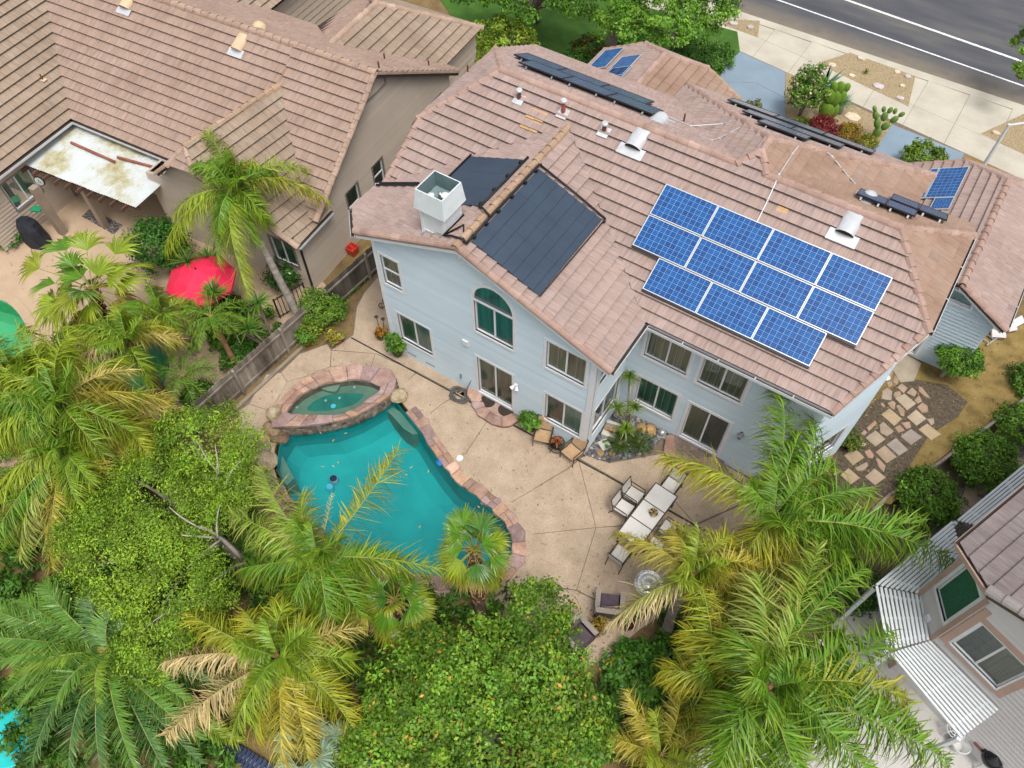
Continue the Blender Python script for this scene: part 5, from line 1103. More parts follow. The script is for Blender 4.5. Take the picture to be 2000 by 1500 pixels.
def rosette(rb, c, rad, n=40, col=GREEN, tipcol=None, w=0.035, droop=0.25, upb=0.5, R=nrs, axis=(0, 0, 1)):
    c = np.array(c, float)
    for i in range(n):
        a = R.uniform(0, 2*math.pi); e = math.asin(min(1, max(-.4, R.uniform(-.35, 1)*upb+R.uniform(-.1, .5)))); d = np.array([math.cos(a)*math.cos(e), math.sin(a)*math.cos(e), math.sin(e)])
        l = rad*R.uniform(.75, 1.1); u = np.linspace(0, 1, 4)[:, None]; Q = c+d*l*u+np.array([0, 0, -1])*droop*l*u**2
        wv = vnorm(np.cross(d, [0, 0, 1])+np.array([0.01, 0, 0])); k = R.uniform(.8, 1.2); tc = tipcol or lerp(col, YELLOW, .25)
        rb.add(Q, np.repeat(wv[None], 4, 0), np.array([.8, 1, .7, .05])*w, [tuple(np.array(lerp(col, tc, e_))*k) for e_ in (0, .3, .8)])
def trunk(t, a, b, r0, r1, mat, bend=0.15, rings=True, n=12, name='trunk', seg=None):
    a, b = np.array(a, float), np.array(b, float); L = np.linalg.norm(b-a); seg = seg or max(6, int(L/0.16)); P = bez(a, b, 0, seg); s = np.cross(vnorm(b-a), [0.3, 0.9, 0.1])
    P = P+s*(np.sin(np.linspace(0, math.pi, seg))*bend)[:, None]; rs = [(r0+(r1-r0)*(i/(seg-1))**.7)*(1+(0.09 if (rings and i % 2) else 0)+rnd.uniform(-.03, .03)) for i in range(seg)]
    return MB().tube([tuple(p) for p in P], rs, n).build(name, mat, t, True)
def boots(t, a, b, r, n=60, mat='bark_rough'):
    """stubs of old leaf bases around a trunk"""
    a, b = np.array(a), np.array(b); ax = vnorm(b-a); x = vnorm(np.cross(ax, [1, .2, 0])); y = np.cross(ax, x); mb = MB()
    for i in range(n):
        k = i/n; an = i*2.4; p = a+(b-a)*k+(x*math.cos(an)+y*math.sin(an))*r*.85; q = p+(x*math.cos(an)+y*math.sin(an))*r*.5+ax*.13; mb.bar(tuple(p), tuple(q), .11, .045, tuple(ax))
    o = mb.build('leaf_base', mat, t); o['kind'] = 'stuff'; return o
def hubz(px, py, z): return tuple(U(px, py, z))
def queen(label, hub, z, base, tips, tr=(0.16, 0.11), col=GREEN, leaf=0.62, n=50, extra=6, bark='bark_grey', plume=.75, sag=1.0, group='queen palms', name='queen_palm', spear=None, bend=.12, L=2.2, lw=.031):
    """tips: (px,py,z[,arch[,colour key]]) measured frond ends; extra: further fronds spread round the crown"""
    H = hubz(hub[0], hub[1], z); Bp = tuple(U(base[0], base[1], 0.0)) if len(base) == 2 else base
    leaf *= 1.26; n = int(n*2.6)
    t = thing(name, label, 'palm tree', (Bp[0], Bp[1], 0), group)
    top = np.array(H)-np.array([0, 0, .25]); trunk(t, Bp, top, tr[0], tr[1], bark, bend)
    trunk(t, top-np.array([0, 0, .15]), np.array(H)+np.array([0, 0, .22]), tr[1]*1.15, tr[1]*.5, 'fibre', 0, False, name='crown_shaft')
    keys = {'g': (GREEN, None), 'l': (LIME, None), 'y': (YELLOW, lerp(YELLOW, TAN, .4)), 't': (TAN, (0.62, .48, .27)), 'd': (DEEP, GREEN), 'm': (lerp(GREEN, YELLOW, .45), YELLOW), 'p': (lerp(GREEN, LIME, .5), (0.36, .36, .1)), 'h': (lerp(GREEN, YELLOW, .55), (0.62, .47, .32))}
    for tp in tips:
        ar = tp[3] if len(tp) > 3 else 0.8; c, tc = keys[tp[4]] if len(tp) > 4 else (col, None)
        rb = Ribbons(); pinnate(rb, H, hubz(tp[0], tp[1], tp[2]), ar, leaf, n, lw, col=c, tipcol=tc, plume=plume*(0.6 if c == TAN else 1), sag=sag*(1.2 if c == TAN else 1), side=nrs.uniform(-.16, .16)); rb.build('frond', 'frond_leaf', t)
    for i in range(5 if L > 1.5 else 3):
        a = i*2.4+nrs.uniform(-.5, .5); l = nrs.uniform(.35, .85); rb = Ribbons(); pinnate(rb, H, np.array(H)+np.array([math.cos(a)*l, math.sin(a)*l, nrs.uniform(.7, 1.25)]), .25, leaf*.7, int(n*.55), col=lerp(col, GREEN, .5), plume=.5, sag=.6); rb.build('frond', 'frond_leaf', t)
    for i in range(extra):
        a = i*2.399+nrs.uniform(-.4, .4); e = nrs.uniform(-.8, .9); l = L*nrs.uniform(.6, 1.08); tip = np.array(H)+np.array([math.cos(a)*l*.85, math.sin(a)*l*.85, l*e*.4-.5])
        rb = Ribbons(); pinnate(rb, H, tip, nrs.uniform(.6, 1.0), leaf*.9, int(n*.85), col=[lerp(col, LIME, .3), lerp(col, YELLOW, .5), col, lerp(YELLOW, TAN, .5), lerp(col, LIME, .7)][i % 5], plume=plume, sag=sag, w=lw); rb.build('frond', 'frond_leaf', t)
    if spear: rb = Ribbons(); pinnate(rb, H, hubz(*spear), 0.05, .16, 18, w=.03, col=(0.42, .38, .2), plume=.2, sag=.1, start=.3); rb.build('spear_leaf', 'leaf', t)
    return t
def fanpalm(label, hub, z, base, fans, tr=(.17, .15), group='fan palms', col=GREEN, rad=.72, bark='bark_rough', n=30, skirt=0, xf=6):
    H = hubz(hub[0], hub[1], z); Bp = tuple(U(base[0], base[1], 0)) if len(base) == 2 else base
    t = thing('fan_palm', label, 'palm tree', (Bp[0], Bp[1], 0), group); trunk(t, Bp, np.array(H), tr[0], tr[1], bark, .1); boots(t, np.array(Bp)+(np.array(H)-np.array(Bp))*.35, np.array(H), tr[1], 70, 'fibre')
    for f in fans:
        px, py, fz = f[:3]; c = {'g': col, 'y': lerp(YELLOW, TAN, .3), 'l': LIME, 'd': DEEP, 'm': lerp(col, YELLOW, .5)}[f[3] if len(f) > 3 else 'g']
        e = np.array(hubz(px, py, fz)); h = np.array(H); cen = h+(e-h)*nrs.uniform(.35, .7)+np.array([0, 0, nrs.uniform(-.1, .35)]); rb = Ribbons(); fan(rb, H, cen, rad*(f[4] if len(f) > 4 else 1), c, n=n, spread=nrs.uniform(1.7, 2.7)); rb.build('frond', 'leaf_glossy', t)
    for i in range(xf):
        a = i*2.4+nrs.uniform(-.4, .4); e = nrs.uniform(-.6, 1.3); d = vnorm(np.array([math.cos(a), math.sin(a), e])); rb = Ribbons(); fan(rb, H, np.array(H)+d*rad*nrs.uniform(.5, 1.0), rad*nrs.uniform(.75, 1.1), [col, DEEP, lerp(col, YELLOW, .5), LIME][i % 4], n=n, spread=nrs.uniform(1.9, 2.8)); rb.build('frond', 'leaf_glossy', t)
    for i in range(skirt):
        a = i*2.4; d = np.array([math.cos(a), math.sin(a), -.9]); cen = np.array(H)+d*.5; rb = Ribbons(); fan(rb, H, cen, rad*.9, lerp(YELLOW, TAN, nrs.uniform(.2, .9)), (0.5, .38, .2), n=22, spread=2.4); rb.build('dead_frond', 'leaf_dull', t)
    return t
def leafy(t, lobes, n, size, cols, mat='leaf', name='crown', clump=.38, flat=.35, shell=.65, clump_n=70, stem=None, blossoms=None, aspect=.45, seed=0):
    """crown of separate leaves in clumps over ellipsoid lobes [(c,(rx,ry,rz),weight)]"""
    R = np.random.RandomState(100+seed); W = np.array([l[2] if len(l) > 2 else np.prod(l[1])**(2/3.) for l in lobes]); W = W/W.sum()
    nc = max(3, n//clump_n); ci = R.choice(len(lobes), nc, p=W); C0 = np.array([l[0] for l in lobes])[ci]; RR = np.array([l[1] for l in lobes])[ci]
    d = R.normal(size=(nc, 3)); d[:, 2] = np.abs(d[:, 2])*.9-.25; d /= np.linalg.norm(d, axis=1)[:, None]; rad = shell+(1-shell)*R.random_sample(nc)**.5; rad *= R.uniform(.75, 1.13, nc)
    cc = C0+d*RR*rad[:, None]; bright = R.uniform(.5, 1.32, nc); hue = R.uniform(-1, 1, nc); cs = clump*R.uniform(.6, 1.3, nc)
    idx = R.randint(0, nc, n); o = R.normal(size=(n, 3)); o /= np.linalg.norm(o, axis=1)[:, None]; o *= (R.random_sample(n)**.45)[:, None]
    p = cc[idx]+o*cs[idx][:, None]*[1, 1, 1-flat]
    nr = d[idx]*.6+o*.5+R.normal(size=(n, 3))*.55+[0, 0, .5]; nr /= np.linalg.norm(nr, axis=1)[:, None]
    a = np.cross(nr, R.normal(size=(n, 3))); a /= np.linalg.norm(a, axis=1)[:, None]; b = np.cross(nr, a)
    l = size*R.uniform(.65, 1.3, n)[:, None]; w = l*aspect
    V = np.stack([p-a*l*.5, p+b*w*.5+nr*l*.06, p+a*l*.5-nr*l*.1, p-b*w*.5+nr*l*.06], 1).reshape(-1, 3); F = np.arange(4*n).reshape(-1, 4)
    c0, c1, c2 = (np.array(c) for c in cols); h = np.clip(hue[idx]*.35+R.uniform(-.6, .6, n), -1, 1)[:, None]
    col = np.where(h > 0, c1+(c2-c1)*h, c1+(c0-c1)*(-h))*bright[idx][:, None]*R.uniform(.75, 1.25, n)[:, None]
    if blossoms:
        bc, fr = blossoms; m = R.random_sample(n) < fr; col[m] = np.array(bc)*R.uniform(.8, 1.15, m.sum())[:, None]
    o = link(name, np_mesh(name, V, F, np.clip(col, 0, 1)), mat, t); return o, cc
def limbs(t, base, fork, targets, r=.12, mat='bark', name='trunk'):
    tr = MB().tube([tuple(p) for p in bez(base, fork, .05, 7)], [r*(1.25-.35*i/6) for i in range(7)], 9).build(name, mat, t, True)
    for q in targets:
        q = np.array(q); f = np.array(fork); P = bez(f, q, .25*np.linalg.norm(q-f)*.3, 7, nrs.uniform(-.12, .12)); MB().tube([tuple(p) for p in P], [r*.7*(1-.8*i/6) for i in range(7)], 6).build('limb', mat, t, True)
    return tr
def bush(name, label, px, r, h, n, size, cols, cat='shrub', group=None, z=0.0, mat='leaf', blossoms=None, seed=0, clump=.2, squash=1.0, aspect=.5, stems=4, at=None):
    c = np.array(at if at is not None else U(px[0], px[1], z)); t = thing(name, label, cat, (c[0], c[1], z), group)
    leafy(t, [((c[0], c[1], z+h*.5), (r, r*squash, h*.52))], n, size, cols, mat, 'foliage', clump, .2, .6, 30, blossoms=blossoms, aspect=aspect, seed=seed)
    mb = MB()
    for i in range(stems): a = i*2.4; e = (c[0]+math.cos(a)*r*.5, c[1]+math.sin(a)*r*.5, z+h*.7); MB().tube([(c[0]+math.cos(a)*.04, c[1]+math.sin(a)*.04, z-.02), ((c[0]*2+e[0])/3, (c[1]*2+e[1])/3, z+h*.35), e], [.025, .02, .008], 5).build('stem', 'bark', t)
    return t
# ------------------------------------------------------------------ palms
G3 = (lerp(DEEP, GREEN, .3), GREEN, LIME)
queen('slender grey-trunked queen palm beside the red umbrella', (458, 372), 5.0, (603, 655), [(398, 256, 5.6, .5, 'p'), (641, 392, 3.9, 1.3, 'm'), (600, 330, 4.6, 1.0, 'l'), (322, 485, 3.4, 1.1, 'l'), (338, 420, 4.2, .9, 'l'), (482, 570, 3.2, 1.2, 'l'), (425, 510, 3.4, 1.0), (525, 440, 3.8, 1.0), (375, 320, 5.0, .8), (540, 340, 4.9, .8), (440, 300, 5.5, .5), (500, 480, 3.6, 1)], extra=3, leaf=.6)
queen('leaning rough-trunked palm above the small green pool', (252, 672), 3.6, (345, 812), [(128, 722, 3.0, .9, 't'), (150, 640, 3.6, .8), (330, 640, 3.4, .9, 'm'), (180, 690, 3.0, .8, 'm'), (120, 640, 3.4, .9, 'l'), (90, 700, 3, .9, 'l'), (230, 600, 3.8, .8, 'l')], tr=(.24, .17), bark='bark_rough', extra=5, col=lerp(GREEN, LIME, .4), leaf=.5)
queen('shaggy yellow-green palm filling the left edge above the light green tree', (118, 788), 4.8, (190, 940), [(-40, 640, 4.4, .9, 'l'), (-30, 720, 4.4, .9, 'l'), (35, 640, 4.8, .9, 'l'), (140, 655, 4.6, .9, 'l'), (235, 700, 4.0, .9, 'l'), (332, 785, 3.2, 1.2, 'y'), (210, 935, 2.6, 1.0, 't'), (260, 870, 3, 1.0, 'm'), (-40, 880, 3.8, 1, 'l'), (60, 930, 3.2, 1, 'l'), (-20, 800, 4.4, .9), (160, 900, 3, 1, 'm'), (300, 850, 3, 1, 'y'), (90, 880, 3.4, .9, 'm')], extra=8, leaf=.72, n=50)
queen('palm with a hanging tan frond in front of the wooden fence', (130, 880), 3.9, (150, 1010), [(92, 1045, 1.9, .7, 't'), (-40, 1010, 3, .9, 'l'), (0, 940, 3.6, .8, 'l'), (100, 1110, 2.2, .8, 'y'), (190, 1010, 2.8, .8, 'l'), (40, 1090, 2.4, .9, 'p'), (215, 1090, 2.0, .9, 'm'), (260, 960, 2.6, .9, 'y'), (-30, 1090, 2.6, .9)], extra=7, leaf=.6, tr=(.15, .1))
queen('shaggy lime palm at the left edge beside the large green pool', (35, 735), 4.4, (60, 880), [(130, 690, 4, .9, 'l'), (120, 800, 3.4, 1, 'p'), (30, 880, 3, 1, 'l'), (-60, 780, 4, .8, 'l'), (90, 860, 3, 1, 'm')], extra=8, col=lerp(GREEN, LIME, .5), leaf=.7)
queen('yellow shaggy palm between the leaning trunk and the light green tree', (238, 815), 3.4, (262, 900), [(330, 775, 2.8, .9, 'y'), (325, 850, 2.4, .9, 'm'), (200, 930, 2.2, .9, 't'), (280, 900, 2.2, .9, 'y'), (150, 850, 2.8, .9, 'y')], extra=6, col=lerp(GREEN, YELLOW, .6), leaf=.55)
fanpalm('bright fan palm with drooping fans in front of the pergola', (182, 566), 3.3, (225, 690), [(95, 440, 3.9, 'g', 1.1), (165, 455, 4.0, 'l'), (255, 470, 3.8, 'l', 1.1), (290, 500, 3.4, 'l'), (300, 560, 3.0, 'l'), (20, 500, 3.6, 'm'), (5, 560, 3.4, 'g'), (60, 600, 3.0, 'l'), (110, 640, 2.7, 'g'), (190, 640, 2.6, 'l'), (245, 620, 2.7, 'm'), (130, 520, 3.9, 'g'), (215, 520, 3.8, 'l'), (70, 540, 3.6, 'l'), (150, 600, 3.0, 'm')], rad=1.1, n=30, skirt=5, xf=8)
def pygmy(label, hub, z, base, px_r=95, n=18, seed=0, leafl=.32):
    H = hubz(*hub, z); B = tuple(U(*base, 0)); t = thing('date_palm', label, 'palm tree', (B[0], B[1], 0), 'small date palms'); trunk(t, B, np.array(H), .10, .09, 'fibre', .05)
    for i in range(n):
        a = i*2.399+seed; l = 1.25*nrs.uniform(.8, 1.1); e = nrs.uniform(-.3, .5); tip = np.array(H)+np.array([math.cos(a)*l, math.sin(a)*l, e-.25]); rb = Ribbons(); pinnate(rb, H, tip, .5, leafl, 30, w=.03, col=lerp(DEEP, GREEN, nrs.uniform(.3, 1)), plume=.3, sag=.4, rach=.014); rb.build('frond', 'leaf', t)
queen('young lime palm between the fan palm and the red umbrella', (318, 612), 2.2, (335, 680), [(250, 600, 2.2, .5, 'l'), (390, 640, 1.6, .7, 'p'), (330, 690, 1.4, .7, 'l'), (270, 660, 1.6, .7, 'l'), (300, 560, 2.6, .4, 'p'), (370, 590, 2.2, .5, 'p')], extra=4, leaf=.45, n=36, tr=(.1, .08), L=1.3)
pygmy('small dark date palm with a stout trunk behind the weathered fence', (412, 620), 2.3, (470, 728)); pygmy('small date palm low beside the pool, left of the fence', (358, 735), 1.4, (398, 778), n=14, seed=1)
def yucca(label, heads, base, rad=.68, col=(0.10, .22, .04), group='yuccas'):
    B = tuple(U(*base, 0)); t = thing('yucca', label, 'yucca', (B[0], B[1], 0), group)
    for (px, py, z) in heads:
        H = hubz(px, py, z); trunk(t, B, np.array(H), .06, .05, 'bark', .05, False, 7, 'stem'); rb = Ribbons(); rosette(rb, H, rad, 52, col, lerp(col, LIME, .5), .05, .15, .9); rb.build('leaf_head', 'leaf_glossy', t)
yucca('spiky yucca with heads in front of the red umbrella', [(365, 512, 2.4), (417, 572, 2.5), (408, 505, 2.0)], (440, 660)); yucca('spiky yucca to the right of the umbrella, by the gate', [(504, 590, 2.0), (486, 642, 1.6), (455, 640, 1.4)], (545, 690))
# big date palm in the lower left corner
H = hubz(212, 1272, 1.6); B = (H[0], H[1], 0); t = thing('date_palm', 'large stiff-leaved date palm in the lower left corner', 'palm tree', B, 'large date palms'); trunk(t, B, np.array(H), .34, .3, 'bark_rough', 0); boots(t, np.array(B), np.array(H), .3, 40, 'fibre')
for (px, py, z, ar, c) in [(15, 1350, 1.6, 1.3, 'g'), (40, 1372, 1.4, 1.2, 'g'), (73, 1428, 1.2, 1.3, 'b'), (134, 1500, 1.2, 1.2, 'b'), (100, 1395, 1.6, 1.3, 'g'), (193, 1386, 1.8, .9, 'l'), (262, 1502, 1.2, 1.3, 'g'), (392, 1492, 1.0, 1.2, 'b'), (392, 1445, 1.4, 1.2, 'g'), (431, 1443, 1.2, 1.1, 'l'), (467, 1452, 1.0, 1.0, 'm'), (366, 1372, 1.8, 1.1, 'g'), (436, 1345, 1.4, 1.0, 'b'), (350, 1275, 1.6, .9, 'b'), (-20, 1190, 2.0, 1.2, 'g'), (-30, 1246, 2.0, 1.2, 'g'), (-20, 1300, 1.8, 1.2, 'g'), (28, 1310, 1.9, 1.1, 'l'), (180, 1152, 2.2, .9, 'b'), (226, 1190, 2.2, .7, 'g'), (268, 1212, 1.9, .7, 'b'), (84, 1140, 2.2, 1.1, 'g'), (40, 1170, 2.1, 1, 'g'), (200, 1520, 1.0, 1.2, 'b'), (330, 1520, 1.0, 1.2, 'b'), (60, 1500, 1.0, 1.2, 'b'), (300, 1300, 1.9, .8, 'g')]:
    rb = Ribbons(); c0 = {'g': (0.11, .25, .05), 'b': (0.05, .15, .055), 'l': (0.21, .33, .05), 'm': lerp(GREEN, YELLOW, .5)}[c]
    pinnate(rb, H, hubz(px, py, z), ar, .52, 128, w=.036, col=c0, tipcol=lerp(c0, LIME, .35), stiff=True, sag=.6, start=.1, rach=.03, side=nrs.uniform(-.05, .05)); rb.build('frond', 'leaf_glossy', t)
# palms along the lower middle
queen('green queen palm leaning over the pool with an upright spear leaf', (622, 1090), 4.2, (640, 1240), [(778, 878, 4.0, .9, 'm'), (512, 910, 4.1, .9, 'p'), (448, 1006, 3.8, .9, 'p'), (470, 1110, 3.2, .8), (555, 1205, 3.4, .8), (645, 1245, 3.4, .8), (705, 1205, 3.4, .8), (790, 1095, 3.4, .8), (590, 965, 4.2, .7, 'p'), (540, 1010, 4.2, .8, 'p'), (720, 1120, 3.6, .8), (860, 1110, 3.2, .8, 'l'), (590, 1180, 3.2, .9, 'l'), (500, 1060, 3.6, .9)], extra=0, spear=(651, 962, 5.2), leaf=.66)
queen('olive queen palm with two dry tan fronds, lower middle', (545, 1285), 4.0, (585, 1420), [(320, 1293, 3.4, .7, 't'), (322, 1438, 2.8, .8, 't'), (408, 1235, 3.6, .8, 'm'), (365, 1195, 3.6, .8, 'm'), (600, 1480, 3, .8, 'y'), (548, 1490, 3, .8, 'y'), (700, 1440, 3, .8, 'm'), (650, 1350, 3.4, .7), (625, 1235, 4.1, .7), (480, 1195, 4.1, .7, 'm'), (690, 1290, 3.6, .7), (450, 1370, 3.2, .8, 'y'), (560, 1180, 4.2, .7, 'l'), (500, 1440, 2.8, .9, 'm')], extra=7, col=lerp(GREEN, LIME, .6), leaf=.62)
fanpalm('fan palm with brown trunk at the near pool corner', (925, 1075), 2.9, (945, 1228), [(893, 1005, 3.5, 'g'), (950, 1020, 3.5, 'd'), (865, 1040, 3.2, 'm'), (1000, 1045, 3.1, 'm'), (985, 1100, 2.8, 'g'), (880, 1125, 2.6, 'm'), (990, 1150, 2.3, 'm'), (935, 1130, 2.7, 'd'), (840, 1085, 2.9, 'l'), (920, 1040, 3.6, 'd'), (965, 1075, 3.3, 'g'), (890, 1070, 3.2, 'g')], skirt=9, xf=9)
fanpalm('dark fan palm beside the leafy tree, lower middle', (772, 1172), 2.8, (790, 1300), [(768, 1105, 3.6, 'd', 1.15), (720, 1150, 3.2, 'g'), (690, 1215, 2.7, 'y'), (735, 1235, 2.6, 'g'), (815, 1212, 2.7, 'd'), (862, 1225, 2.4, 'l'), (820, 1272, 2.2, 'm'), (755, 1260, 2.3, 'm'), (825, 1140, 3.3, 'd'), (800, 1120, 3.5, 'g'), (740, 1180, 3.2, 'd'), (700, 1180, 2.9, 'm')], skirt=9, xf=9)
def bluefan(label, px, z=.7, n=9):
    H = hubz(*px, z); t = thing('fan_palm', label, 'palm tree', (H[0], H[1], 0), 'pale blue fan palms'); trunk(t, (H[0], H[1], 0), np.array(H), .12, .1, 'fibre', 0)
    for i in range(n):
        a = i*2.4; d = np.array([math.cos(a), math.sin(a), nrs.uniform(.1, .8)]); rb = Ribbons(); fan(rb, H, np.array(H)+d*.45, .55, (0.30, .42, .33), (0.42, .52, .45), n=24, spread=3.6); rb.build('frond', 'leaf_dull', t)
bluefan('silvery blue fan palm at the bottom edge under the olive palm', (600, 1465)); bluefan('small silvery fan palm right of the bigger silvery one', (675, 1478), .5, 7)
# palms on the right
queen('tall queen palm at the blue house corner with fronds over the side yard', (1508, 1012), 4.6, (1490, 1120), [(1296, 893, 4.2, 1.0, 'm'), (1524, 740, 5.0, .7, 'g'), (1864, 1098, 3.2, 1.4), (1810, 1020, 3.8, 1.0), (1700, 955, 4.2, .9), (1630, 905, 4.4, .8), (1590, 820, 4.6, .8), (1430, 1110, 3.4, .9, 'm'), (1560, 1140, 3.4, .9, 'm'), (1660, 1090, 3.6, .9), (1560, 850, 4.8, .8), (1740, 1080, 3.4, 1.1), (1600, 1000, 4.2, .9), (1480, 1090, 3.6, .9, 'm')], extra=0, leaf=.80, n=54, lw=.038)
queen('yellowing queen palm by the round silver table', (1352, 1128), 4.2, (1300, 1245), [(1193, 1215, 3.2, .8, 'h'), (1208, 1042, 3.8, 1.0, 'y'), (1310, 1030, 4.2, .8, 'y'), (1430, 1045, 4.2, .8, 'm'), (1485, 1110, 4.0, .8, 'y'), (1400, 1230, 3.4, .8, 'm'), (1470, 1180, 3.4, .8, 'm'), (1440, 1120, 4.0, .8, 'y')], extra=0, col=lerp(GREEN, YELLOW, .55), leaf=.58)
queen('palm with one upright yellow-green frond over the planting', (1408, 1345), 3.2, (1410, 1400), [(1338, 1030, 4.6, .7, 'l'), (1345, 1060, 4.2, .9, 'y'), (1290, 1310, 2.8, .8, 'm'), (1480, 1230, 3.6, .8), (1340, 1230, 3.6, .7, 'm'), (1500, 1400, 2.8, .7)], extra=0, leaf=.62, n=50, tr=(.13, .1))
queen('lush green queen palm in the lower right over the pale patio', (1500, 1345), 4.8, (1480, 1430), [(1692, 1108, 4.8, 1.0), (1778, 1375, 3.6, 1.5, 'm'), (1856, 1492, 3.2, 1.2), (1710, 1530, 3.6, 1.0), (1570, 1560, 4.0, .9), (1400, 1510, 4.2, .8), (1395, 1430, 4.4, .7), (1600, 1065, 5.0, .7, 'p'), (1480, 1120, 5.0, .7, 'p'), (1650, 1240, 4.6, .8), (1740, 1230, 4.2, 1.1), (1800, 1430, 3.6, 1.2), (1640, 1440, 4.2, .9), (1560, 1200, 5.2, .6, 'p'), (1480, 1520, 4.0, .8), (1620, 1350, 4.2, .9), (1680, 1340, 4.2, 1.0), (1560, 1440, 4.2, .8), (1440, 1240, 4.8, .7)], extra=4, leaf=.86, n=56, L=2.6, lw=.040)
queen('small orange-yellow palm at the bottom edge', (1290, 1475), 1.8, (1300, 1500), [(1228, 1350, 2.4, .3, 'y'), (1330, 1345, 2.4, .3, 'y'), (1190, 1440, 1.8, .5, 'y'), (1255, 1395, 2.4, .4, 'y'), (1380, 1420, 2.0, .5, 'y'), (1240, 1530, 1.4, .5, 'm'), (1330, 1540, 1.4, .5, 'm'), (1390, 1370, 2.2, .5, 'm')], extra=1, col=lerp(LIME, YELLOW, .6), leaf=.5, n=36, tr=(.11, .09), L=1.4)
# ------------------------------------------------------------------ broadleaf trees
def tree(name, label, lobes_px, n, size, cols, base, fork, r=.13, group=None, mat='leaf', seed=0, clump=.38, blossoms=None, bark='bark_grey', nl=9, aspect=.45, shell=.65, base_xyz=None):
    lobes = []
    for (px, py, z, rx, ry, rz) in lobes_px: c = U(px, py, z); lobes.append(((c[0], c[1], c[2]), (rx, ry, rz)))
    B = base_xyz or tuple(U(*base, 0)); t = thing(name, label, 'tree', (B[0], B[1], 0), group); o, cc = leafy(t, lobes, n, size, cols, mat, 'crown', clump, seed=seed, blossoms=blossoms, aspect=aspect, shell=shell)
    F = hubz(*fork); sel = cc[np.random.RandomState(seed).choice(len(cc), min(nl, len(cc)), False)]; limbs(t, B, F, [tuple(s) for s in sel], r, bark); return t
lt_ = tree('broadleaf_tree', 'light green fine-leaved tree with pale bare limbs left of the pool', [(400, 880, 3.0, 1.75, 1.5, .9), (300, 985, 3.2, 2.0, 1.6, 1.0), (245, 1085, 3.2, 1.7, 1.5, .9), (340, 1160, 2.9, 1.7, 1.4, .9), (300, 1260, 2.4, 1.0, .9, .6), (430, 960, 2.6, 1.1, 1.1, .8), (190, 1010, 2.9, 1.1, 1.2, .7)], 80000, .09, ((0.11, .23, .02), (0.21, .35, .03), (0.34, .42, .045)), (478, 1100), (430, 1055, 1.5), .15, seed=1, clump=.33, nl=16, aspect=.4)
plain('bark_pale', (0.40, .35, .30), .9)
for a_, b_, r_ in (((470, 1090, 1.8), (392, 1028, 3.5), .075), ((420, 1050, 3.1), (355, 1045, 3.7), .04), ((430, 1055, 2.9), (365, 1110, 3.4), .04), ((425, 1050, 3.0), (430, 985, 3.5), .035), ((400, 1035, 3.4), (330, 990, 4.0), .03), ((480, 1100, 1.6), (440, 1120, 2.9), .05), ((440, 1120, 2.8), (405, 1145, 3.3), .025), ((436, 975, 2.6), (425, 905, 3.7), .04), ((428, 925, 3.4), (385, 860, 4.0), .025), ((428, 925, 3.4), (420, 870, 4.0), .025), ((436, 960, 2.9), (470, 900, 3.6), .025), ((350, 1185, 3.3), (275, 1235, 3.2), .025)): MB().tube([tuple(p) for p in bez(U(*a_), U(*b_), .12, 7, nrs.uniform(-.12, .12))], [r_*(1-.6*k/6) for k in range(7)], 6).build('bare_limb', 'bark_pale', lt_, True)
tree('broadleaf_tree', 'dense leafy tree with orange new leaves at the bottom centre', [(930, 1400, 3.0, 2.4, 2.2, 1.1), (830, 1370, 2.9, 1.5, 1.6, 1.0), (1040, 1330, 3.0, 1.5, 1.5, 1.0), (1050, 1200, 2.6, .95, .95, .7), (960, 1500, 2.9, 2.2, 1.6, 1.0), (780, 1490, 2.7, 1.6, 1.3, .9), (1100, 1440, 2.6, 1.0, 1.3, .8)], 60000, .115, ((0.07, .18, .02), (0.14, .28, .026), (0.27, .35, .04)), (960, 1480), (950, 1420, 1.4), .16, seed=2, clump=.33, blossoms=((0.62, .30, .07), .016), nl=10, aspect=.55)
tree('broadleaf_tree', 'leafy street tree with dark leaning trunk behind the front wing roof', [(1290, 40, 3.6, 2.3, 2.0, 1.4), (1370, 10, 3.8, 1.6, 1.7, 1.2), (1225, 60, 3.2, 1.4, 1.4, 1.0), (1340, -50, 3.8, 2.0, 1.8, 1.2)], 17000, .17, ((0.065, .18, .016), (0.135, .29, .028), (0.24, .38, .045)), (1330, 95), (1315, 75, 1.6), .17, seed=3, clump=.45)
tree('broadleaf_tree', 'bushy green tree at the top edge left of the palm trunk', [(1040, -15, 3.0, 2.0, 1.6, 1.2), (1130, 0, 2.8, 1.3, 1.2, 1.0), (950, -35, 3.0, 1.6, 1.5, 1.1), (1130, -60, 3.0, 1.6, 1.6, 1.2)], 13000, .18, ((0.055, .16, .016), (0.11, .26, .026), (0.19, .34, .035)), (1050, 40), (1045, 20, 1.4), .15, seed=4, clump=.45)
tree('broadleaf_tree', 'lime green shrubby tree between the two tiled roofs', [(1000, 75, 1.6, 1.3, 1.0, .8), (950, 105, 1.4, .9, .8, .7), (965, 60, 1.5, .8, .8, .6), (935, 80, 1.2, .6, .7, .6)], 6500, .15, ((0.10, .19, .015), (0.20, .30, .03), (0.36, .38, .05)), (980, 110), (980, 105, .6), .08, seed=5, clump=.35)
tree('broadleaf_tree', 'small leafy tree cut by the right edge over the road kerb', [(2015, 90, 2.5, .8, .9, .8), (2000, 145, 2.2, .5, .5, .4)], 2200, .16, ((0.05, .14, .014), (0.13, .25, .03), (0.28, .3, .05)), (2040, 170), (2030, 140, 1.4), .06, seed=6, clump=.3, nl=4)
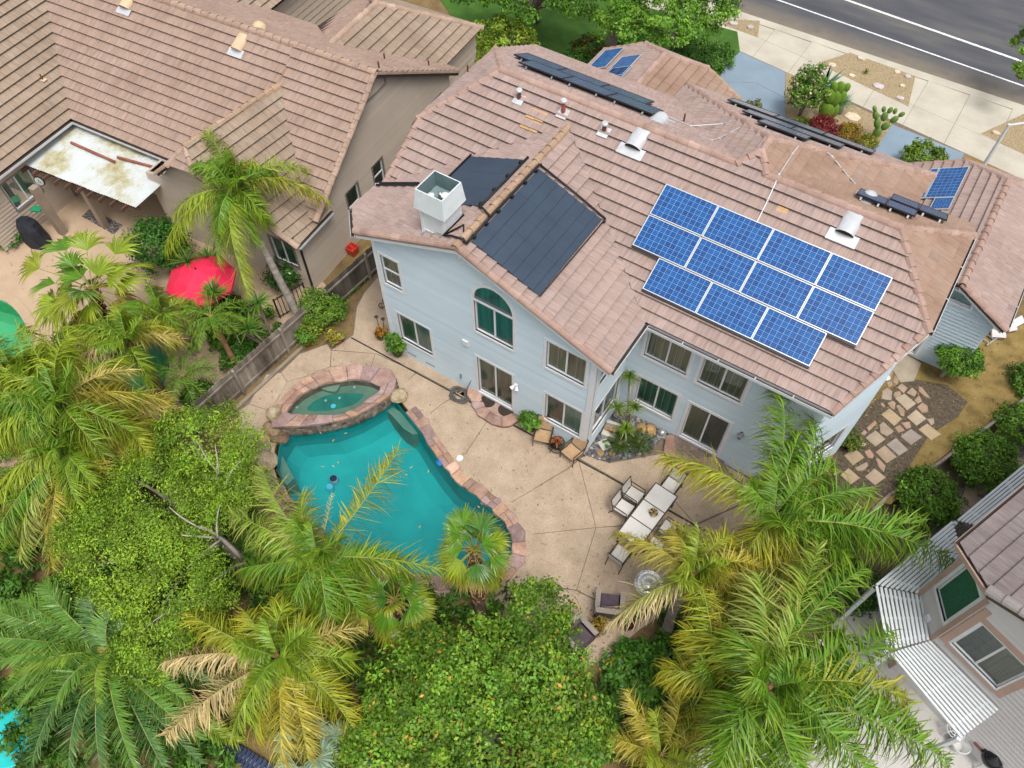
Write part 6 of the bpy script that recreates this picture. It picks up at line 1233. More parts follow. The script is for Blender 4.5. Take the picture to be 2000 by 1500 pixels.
# palm trunk standing in the front garden
b = U(1190, 140, 0); tp = U(1180, -60, 6.5); t = thing('palm_trunk', 'scarred grey palm trunk rising out of the front garden', 'palm tree', (b[0], b[1], 0)); trunk(t, (b[0], b[1], 0), (b[0]-.1, b[1]+.1, 6.4), .24, .2, 'bark_grey', .05, True, 12)
for i in range(12): a = i*2.4; H = (b[0]-.1, b[1]+.1, 6.5); rb = Ribbons(); pinnate(rb, H, np.array(H)+np.array([math.cos(a)*2, math.sin(a)*2, .2]), .8, .6, 34, col=GREEN); rb.build('frond', 'leaf', t)
# ------------------------------------------------------------------ photovoltaic panels
def pv_mat(name, c_lo, c_hi, line, lw=0.035):
    m, nt, b = _new(name); uv = nt.nodes.new('ShaderNodeUVMap'); uv.uv_map = 'UVMap'; sp = nt.nodes.new('ShaderNodeSeparateXYZ'); nt.links.new(uv.outputs[0], sp.inputs[0])
    def grid(s, k, w):
        f = _math(nt, 'FRACT', _math(nt, 'MULTIPLY', s, k)); d = _math(nt, 'ABSOLUTE', _math(nt, 'SUBTRACT', f, .5)); return _math(nt, 'GREATER_THAN', d, .5-w)
    g = _math(nt, 'MAXIMUM', grid(sp.outputs[0], 10, lw), grid(sp.outputs[1], 6, lw)); bus = _math(nt, 'MULTIPLY', grid(sp.outputs[1], 18, .06), .35)
    fl = nt.nodes.new('ShaderNodeVectorMath'); fl.operation = 'FLOOR'; sc = nt.nodes.new('ShaderNodeVectorMath'); sc.operation = 'MULTIPLY'; sc.inputs[1].default_value = (10, 6, 1); nt.links.new(uv.outputs[0], sc.inputs[0]); nt.links.new(sc.outputs[0], fl.inputs[0])
    wn_ = nt.nodes.new('ShaderNodeTexWhiteNoise'); nt.links.new(fl.outputs[0], wn_.inputs['Vector'])
    n = _math(nt, 'ADD', _math(nt, 'MULTIPLY', _noise(nt, _pos(nt), 30, 3), .6), _math(nt, 'MULTIPLY', wn_.outputs['Value'], .35))
    col = _mix(nt, _math(nt, 'MAXIMUM', g, bus), _ramp(nt, n, [(.25, c_lo), (.75, c_hi)]), line); nt.links.new(col, b.inputs['Base Color']); b.inputs['Roughness'].default_value = .16; b.inputs['Specular IOR Level'].default_value = .3
pv_mat('pv_blue', (0.004, .042, .175), (0.010, .105, .34), (0.24, .40, .64), .026); pv_mat('pv_navy', (0.06, .085, .165), (0.08, .11, .21), (0.22, .27, .38), .025)
plain('pv_frame', (0.66, .68, .70), .35, .4, var=.03); plain('pv_frame_dark', (0.02, .02, .022), .4); plain('rubber', (0.012, .012, .013), .55)
def pv(label, o, u, v, w=1.655, h=1.0, mat='pv_blue', frame='pv_frame', group='roof solar panels', feet=True):
    """panel with lower corner o, long side u, short side v (unit vectors)"""
    o, u, v = Vector(o), Vector(u).normalized(), Vector(v).normalized(); n = u.cross(v).normalized()
    if n.z < 0: n = -n
    t = thing('solar_module', label, 'solar panel', tuple(o+u*w/2+v*h/2), group); T = .045; f = .022
    def bar(a, b, wd): d = (b-a).normalized(); s = n.cross(d)*wd; return [a, b, b+s, a+s]
    mb = MB(); c = [o, o+u*w, o+u*w+v*h, o+v*h]; ce = o+u*w/2+v*h/2
    inn = [p+(u if (p-ce).dot(u) < 0 else -u)*f+(v if (p-ce).dot(v) < 0 else -v)*f for p in c]
    V = [p+n*T for p in c]+[p+n*T for p in inn]+[p for p in c]+[p+n*(T-.012) for p in inn]; F = []
    for i in range(4): j = (i+1) % 4; F += [(i, j, 4+j, 4+i), (8+i, 8+j, j, i), (4+i, 4+j, 12+j, 12+i)]
    mb.add(V, F+[(11, 10, 9, 8)]); mb.build('frame', frame, t)
    me = bpy.data.meshes.new('cells'); me.from_pydata([tuple(p+n*(T-.008)) for p in inn], [], [(0, 1, 2, 3)]); me.update(); uv_fill(me, [(0, 0), (1, 0), (1, 1), (0, 1)]); link('cells', me, mat, t)
    if feet:
        mb = MB(); mb.bar(o+u*w*.2-n*.10-v*.03, o+u*w*.2-n*.02+v*.03, .05, .05); mb.build('mount', 'galv', t); MB().bar(o+u*w*.8-n*.10-v*.03, o+u*w*.8-n*.02+v*.03, .05, .05).build('mount', 'galv', t)
    return t
vS = Vector((0, math.cos(ang), math.sin(ang))); nS = Vector((0, -math.sin(ang), math.cos(ang))); ordn = ['first', 'second', 'third', 'fourth']
for r_, (x0, ytop, cnt, rn) in enumerate(((-.91, 5.33, 4, 'top'), (-.91, 4.395, 4, 'middle'), (-.02, 3.46, 3, 'bottom'))):
    for k in range(cnt):
        y0 = ytop-.92; o = on_s(x0+k*1.683, y0, .16); pv(f'blue solar panel, {ordn[k]} from the left in the {rn} row above the patio windows', o, (1, 0, 0), vS, 1.668, 1.015)
for k, (x, y) in enumerate(((4.97+.03, 2.53), (-.02, 2.53))): pass
# dark skirt along the lower edge of the array
for i, (xa, xb, y) in enumerate(((-.02, 5.02, 2.53), (5.04, 5.80, 3.46), (-.91, -.04, 3.46))):
    a, b = on_s(xa, y-.02, .10), on_s(xb, y-.02, .10); tag(MB().bar(a, b, .05, .17, tuple(nS)).build('array_skirt', 'pv_frame_dark'), ['long black skirt under the bottom row of blue panels', 'short black skirt under the right end of the middle row', 'short black skirt under the left end of the middle row'][i], 'panel skirt', 'array skirts')
# north slope
vN = Vector((0, math.cos(ang), -math.sin(ang)))
def row(pa, pb, plane_n, plane_c, n, v, lab, mat='pv_navy', h=1.0, frame='pv_frame_dark'):
    a, b = Vector(UN(*pa, plane_n, plane_c)), Vector(UN(*pb, plane_n, plane_c)); L = (b.x-a.x)/n; d = Vector((1, 0, 0))
    for k in range(n): pv(lab.format(ordn[k]), a+d*(L*k), d, v, L-.015, h, mat, frame)
cN = ZR+SM*YR+.22
row((1012, 123), (1289, 221), (0, SM, 1), cN, 3, vN, 'dark solar panel, {} from the left in the near row behind the main ridge'); row((1003, 108), (1288, 198), (0, SM, 1), cN-.02, 3, vN, 'dark solar panel, {} from the left in the far row behind the main ridge')
sF = .57; aF = math.atan(sF); vF = Vector((0, math.cos(aF), -math.sin(aF))); cF = 8.1+sF*7.73+.2
row((1478, 238), (1583, 271), (0, sF, 1), cF, 1, vF, 'single dark solar panel nearest the silver-topped ridge joint'); row((1449, 218), (1652, 284), (0, sF, 1), cF, 2, vF, 'dark solar panel, {} from the left in the middle row facing the driveway'); row((1420, 196), (1710, 297), (0, sF, 1), cF, 3, vF, 'dark solar panel, {} from the left in the outer row facing the driveway')
row((1672, 380), (1788, 424), (0, SM, 1), cN, 2, vN, 'dark solar panel, {} from the left in the short row by the right roof vent', h=.8); row((1738, 390), (1850, 431), (0, SM, 1), cN, 2, vN, 'dark solar panel, {} from the left in the short row near the right eave', h=.8)
# west slope of the front wing and of the garage
s5 = .5; a5 = math.atan(.5); vW = Vector((math.cos(a5), 0, math.sin(a5))); cW = 4.6+.5*5.41+.14; nW = (-.5, 0, 1)
for lab, p_ in (('blue solar panel on the front wing roof, nearer the eave', (1146, 137)), ('blue solar panel on the front wing roof, nearer the wing ridge', (1177, 152)), ('blue solar panel cut off by the dark panels on the front wing roof', (1158, 175))):
    o = Vector(UN(*p_, nW, cW)); pv(lab, o, (0, 1, 0), vW, 1.6, .95)
s6 = .56; a6 = math.atan(s6); vG = Vector((math.cos(a6), 0, math.sin(a6))); cG = 4.08-s6*7.9+.14; o = Vector(UN(1806, 388, (-s6, 0, 1), cG)); pv('blue solar panel on the garage roof, whole and larger', o, (0, 1, 0), vG, 1.9, 1.0); pv('blue solar panel on the garage roof, narrow strip at its left', o-vG*.30, (0, 1, 0), vG, 1.9, .28); pv('blue solar panel on the garage roof, lower cut corner', o+Vector((0, -.72, 0))+vG*.35, (0, 1, 0), vG, .70, .65)
# ------------------------------------------------------------------ pool heating mats
mk('mat_rubber', [(.3, (0.026, .044, .072)), (.7, (0.036, .058, .092))], 1.2, .42, 6, .1, 30, spec=.5)
def heater(label, pt, y0, y1, d0, d1):
    """pt(d,y,h): point on the slope at distance d below the ridge; stepped over the tile courses"""
    t = thing('pool_heater_mat', label, 'solar heater', tuple(pt((d0+d1)/2, (y0+y1)/2, 0)), 'pool heating mats'); e = .36; V = []; F = []; d = d0; ds = []
    while d < d1: ds.append((d, min(d+e, d1))); d += e
    ys = np.linspace(y0, y1, 7)
    for i, (a, b) in enumerate(ds):
        for j in range(6):
            mb = MB(); p = [pt(a, ys[j]+.002, .120), pt(b, ys[j]+.002, .142), pt(b, ys[j+1]-.002, .142), pt(a, ys[j+1]-.002, .120)]; q = [x-Vector((0, 0, .03)) for x in p]
            mb.add(p+q, [(0, 1, 2, 3), (4, 5, 1, 0), (5, 6, 2, 1), (6, 7, 3, 2)]); mb.build('mat_strip', 'mat_rubber', t)
    return t
aG = math.atan(SG); gE = lambda d, y, h: Vector((XP+d*math.cos(aG)+h*math.sin(aG), y, ZP-d*math.sin(aG)+h*math.cos(aG))); gW = lambda d, y, h: Vector((XP-d*math.cos(aG)-h*math.sin(aG), y, ZP-d*math.sin(aG)+h*math.cos(aG)))
m1 = heater('large black pool heating mat right of the gable ridge', gE, .16, 3.66, .22, 2.60); m2 = heater('smaller black pool heating mat left of the gable ridge behind the chimney', gW, 1.45, 3.80, .34, 2.45)
def pipe(t, pts, r=.032): return MB().tube([tuple(p) for p in pts], r, 8).build('header_pipe', 'rubber', t, True)
pipe(m1, [gE(.17, -.02, .14), gE(.15, 1.4, .15), gE(.15, 3.76, .15), gE(.2, 3.82, .15)], .04); pipe(m1, [gE(.15, 3.78, .15), gE(1.4, 3.78, .16), gE(2.68, 3.74, .16), gE(2.72, 3.6, .16)]); pipe(m1, [gE(2.68, 3.7, .15), gE(2.66, 2, .15), gE(2.64, .15, .15)], .02)
pipe(m1, [gE(.17, -.02, .15), gE(.0, -.03, .2), gW(.3, .03, .15), gW(.55, .0, .15)]); pipe(m2, [gW(.27, 1.35, .15), gW(.25, 2.6, .15), gW(.25, 3.9, .15)], .04); pipe(m2, [gW(2.5, 3.86, .15), gW(2.5, 2.4, .15), gW(2.5, 1.6, .15)], .035)
pipe(m2, [gW(.27, 1.38, .15), gW(.02, 1.25, .22), gE(.17, 1.15, .2)]); pipe(m1, [gE(.15, .0, .13), gE(.1, -.04, .15), gW(.25, .55, .14), gW(.62, .02, .12), gW(.60, 1.0, .12)], .03)
for y in (.3, .9, 1.5, 2.2, 2.9, 3.5): MB().box(tuple(gE(.19, y, .16)), (.12, .09, .09)).build('clamp', 'rubber', m1)
for y in (1.5, 2.2, 2.9, 3.6): MB().box(tuple(gW(.30, y, .16)), (.12, .09, .09)).build('clamp', 'rubber', m2)
a, b = Vector(UN(735, 362, (-SG, 0, 1), ZP-SG*XP+.12)), Vector(UN(815, 362, (-SG, 0, 1), ZP-SG*XP+.12))
for k in (0, .09): MB().tube([a+Vector((0, k, .03)), b+Vector((0, k, .03))], .035, 8).build('feed_pipe', 'rubber', m2)
mb = MB(); mb.tube([a+Vector((-.02, .04, -.5)), a+Vector((-.04, .04, .0)), a+Vector((.08, .04, .05))], .045, 8); mb.build('pipe_elbow', 'white_trim', m2)
# ------------------------------------------------------------------ stones round the pool and spa
def stone(poly, z0, z1, mat, parent=None, name='coping_stone', tint=None, bev=.03, dz=.02):
    P = shrink(poly, .004); Q = shrink(poly, bev); n = len(P); c = (sum(p[0] for p in P)/n, sum(p[1] for p in P)/n)
    ar = sum(P[i][0]*P[(i+1) % n][1]-P[(i+1) % n][0]*P[i][1] for i in range(n))
    if ar < 0: P, Q = P[::-1], Q[::-1]
    tx, ty = rnd.uniform(-dz, dz), rnd.uniform(-dz, dz); h = lambda p: (p[0]-c[0])*tx*2+(p[1]-c[1])*ty*2
    V = [(p[0], p[1], z0) for p in P]+[(p[0], p[1], z1-bev*.7+h(p)) for p in P]+[(p[0], p[1], z1+h(p)+rnd.uniform(-.006, .006)) for p in Q]+[(c[0], c[1], z1+.006)]
    F = []
    for l in (0, n):
        for i in range(n): F.append((l+i, l+(i+1) % n, l+n+(i+1) % n, l+n+i))
    for i in range(n): F.append((2*n+i, 2*n+(i+1) % n, 3*n))
    mb = MB(); t = (tint if not isinstance(tint, tuple) else 1) or 1+rnd.gauss(0, .16); pal = rnd.choice([(1.05, 1, .97), (1.08, .98, .92), (.85, .85, .98), (1.12, 1.02, .85), (.98, .93, .98), (1.15, 1.1, 1.05)]); mb.tint = tuple(t*k for k in pal) if not isinstance(tint, tuple) else tint; mb.add(V, F); return mb.build(name, mat, parent)
def band_stones(inner, outer, z0, z1, mat, parent, L=.42, name='coping_stone', split=.3):
    """inner, outer: matching polylines; cells between become irregular stones"""
    I, O_ = np.array(inner), np.array(outer); seg = np.r_[0, np.cumsum(np.linalg.norm(np.diff(I, axis=0), axis=1))]; tot = seg[-1]; s = 0; cuts = [0]
    while s < tot-.22: s += L*rnd.uniform(.5, 1.5); cuts.append(min(s, tot))
    f = lambda A, q: np.array([np.interp(q, seg, A[:, 0]), np.interp(q, seg, A[:, 1])])
    for a, b in zip(cuts[:-1], cuts[1:]):
        if b-a < .08: continue
        i0, i1, o0, o1 = f(I, a), f(I, b), f(O_, a), f(O_, b); im = f(I, (a+b)/2); om = f(O_, (a+b)/2); j = lambda p, d=.045: tuple(p+np.array([rnd.uniform(-d, d), rnd.uniform(-d, d)]))
        out_ = (om-im)*rnd.uniform(-.04, .16)
        if rnd.random() < split:
            k = rnd.uniform(.45, .62); m0, m1 = i0+(o0-i0)*k, i1+(o1-i1)*k
            stone([tuple(i0), j(im), tuple(i1), tuple(m1), tuple(m0)], z0, z1+rnd.uniform(-.01, .015), mat, parent, name); stone([tuple(m0), tuple(m1), tuple(o1), j(om+out_), tuple(o0)], z0, z1+rnd.uniform(-.01, .015), mat, parent, name)
        else: stone([tuple(i0), j(im), tuple(i1), j((i1+o1)/2, .015), tuple(o1), j(om+out_), tuple(o0), j((i0+o0)/2, .015)], z0, z1+rnd.uniform(-.012, .02), mat, parent, name)
cop = thing('pool_coping', 'irregular pink flagstone coping around the teal pool', 'coping', (pool_in[0][0], pool_in[0][1], 0))
nr_ = 17; inn = [np.array(p) for p in pool_in[:nr_]]; outp = [np.array(p) for p in shrink(pool_in, -.42)[:nr_]]
band_stones(inn, outp, -.16, .055, 'coping_stone', cop, .40, split=.38)
ZS = .42
def densify(l, n=5): return [tuple(p) for p in smooth_loop(l, n)]
sp_out = [p[:2] for p in PX([(530, 815), (545, 785), (572, 757), (605, 735), (645, 721), (690, 715), (735, 717), (766, 730), (773, 748), (762, 768), (742, 783), (714, 799), (682, 813), (645, 822), (605, 828), (565, 831), (538, 828)], ZS)]
sp_in = [p[:2] for p in PX([(560, 803), (574, 783), (594, 766), (622, 752), (655, 744), (690, 740), (718, 743), (737, 751), (744, 757), (730, 771), (712, 784), (692, 797), (672, 806), (645, 809), (618, 809), (590, 808), (572, 806)], ZS)]
spa = thing('spa', 'raised almond-shaped spa with pink stone rim beside the pool', 'spa', (sp_in[0][0], sp_in[0][1], 0))
SO, SI = densify(sp_out, 4), densify(sp_in, 4)
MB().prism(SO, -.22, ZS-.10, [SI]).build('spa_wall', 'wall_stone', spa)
band_stones([np.array(p) for p in SI+SI[:1]], [np.array(p) for p in shrink(SO, -.03)+shrink(SO, -.03)[:1]], ZS-.105, ZS, 'coping_stone', spa, .36, 'rim_stone', .3)
MB().prism(shrink(SI, -.01), -.5, .02).build('spa_bench', 'plaster_spa', spa)
eye = [p[:2] for p in PX([(600, 800), (612, 785), (640, 772), (675, 768), (708, 770), (706, 778), (690, 790), (660, 799), (625, 803)], .02)]
MB().prism(smooth_loop(eye, 4), .0, .026).build('spa_well', 'plaster_spa_deep', spa)
seat = [p[:2] for p in PX([(622, 756), (640, 764), (655, 766), (662, 758), (663, 748), (640, 749)], .12)]; MB().prism(smooth_loop(seat, 3), .0, .16).build('spa_step', 'plaster_ledge', spa)
q = U(651, 793, .04); disc('spa_light', (q[0], q[1], .03), .09, .02, 'drain_blue', spa)
for px in ((636, 782), (663, 777), (692, 756), (579, 795)): q = U(*px, .05); disc('spa_jet', (q[0], q[1], .03), .05, .02, 'grille', spa, 12)
w = MB().prism(shrink(SI, -.02), .285, .29).build('spa_water', 'water_spa'); tag(w, 'still greenish water inside the almond-shaped spa', kind='structure')
# facing stones on the pool side of the spa
k0 = len(SO)
for i in range(k0):
    a, b = np.array(SO[i]), np.array(SO[(i+1) % k0]); d = b-a; L = np.linalg.norm(d)
    nrm = np.array([d[1], -d[0]])/L; cen = np.array(sp_in).mean(0)
    if nrm@((a+b)/2-cen) < 0: nrm = -nrm
    for (z0, z1) in ((-.2, .02), (.02, .17), (.17, .31)):
        o = nrm*rnd.uniform(.015, .06); u0, u1 = rnd.uniform(0, .05), rnd.uniform(.95, 1.0); p = [a+d*u0, a+d*u1]; zz0, zz1 = z0+rnd.uniform(0, .015), z1-rnd.uniform(0, .015)
        V = [(*(p[0]-nrm*.05), zz0), (*(p[1]-nrm*.05), zz0), (*(p[1]-nrm*.05), zz1), (*(p[0]-nrm*.05), zz1), (*(p[0]+o), zz0), (*(p[1]+o), zz0), (*(p[1]+o*.8), zz1), (*(p[0]+o*.8), zz1)]
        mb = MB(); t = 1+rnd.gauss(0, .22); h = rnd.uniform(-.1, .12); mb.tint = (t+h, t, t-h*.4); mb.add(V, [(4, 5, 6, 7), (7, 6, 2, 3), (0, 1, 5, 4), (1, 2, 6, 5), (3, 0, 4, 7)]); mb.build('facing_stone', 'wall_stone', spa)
def rock(label, px, r, h, z=0.0, mat='boulder', group='boulders by the pool', tint=(1, 1, 1), seed=0, name='boulder', sx=1.0, rz=0.0):
    R = random.Random(seed+int(px[0]*7+px[1])); c = U(px[0], px[1], z); bm = bmesh.new(); bmesh.ops.create_icosphere(bm, subdivisions=2, radius=1.0)
    k = [Vector((R.gauss(0, 1), R.gauss(0, 1), R.gauss(0, 1))).normalized() for _ in range(9)]; dd = [R.uniform(.62, .92) for _ in k]
    for v in bm.verts:
        for n_, d_ in zip(k, dd):
            e = v.co.dot(n_)-d_
            if e > 0: v.co -= n_*e*.9
        v.co += Vector((R.gauss(0, .02), R.gauss(0, .02), R.gauss(0, .02)))
        x, y = v.co.x*r*sx, v.co.y*r; v.co = Vector((x*math.cos(rz)-y*math.sin(rz), x*math.sin(rz)+y*math.cos(rz), v.co.z*h))
    me = bpy.data.meshes.new(name); bm.to_mesh(me); bm.free(); at = me.attributes.new('tint', 'FLOAT_COLOR', 'FACE'); at.data.foreach_set('color', np.array([(*tint, 1)]*len(me.polygons), np.float32).ravel())
    o = link(name, me, mat); o.location = (c[0], c[1], z+h*.55); return tag(o, label, 'rock', group)
rock('rounded tan boulder at the right tip of the spa', (779, 776), .34, .26); rock('cream boulder at the left tip of the spa rim', (539, 815), .30, .34, .22)
rock('large pale flat boulder at the left pool edge', (522, 905), .42, .24, tint=(1.1, 1.1, 1.1)); rock('grey streaked boulder left of the pool', (512, 876), .30, .18, tint=(.6, .64, .7), sx=1.4, rz=.5); rock('golden boulder left of the pool above the grey one', (515, 862), .26, .2, tint=(1.2, 1.05, .85)); rock('small tan boulder at the patio edge left of the pool', (492, 868), .22, .17, tint=(1.1, .95, .8)); rock('brown boulder half under the light green tree', (500, 900), .24, .16, tint=(.8, .7, .6)); rock('flat brown rock below the cream spa boulder', (532, 840), .3, .14, tint=(.7, .65, .6), sx=1.3); rock('small white rock at the patio edge under the tree', (480, 878), .12, .1, tint=(1.5, 1.5, 1.5))
# waterfall ledge stones between spa and boulders
rock('dark wet rock where the spa spills into the pool', (548, 858), .28, .16, -.1, tint=(.45, .4, .38), sx=1.4, rz=.7)
# floating and lying bits
plain('float_blue', (0.01, .20, .62), .35); plain('lid_white', (0.75, .74, .72), .5)
q = U(859, 903, -.08); tag(MB().lathe([(.02, -.04), (.11, 0), (.12, .05), (.05, .10), (.02, .12)], (q[0], q[1], -.12), 16).build('chlorine_float', 'float_blue'), 'blue floating chlorine dispenser at the pool edge', 'pool float')
q = U(898, 895); tag(disc('skimmer_lid', (q[0], q[1], .019), .115, .008, 'lid_white'), 'round white skimmer lid in the patio', 'lid')
R = random.Random(5); leafc = plain('dry_leaf', (0.45, .32, .12), .8)
for i in range(16):
    x, y = R.uniform(-8.2, -1.5), R.uniform(-5.6, -2.6)
    if not in_poly((x, y), pool_in): continue
    a = R.uniform(0, 6.28); mb = MB(); l = .07; mb.add([(x-math.cos(a)*l, y-math.sin(a)*l, -.117), (x+math.sin(a)*.02, y-math.cos(a)*.02, -.114), (x+math.cos(a)*l, y+math.sin(a)*l, -.117), (x-math.sin(a)*.02, y+math.cos(a)*.02, -.112)], [(0, 1, 2, 3)])
    tag(mb.build('fallen_leaf', 'dry_leaf'), 'dry yellow leaf floating on the teal pool water', 'leaf', 'leaves floating on the pool')
# ------------------------------------------------------------------ curved stone step at the left sliding door
st = thing('stone_step', 'curved flagstone step with two dark round mats at the sliding door', 'step', tuple(U(965, 800)))
sp = [p[:2] for p in PX([(917, 758), (922, 782), (935, 806), (958, 824), (985, 832), (1008, 824), (1018, 806)], .16)]; wl = [(-2.55, 0.01), (-4.45, 0.01)]
loop = [tuple(q[:2]) for q in curve_pts([(*p, 0) for p in sp], 4)]; poly = loop+[wl[0], wl[1]]
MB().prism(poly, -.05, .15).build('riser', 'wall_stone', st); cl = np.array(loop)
cen = np.array([np.mean([p[0] for p in poly]), .05]); innr = [cen+(np.array(p)-cen)*.62 for p in loop]
band_stones(innr, [np.array(p) for p in shrink(poly, -.04)[:len(loop)]], .14, .19, 'coping_stone', st, .42, 'flagstone', .1)
mk('mat_dark', [(.3, (0.03, .022, .018)), (.7, (0.07, .05, .04))], 14, .95, 4, .5, 60)
for px in ((953, 783), (988, 800)): q = U(*px, .17); MB().lathe([(.27, 0), (.27, .03), (.24, .045)], (q[0], q[1], .15), 26).build('round_mat', 'mat_dark', st)
MB().prism([tuple(p) for p in innr]+[(-2.6, 0.015), (-4.4, 0.015)], .14, .165).build('step_top', 'coping_stone', st)
s2 = thing('stone_step', 'brown flagstone step at the right sliding door', 'step', tuple(U(1330, 890)))
poly = [p[:2] for p in PX([(1300, 850), (1296, 880), (1310, 905), (1345, 925), (1400, 945), (1425, 925)], .14)]+[(4.0, 2.2), (2.15, 2.2)]; MB().prism(poly, -.05, .12).build('riser', 'wall_stone', s2)
for pp in ([poly[0], poly[1], poly[2], (2.6, 1.6), (2.2, 2.19)], [poly[2], poly[3], (3.2, 1.7), (2.6, 1.6)], [poly[3], poly[4], poly[5], (3.7, 2.19), (3.2, 1.7)]): stone([tuple(p) for p in pp], .11, .16, 'coping_stone', s2, 'flagstone', .8)
# ------------------------------------------------------------------ fences and low walls
mk('fence_wood', [(.25, (0.045, .036, .03)), (.45, (0.20, .165, .135)), (.62, (0.36, .315, .265)), (.8, (0.46, .42, .37))], 1.1, .9, 9, .5, 40, stretch=(1, 1, .35), tint=True)
mk('fence_brown', [(.3, (0.20, .085, .03)), (.7, (0.36, .17, .065))], 1.5, .85, 8, .4, 30, stretch=(1, 1, .3), tint=True)
def fence(name, label, a, b, h, mat, bw=.145, dark=None, z0=0.0, rail_mat=None, lean=.015):
    a, b = np.array(a[:2]), np.array(b[:2]); d = b-a; L = np.linalg.norm(d); d = d/L; n = np.array([-d[1], d[0]]); t = thing(name, label, 'fence', (a[0], a[1], z0)); k = int(L/bw); rz = math.atan2(d[1], d[0])
    for i in range(k):
        p = a+d*(i+.5)*bw; hh = h+rnd.uniform(-.02, .02); mb = MB(); g = 1+rnd.gauss(0, .12); g *= (.45 if dark and dark(i/k) else 1); mb.tint = (g, g, g)
        x, y = bw*.48, .011; top = [(-x, hh-.03), (-x+.025, hh), (x-.025, hh), (x, hh-.03)]; P = [(-x, 0)]+top+[(x, 0)]; V = []
        for s in (-y, y):
            for (u, z) in P: q = p+d*u+n*(s+rnd.uniform(-.001, .001)); V.append((q[0], q[1], z0+z))
        m = len(P); mb.add(V, [tuple(range(m)), tuple(range(m, 2*m))[::-1]]+[(j, j+m, (j+1) % m+m, (j+1) % m) for j in range(m)]); mb.build('board', mat, t)
    for z in (.25, h-.28):
        p, q = a-n*.04, b-n*.04; MB().bar((p[0], p[1], z0+z), (q[0], q[1], z0+z), .04, .085).build('rail', rail_mat or mat, t)
    for i in range(int(L/2.2)+1): p = a+d*min(L, i*2.2)-n*.09; MB().box((p[0], p[1], z0+h*.5), (.09, .09, h+.04), rz).build('post', rail_mat or mat, t)
    return t
fence('board_fence', 'weathered grey board fence between the patio and the neighbour pool', (-11.42, -6.7), (-11.12, -.95), 1.42, 'fence_wood', dark=lambda t: t < .2)
fence('board_fence', 'dark weathered fence panel beside the red bucket', (-11.05, -.1), (-10.85, 4.0), 1.45, 'fence_wood', dark=lambda t: True)
b0, b1 = U(-120, 915), U(112, 990); fence('board_fence', 'brown board fence glimpsed at the left edge under palm fronds', b0, b1, 1.0, 'fence_brown', rail_mat='fence_wood')
mk('kerb_wood', [(.3, (0.22, .18, .13)), (.7, (0.36, .30, .23))], 2, .9, 7, .4, 30)
e0, e1 = U(432, 812), U(596, 664); tag(MB().bar((e0[0]+.25, e0[1], .05), (e1[0]+.2, e1[1], .05), .12, .12).build('edging_board', 'kerb_wood'), 'timber edging along the foot of the weathered fence', 'edging')
rw = thing('retaining_wall', 'low grey timber retaining wall along the dry side yard', 'wall', (9.85, 5.68, Z_LOW))
for (p, q) in zip(right_edge[:-4], right_edge[1:-3]):
    for j in range(4): MB().bar((p[0]+.03, p[1], Z_LOW+.07+j*.145), (q[0]+.03, q[1], Z_LOW+.07+j*.145), .09, .135).build('sleeper', 'fence_wood', rw)
# blue tile edging and turquoise cover glimpsed lower left
plain('tile_navy', (0.03, .045, .10), .4); plain('tile_white', (0.6, .6, .6), .5); plain('turquoise', (0.02, .52, .50), .4)
te = thing('tile_edging', 'curved dark blue tile edging at the bottom edge', 'edging', tuple(U(400, 1450)))
cv = curve_pts([U(*p, .15) for p in ((296, 1412), (345, 1438), (400, 1446), (440, 1460), (490, 1488), (540, 1520))], 7)
for i in range(len(cv)-1): p, q = cv[i], cv[i+1]; d = vnorm(q-p); MB().bar(tuple(p+d*.012), tuple(q-d*.012), .42, .06).build('tile', 'tile_navy', te)
MB().tube([tuple(p-np.array([0, 0, .10])) for p in cv], .10, 6).build('tile_bed', 'tile_white', te)
q = U(22, 1440, .2); tag(MB().lathe([(.75, 0), (.8, .2), (.75, .22), (.0, .2)], (q[0], q[1], 0), 30).build('pool_cover', 'turquoise'), 'bright turquoise round cover under the big date palm', 'cover')
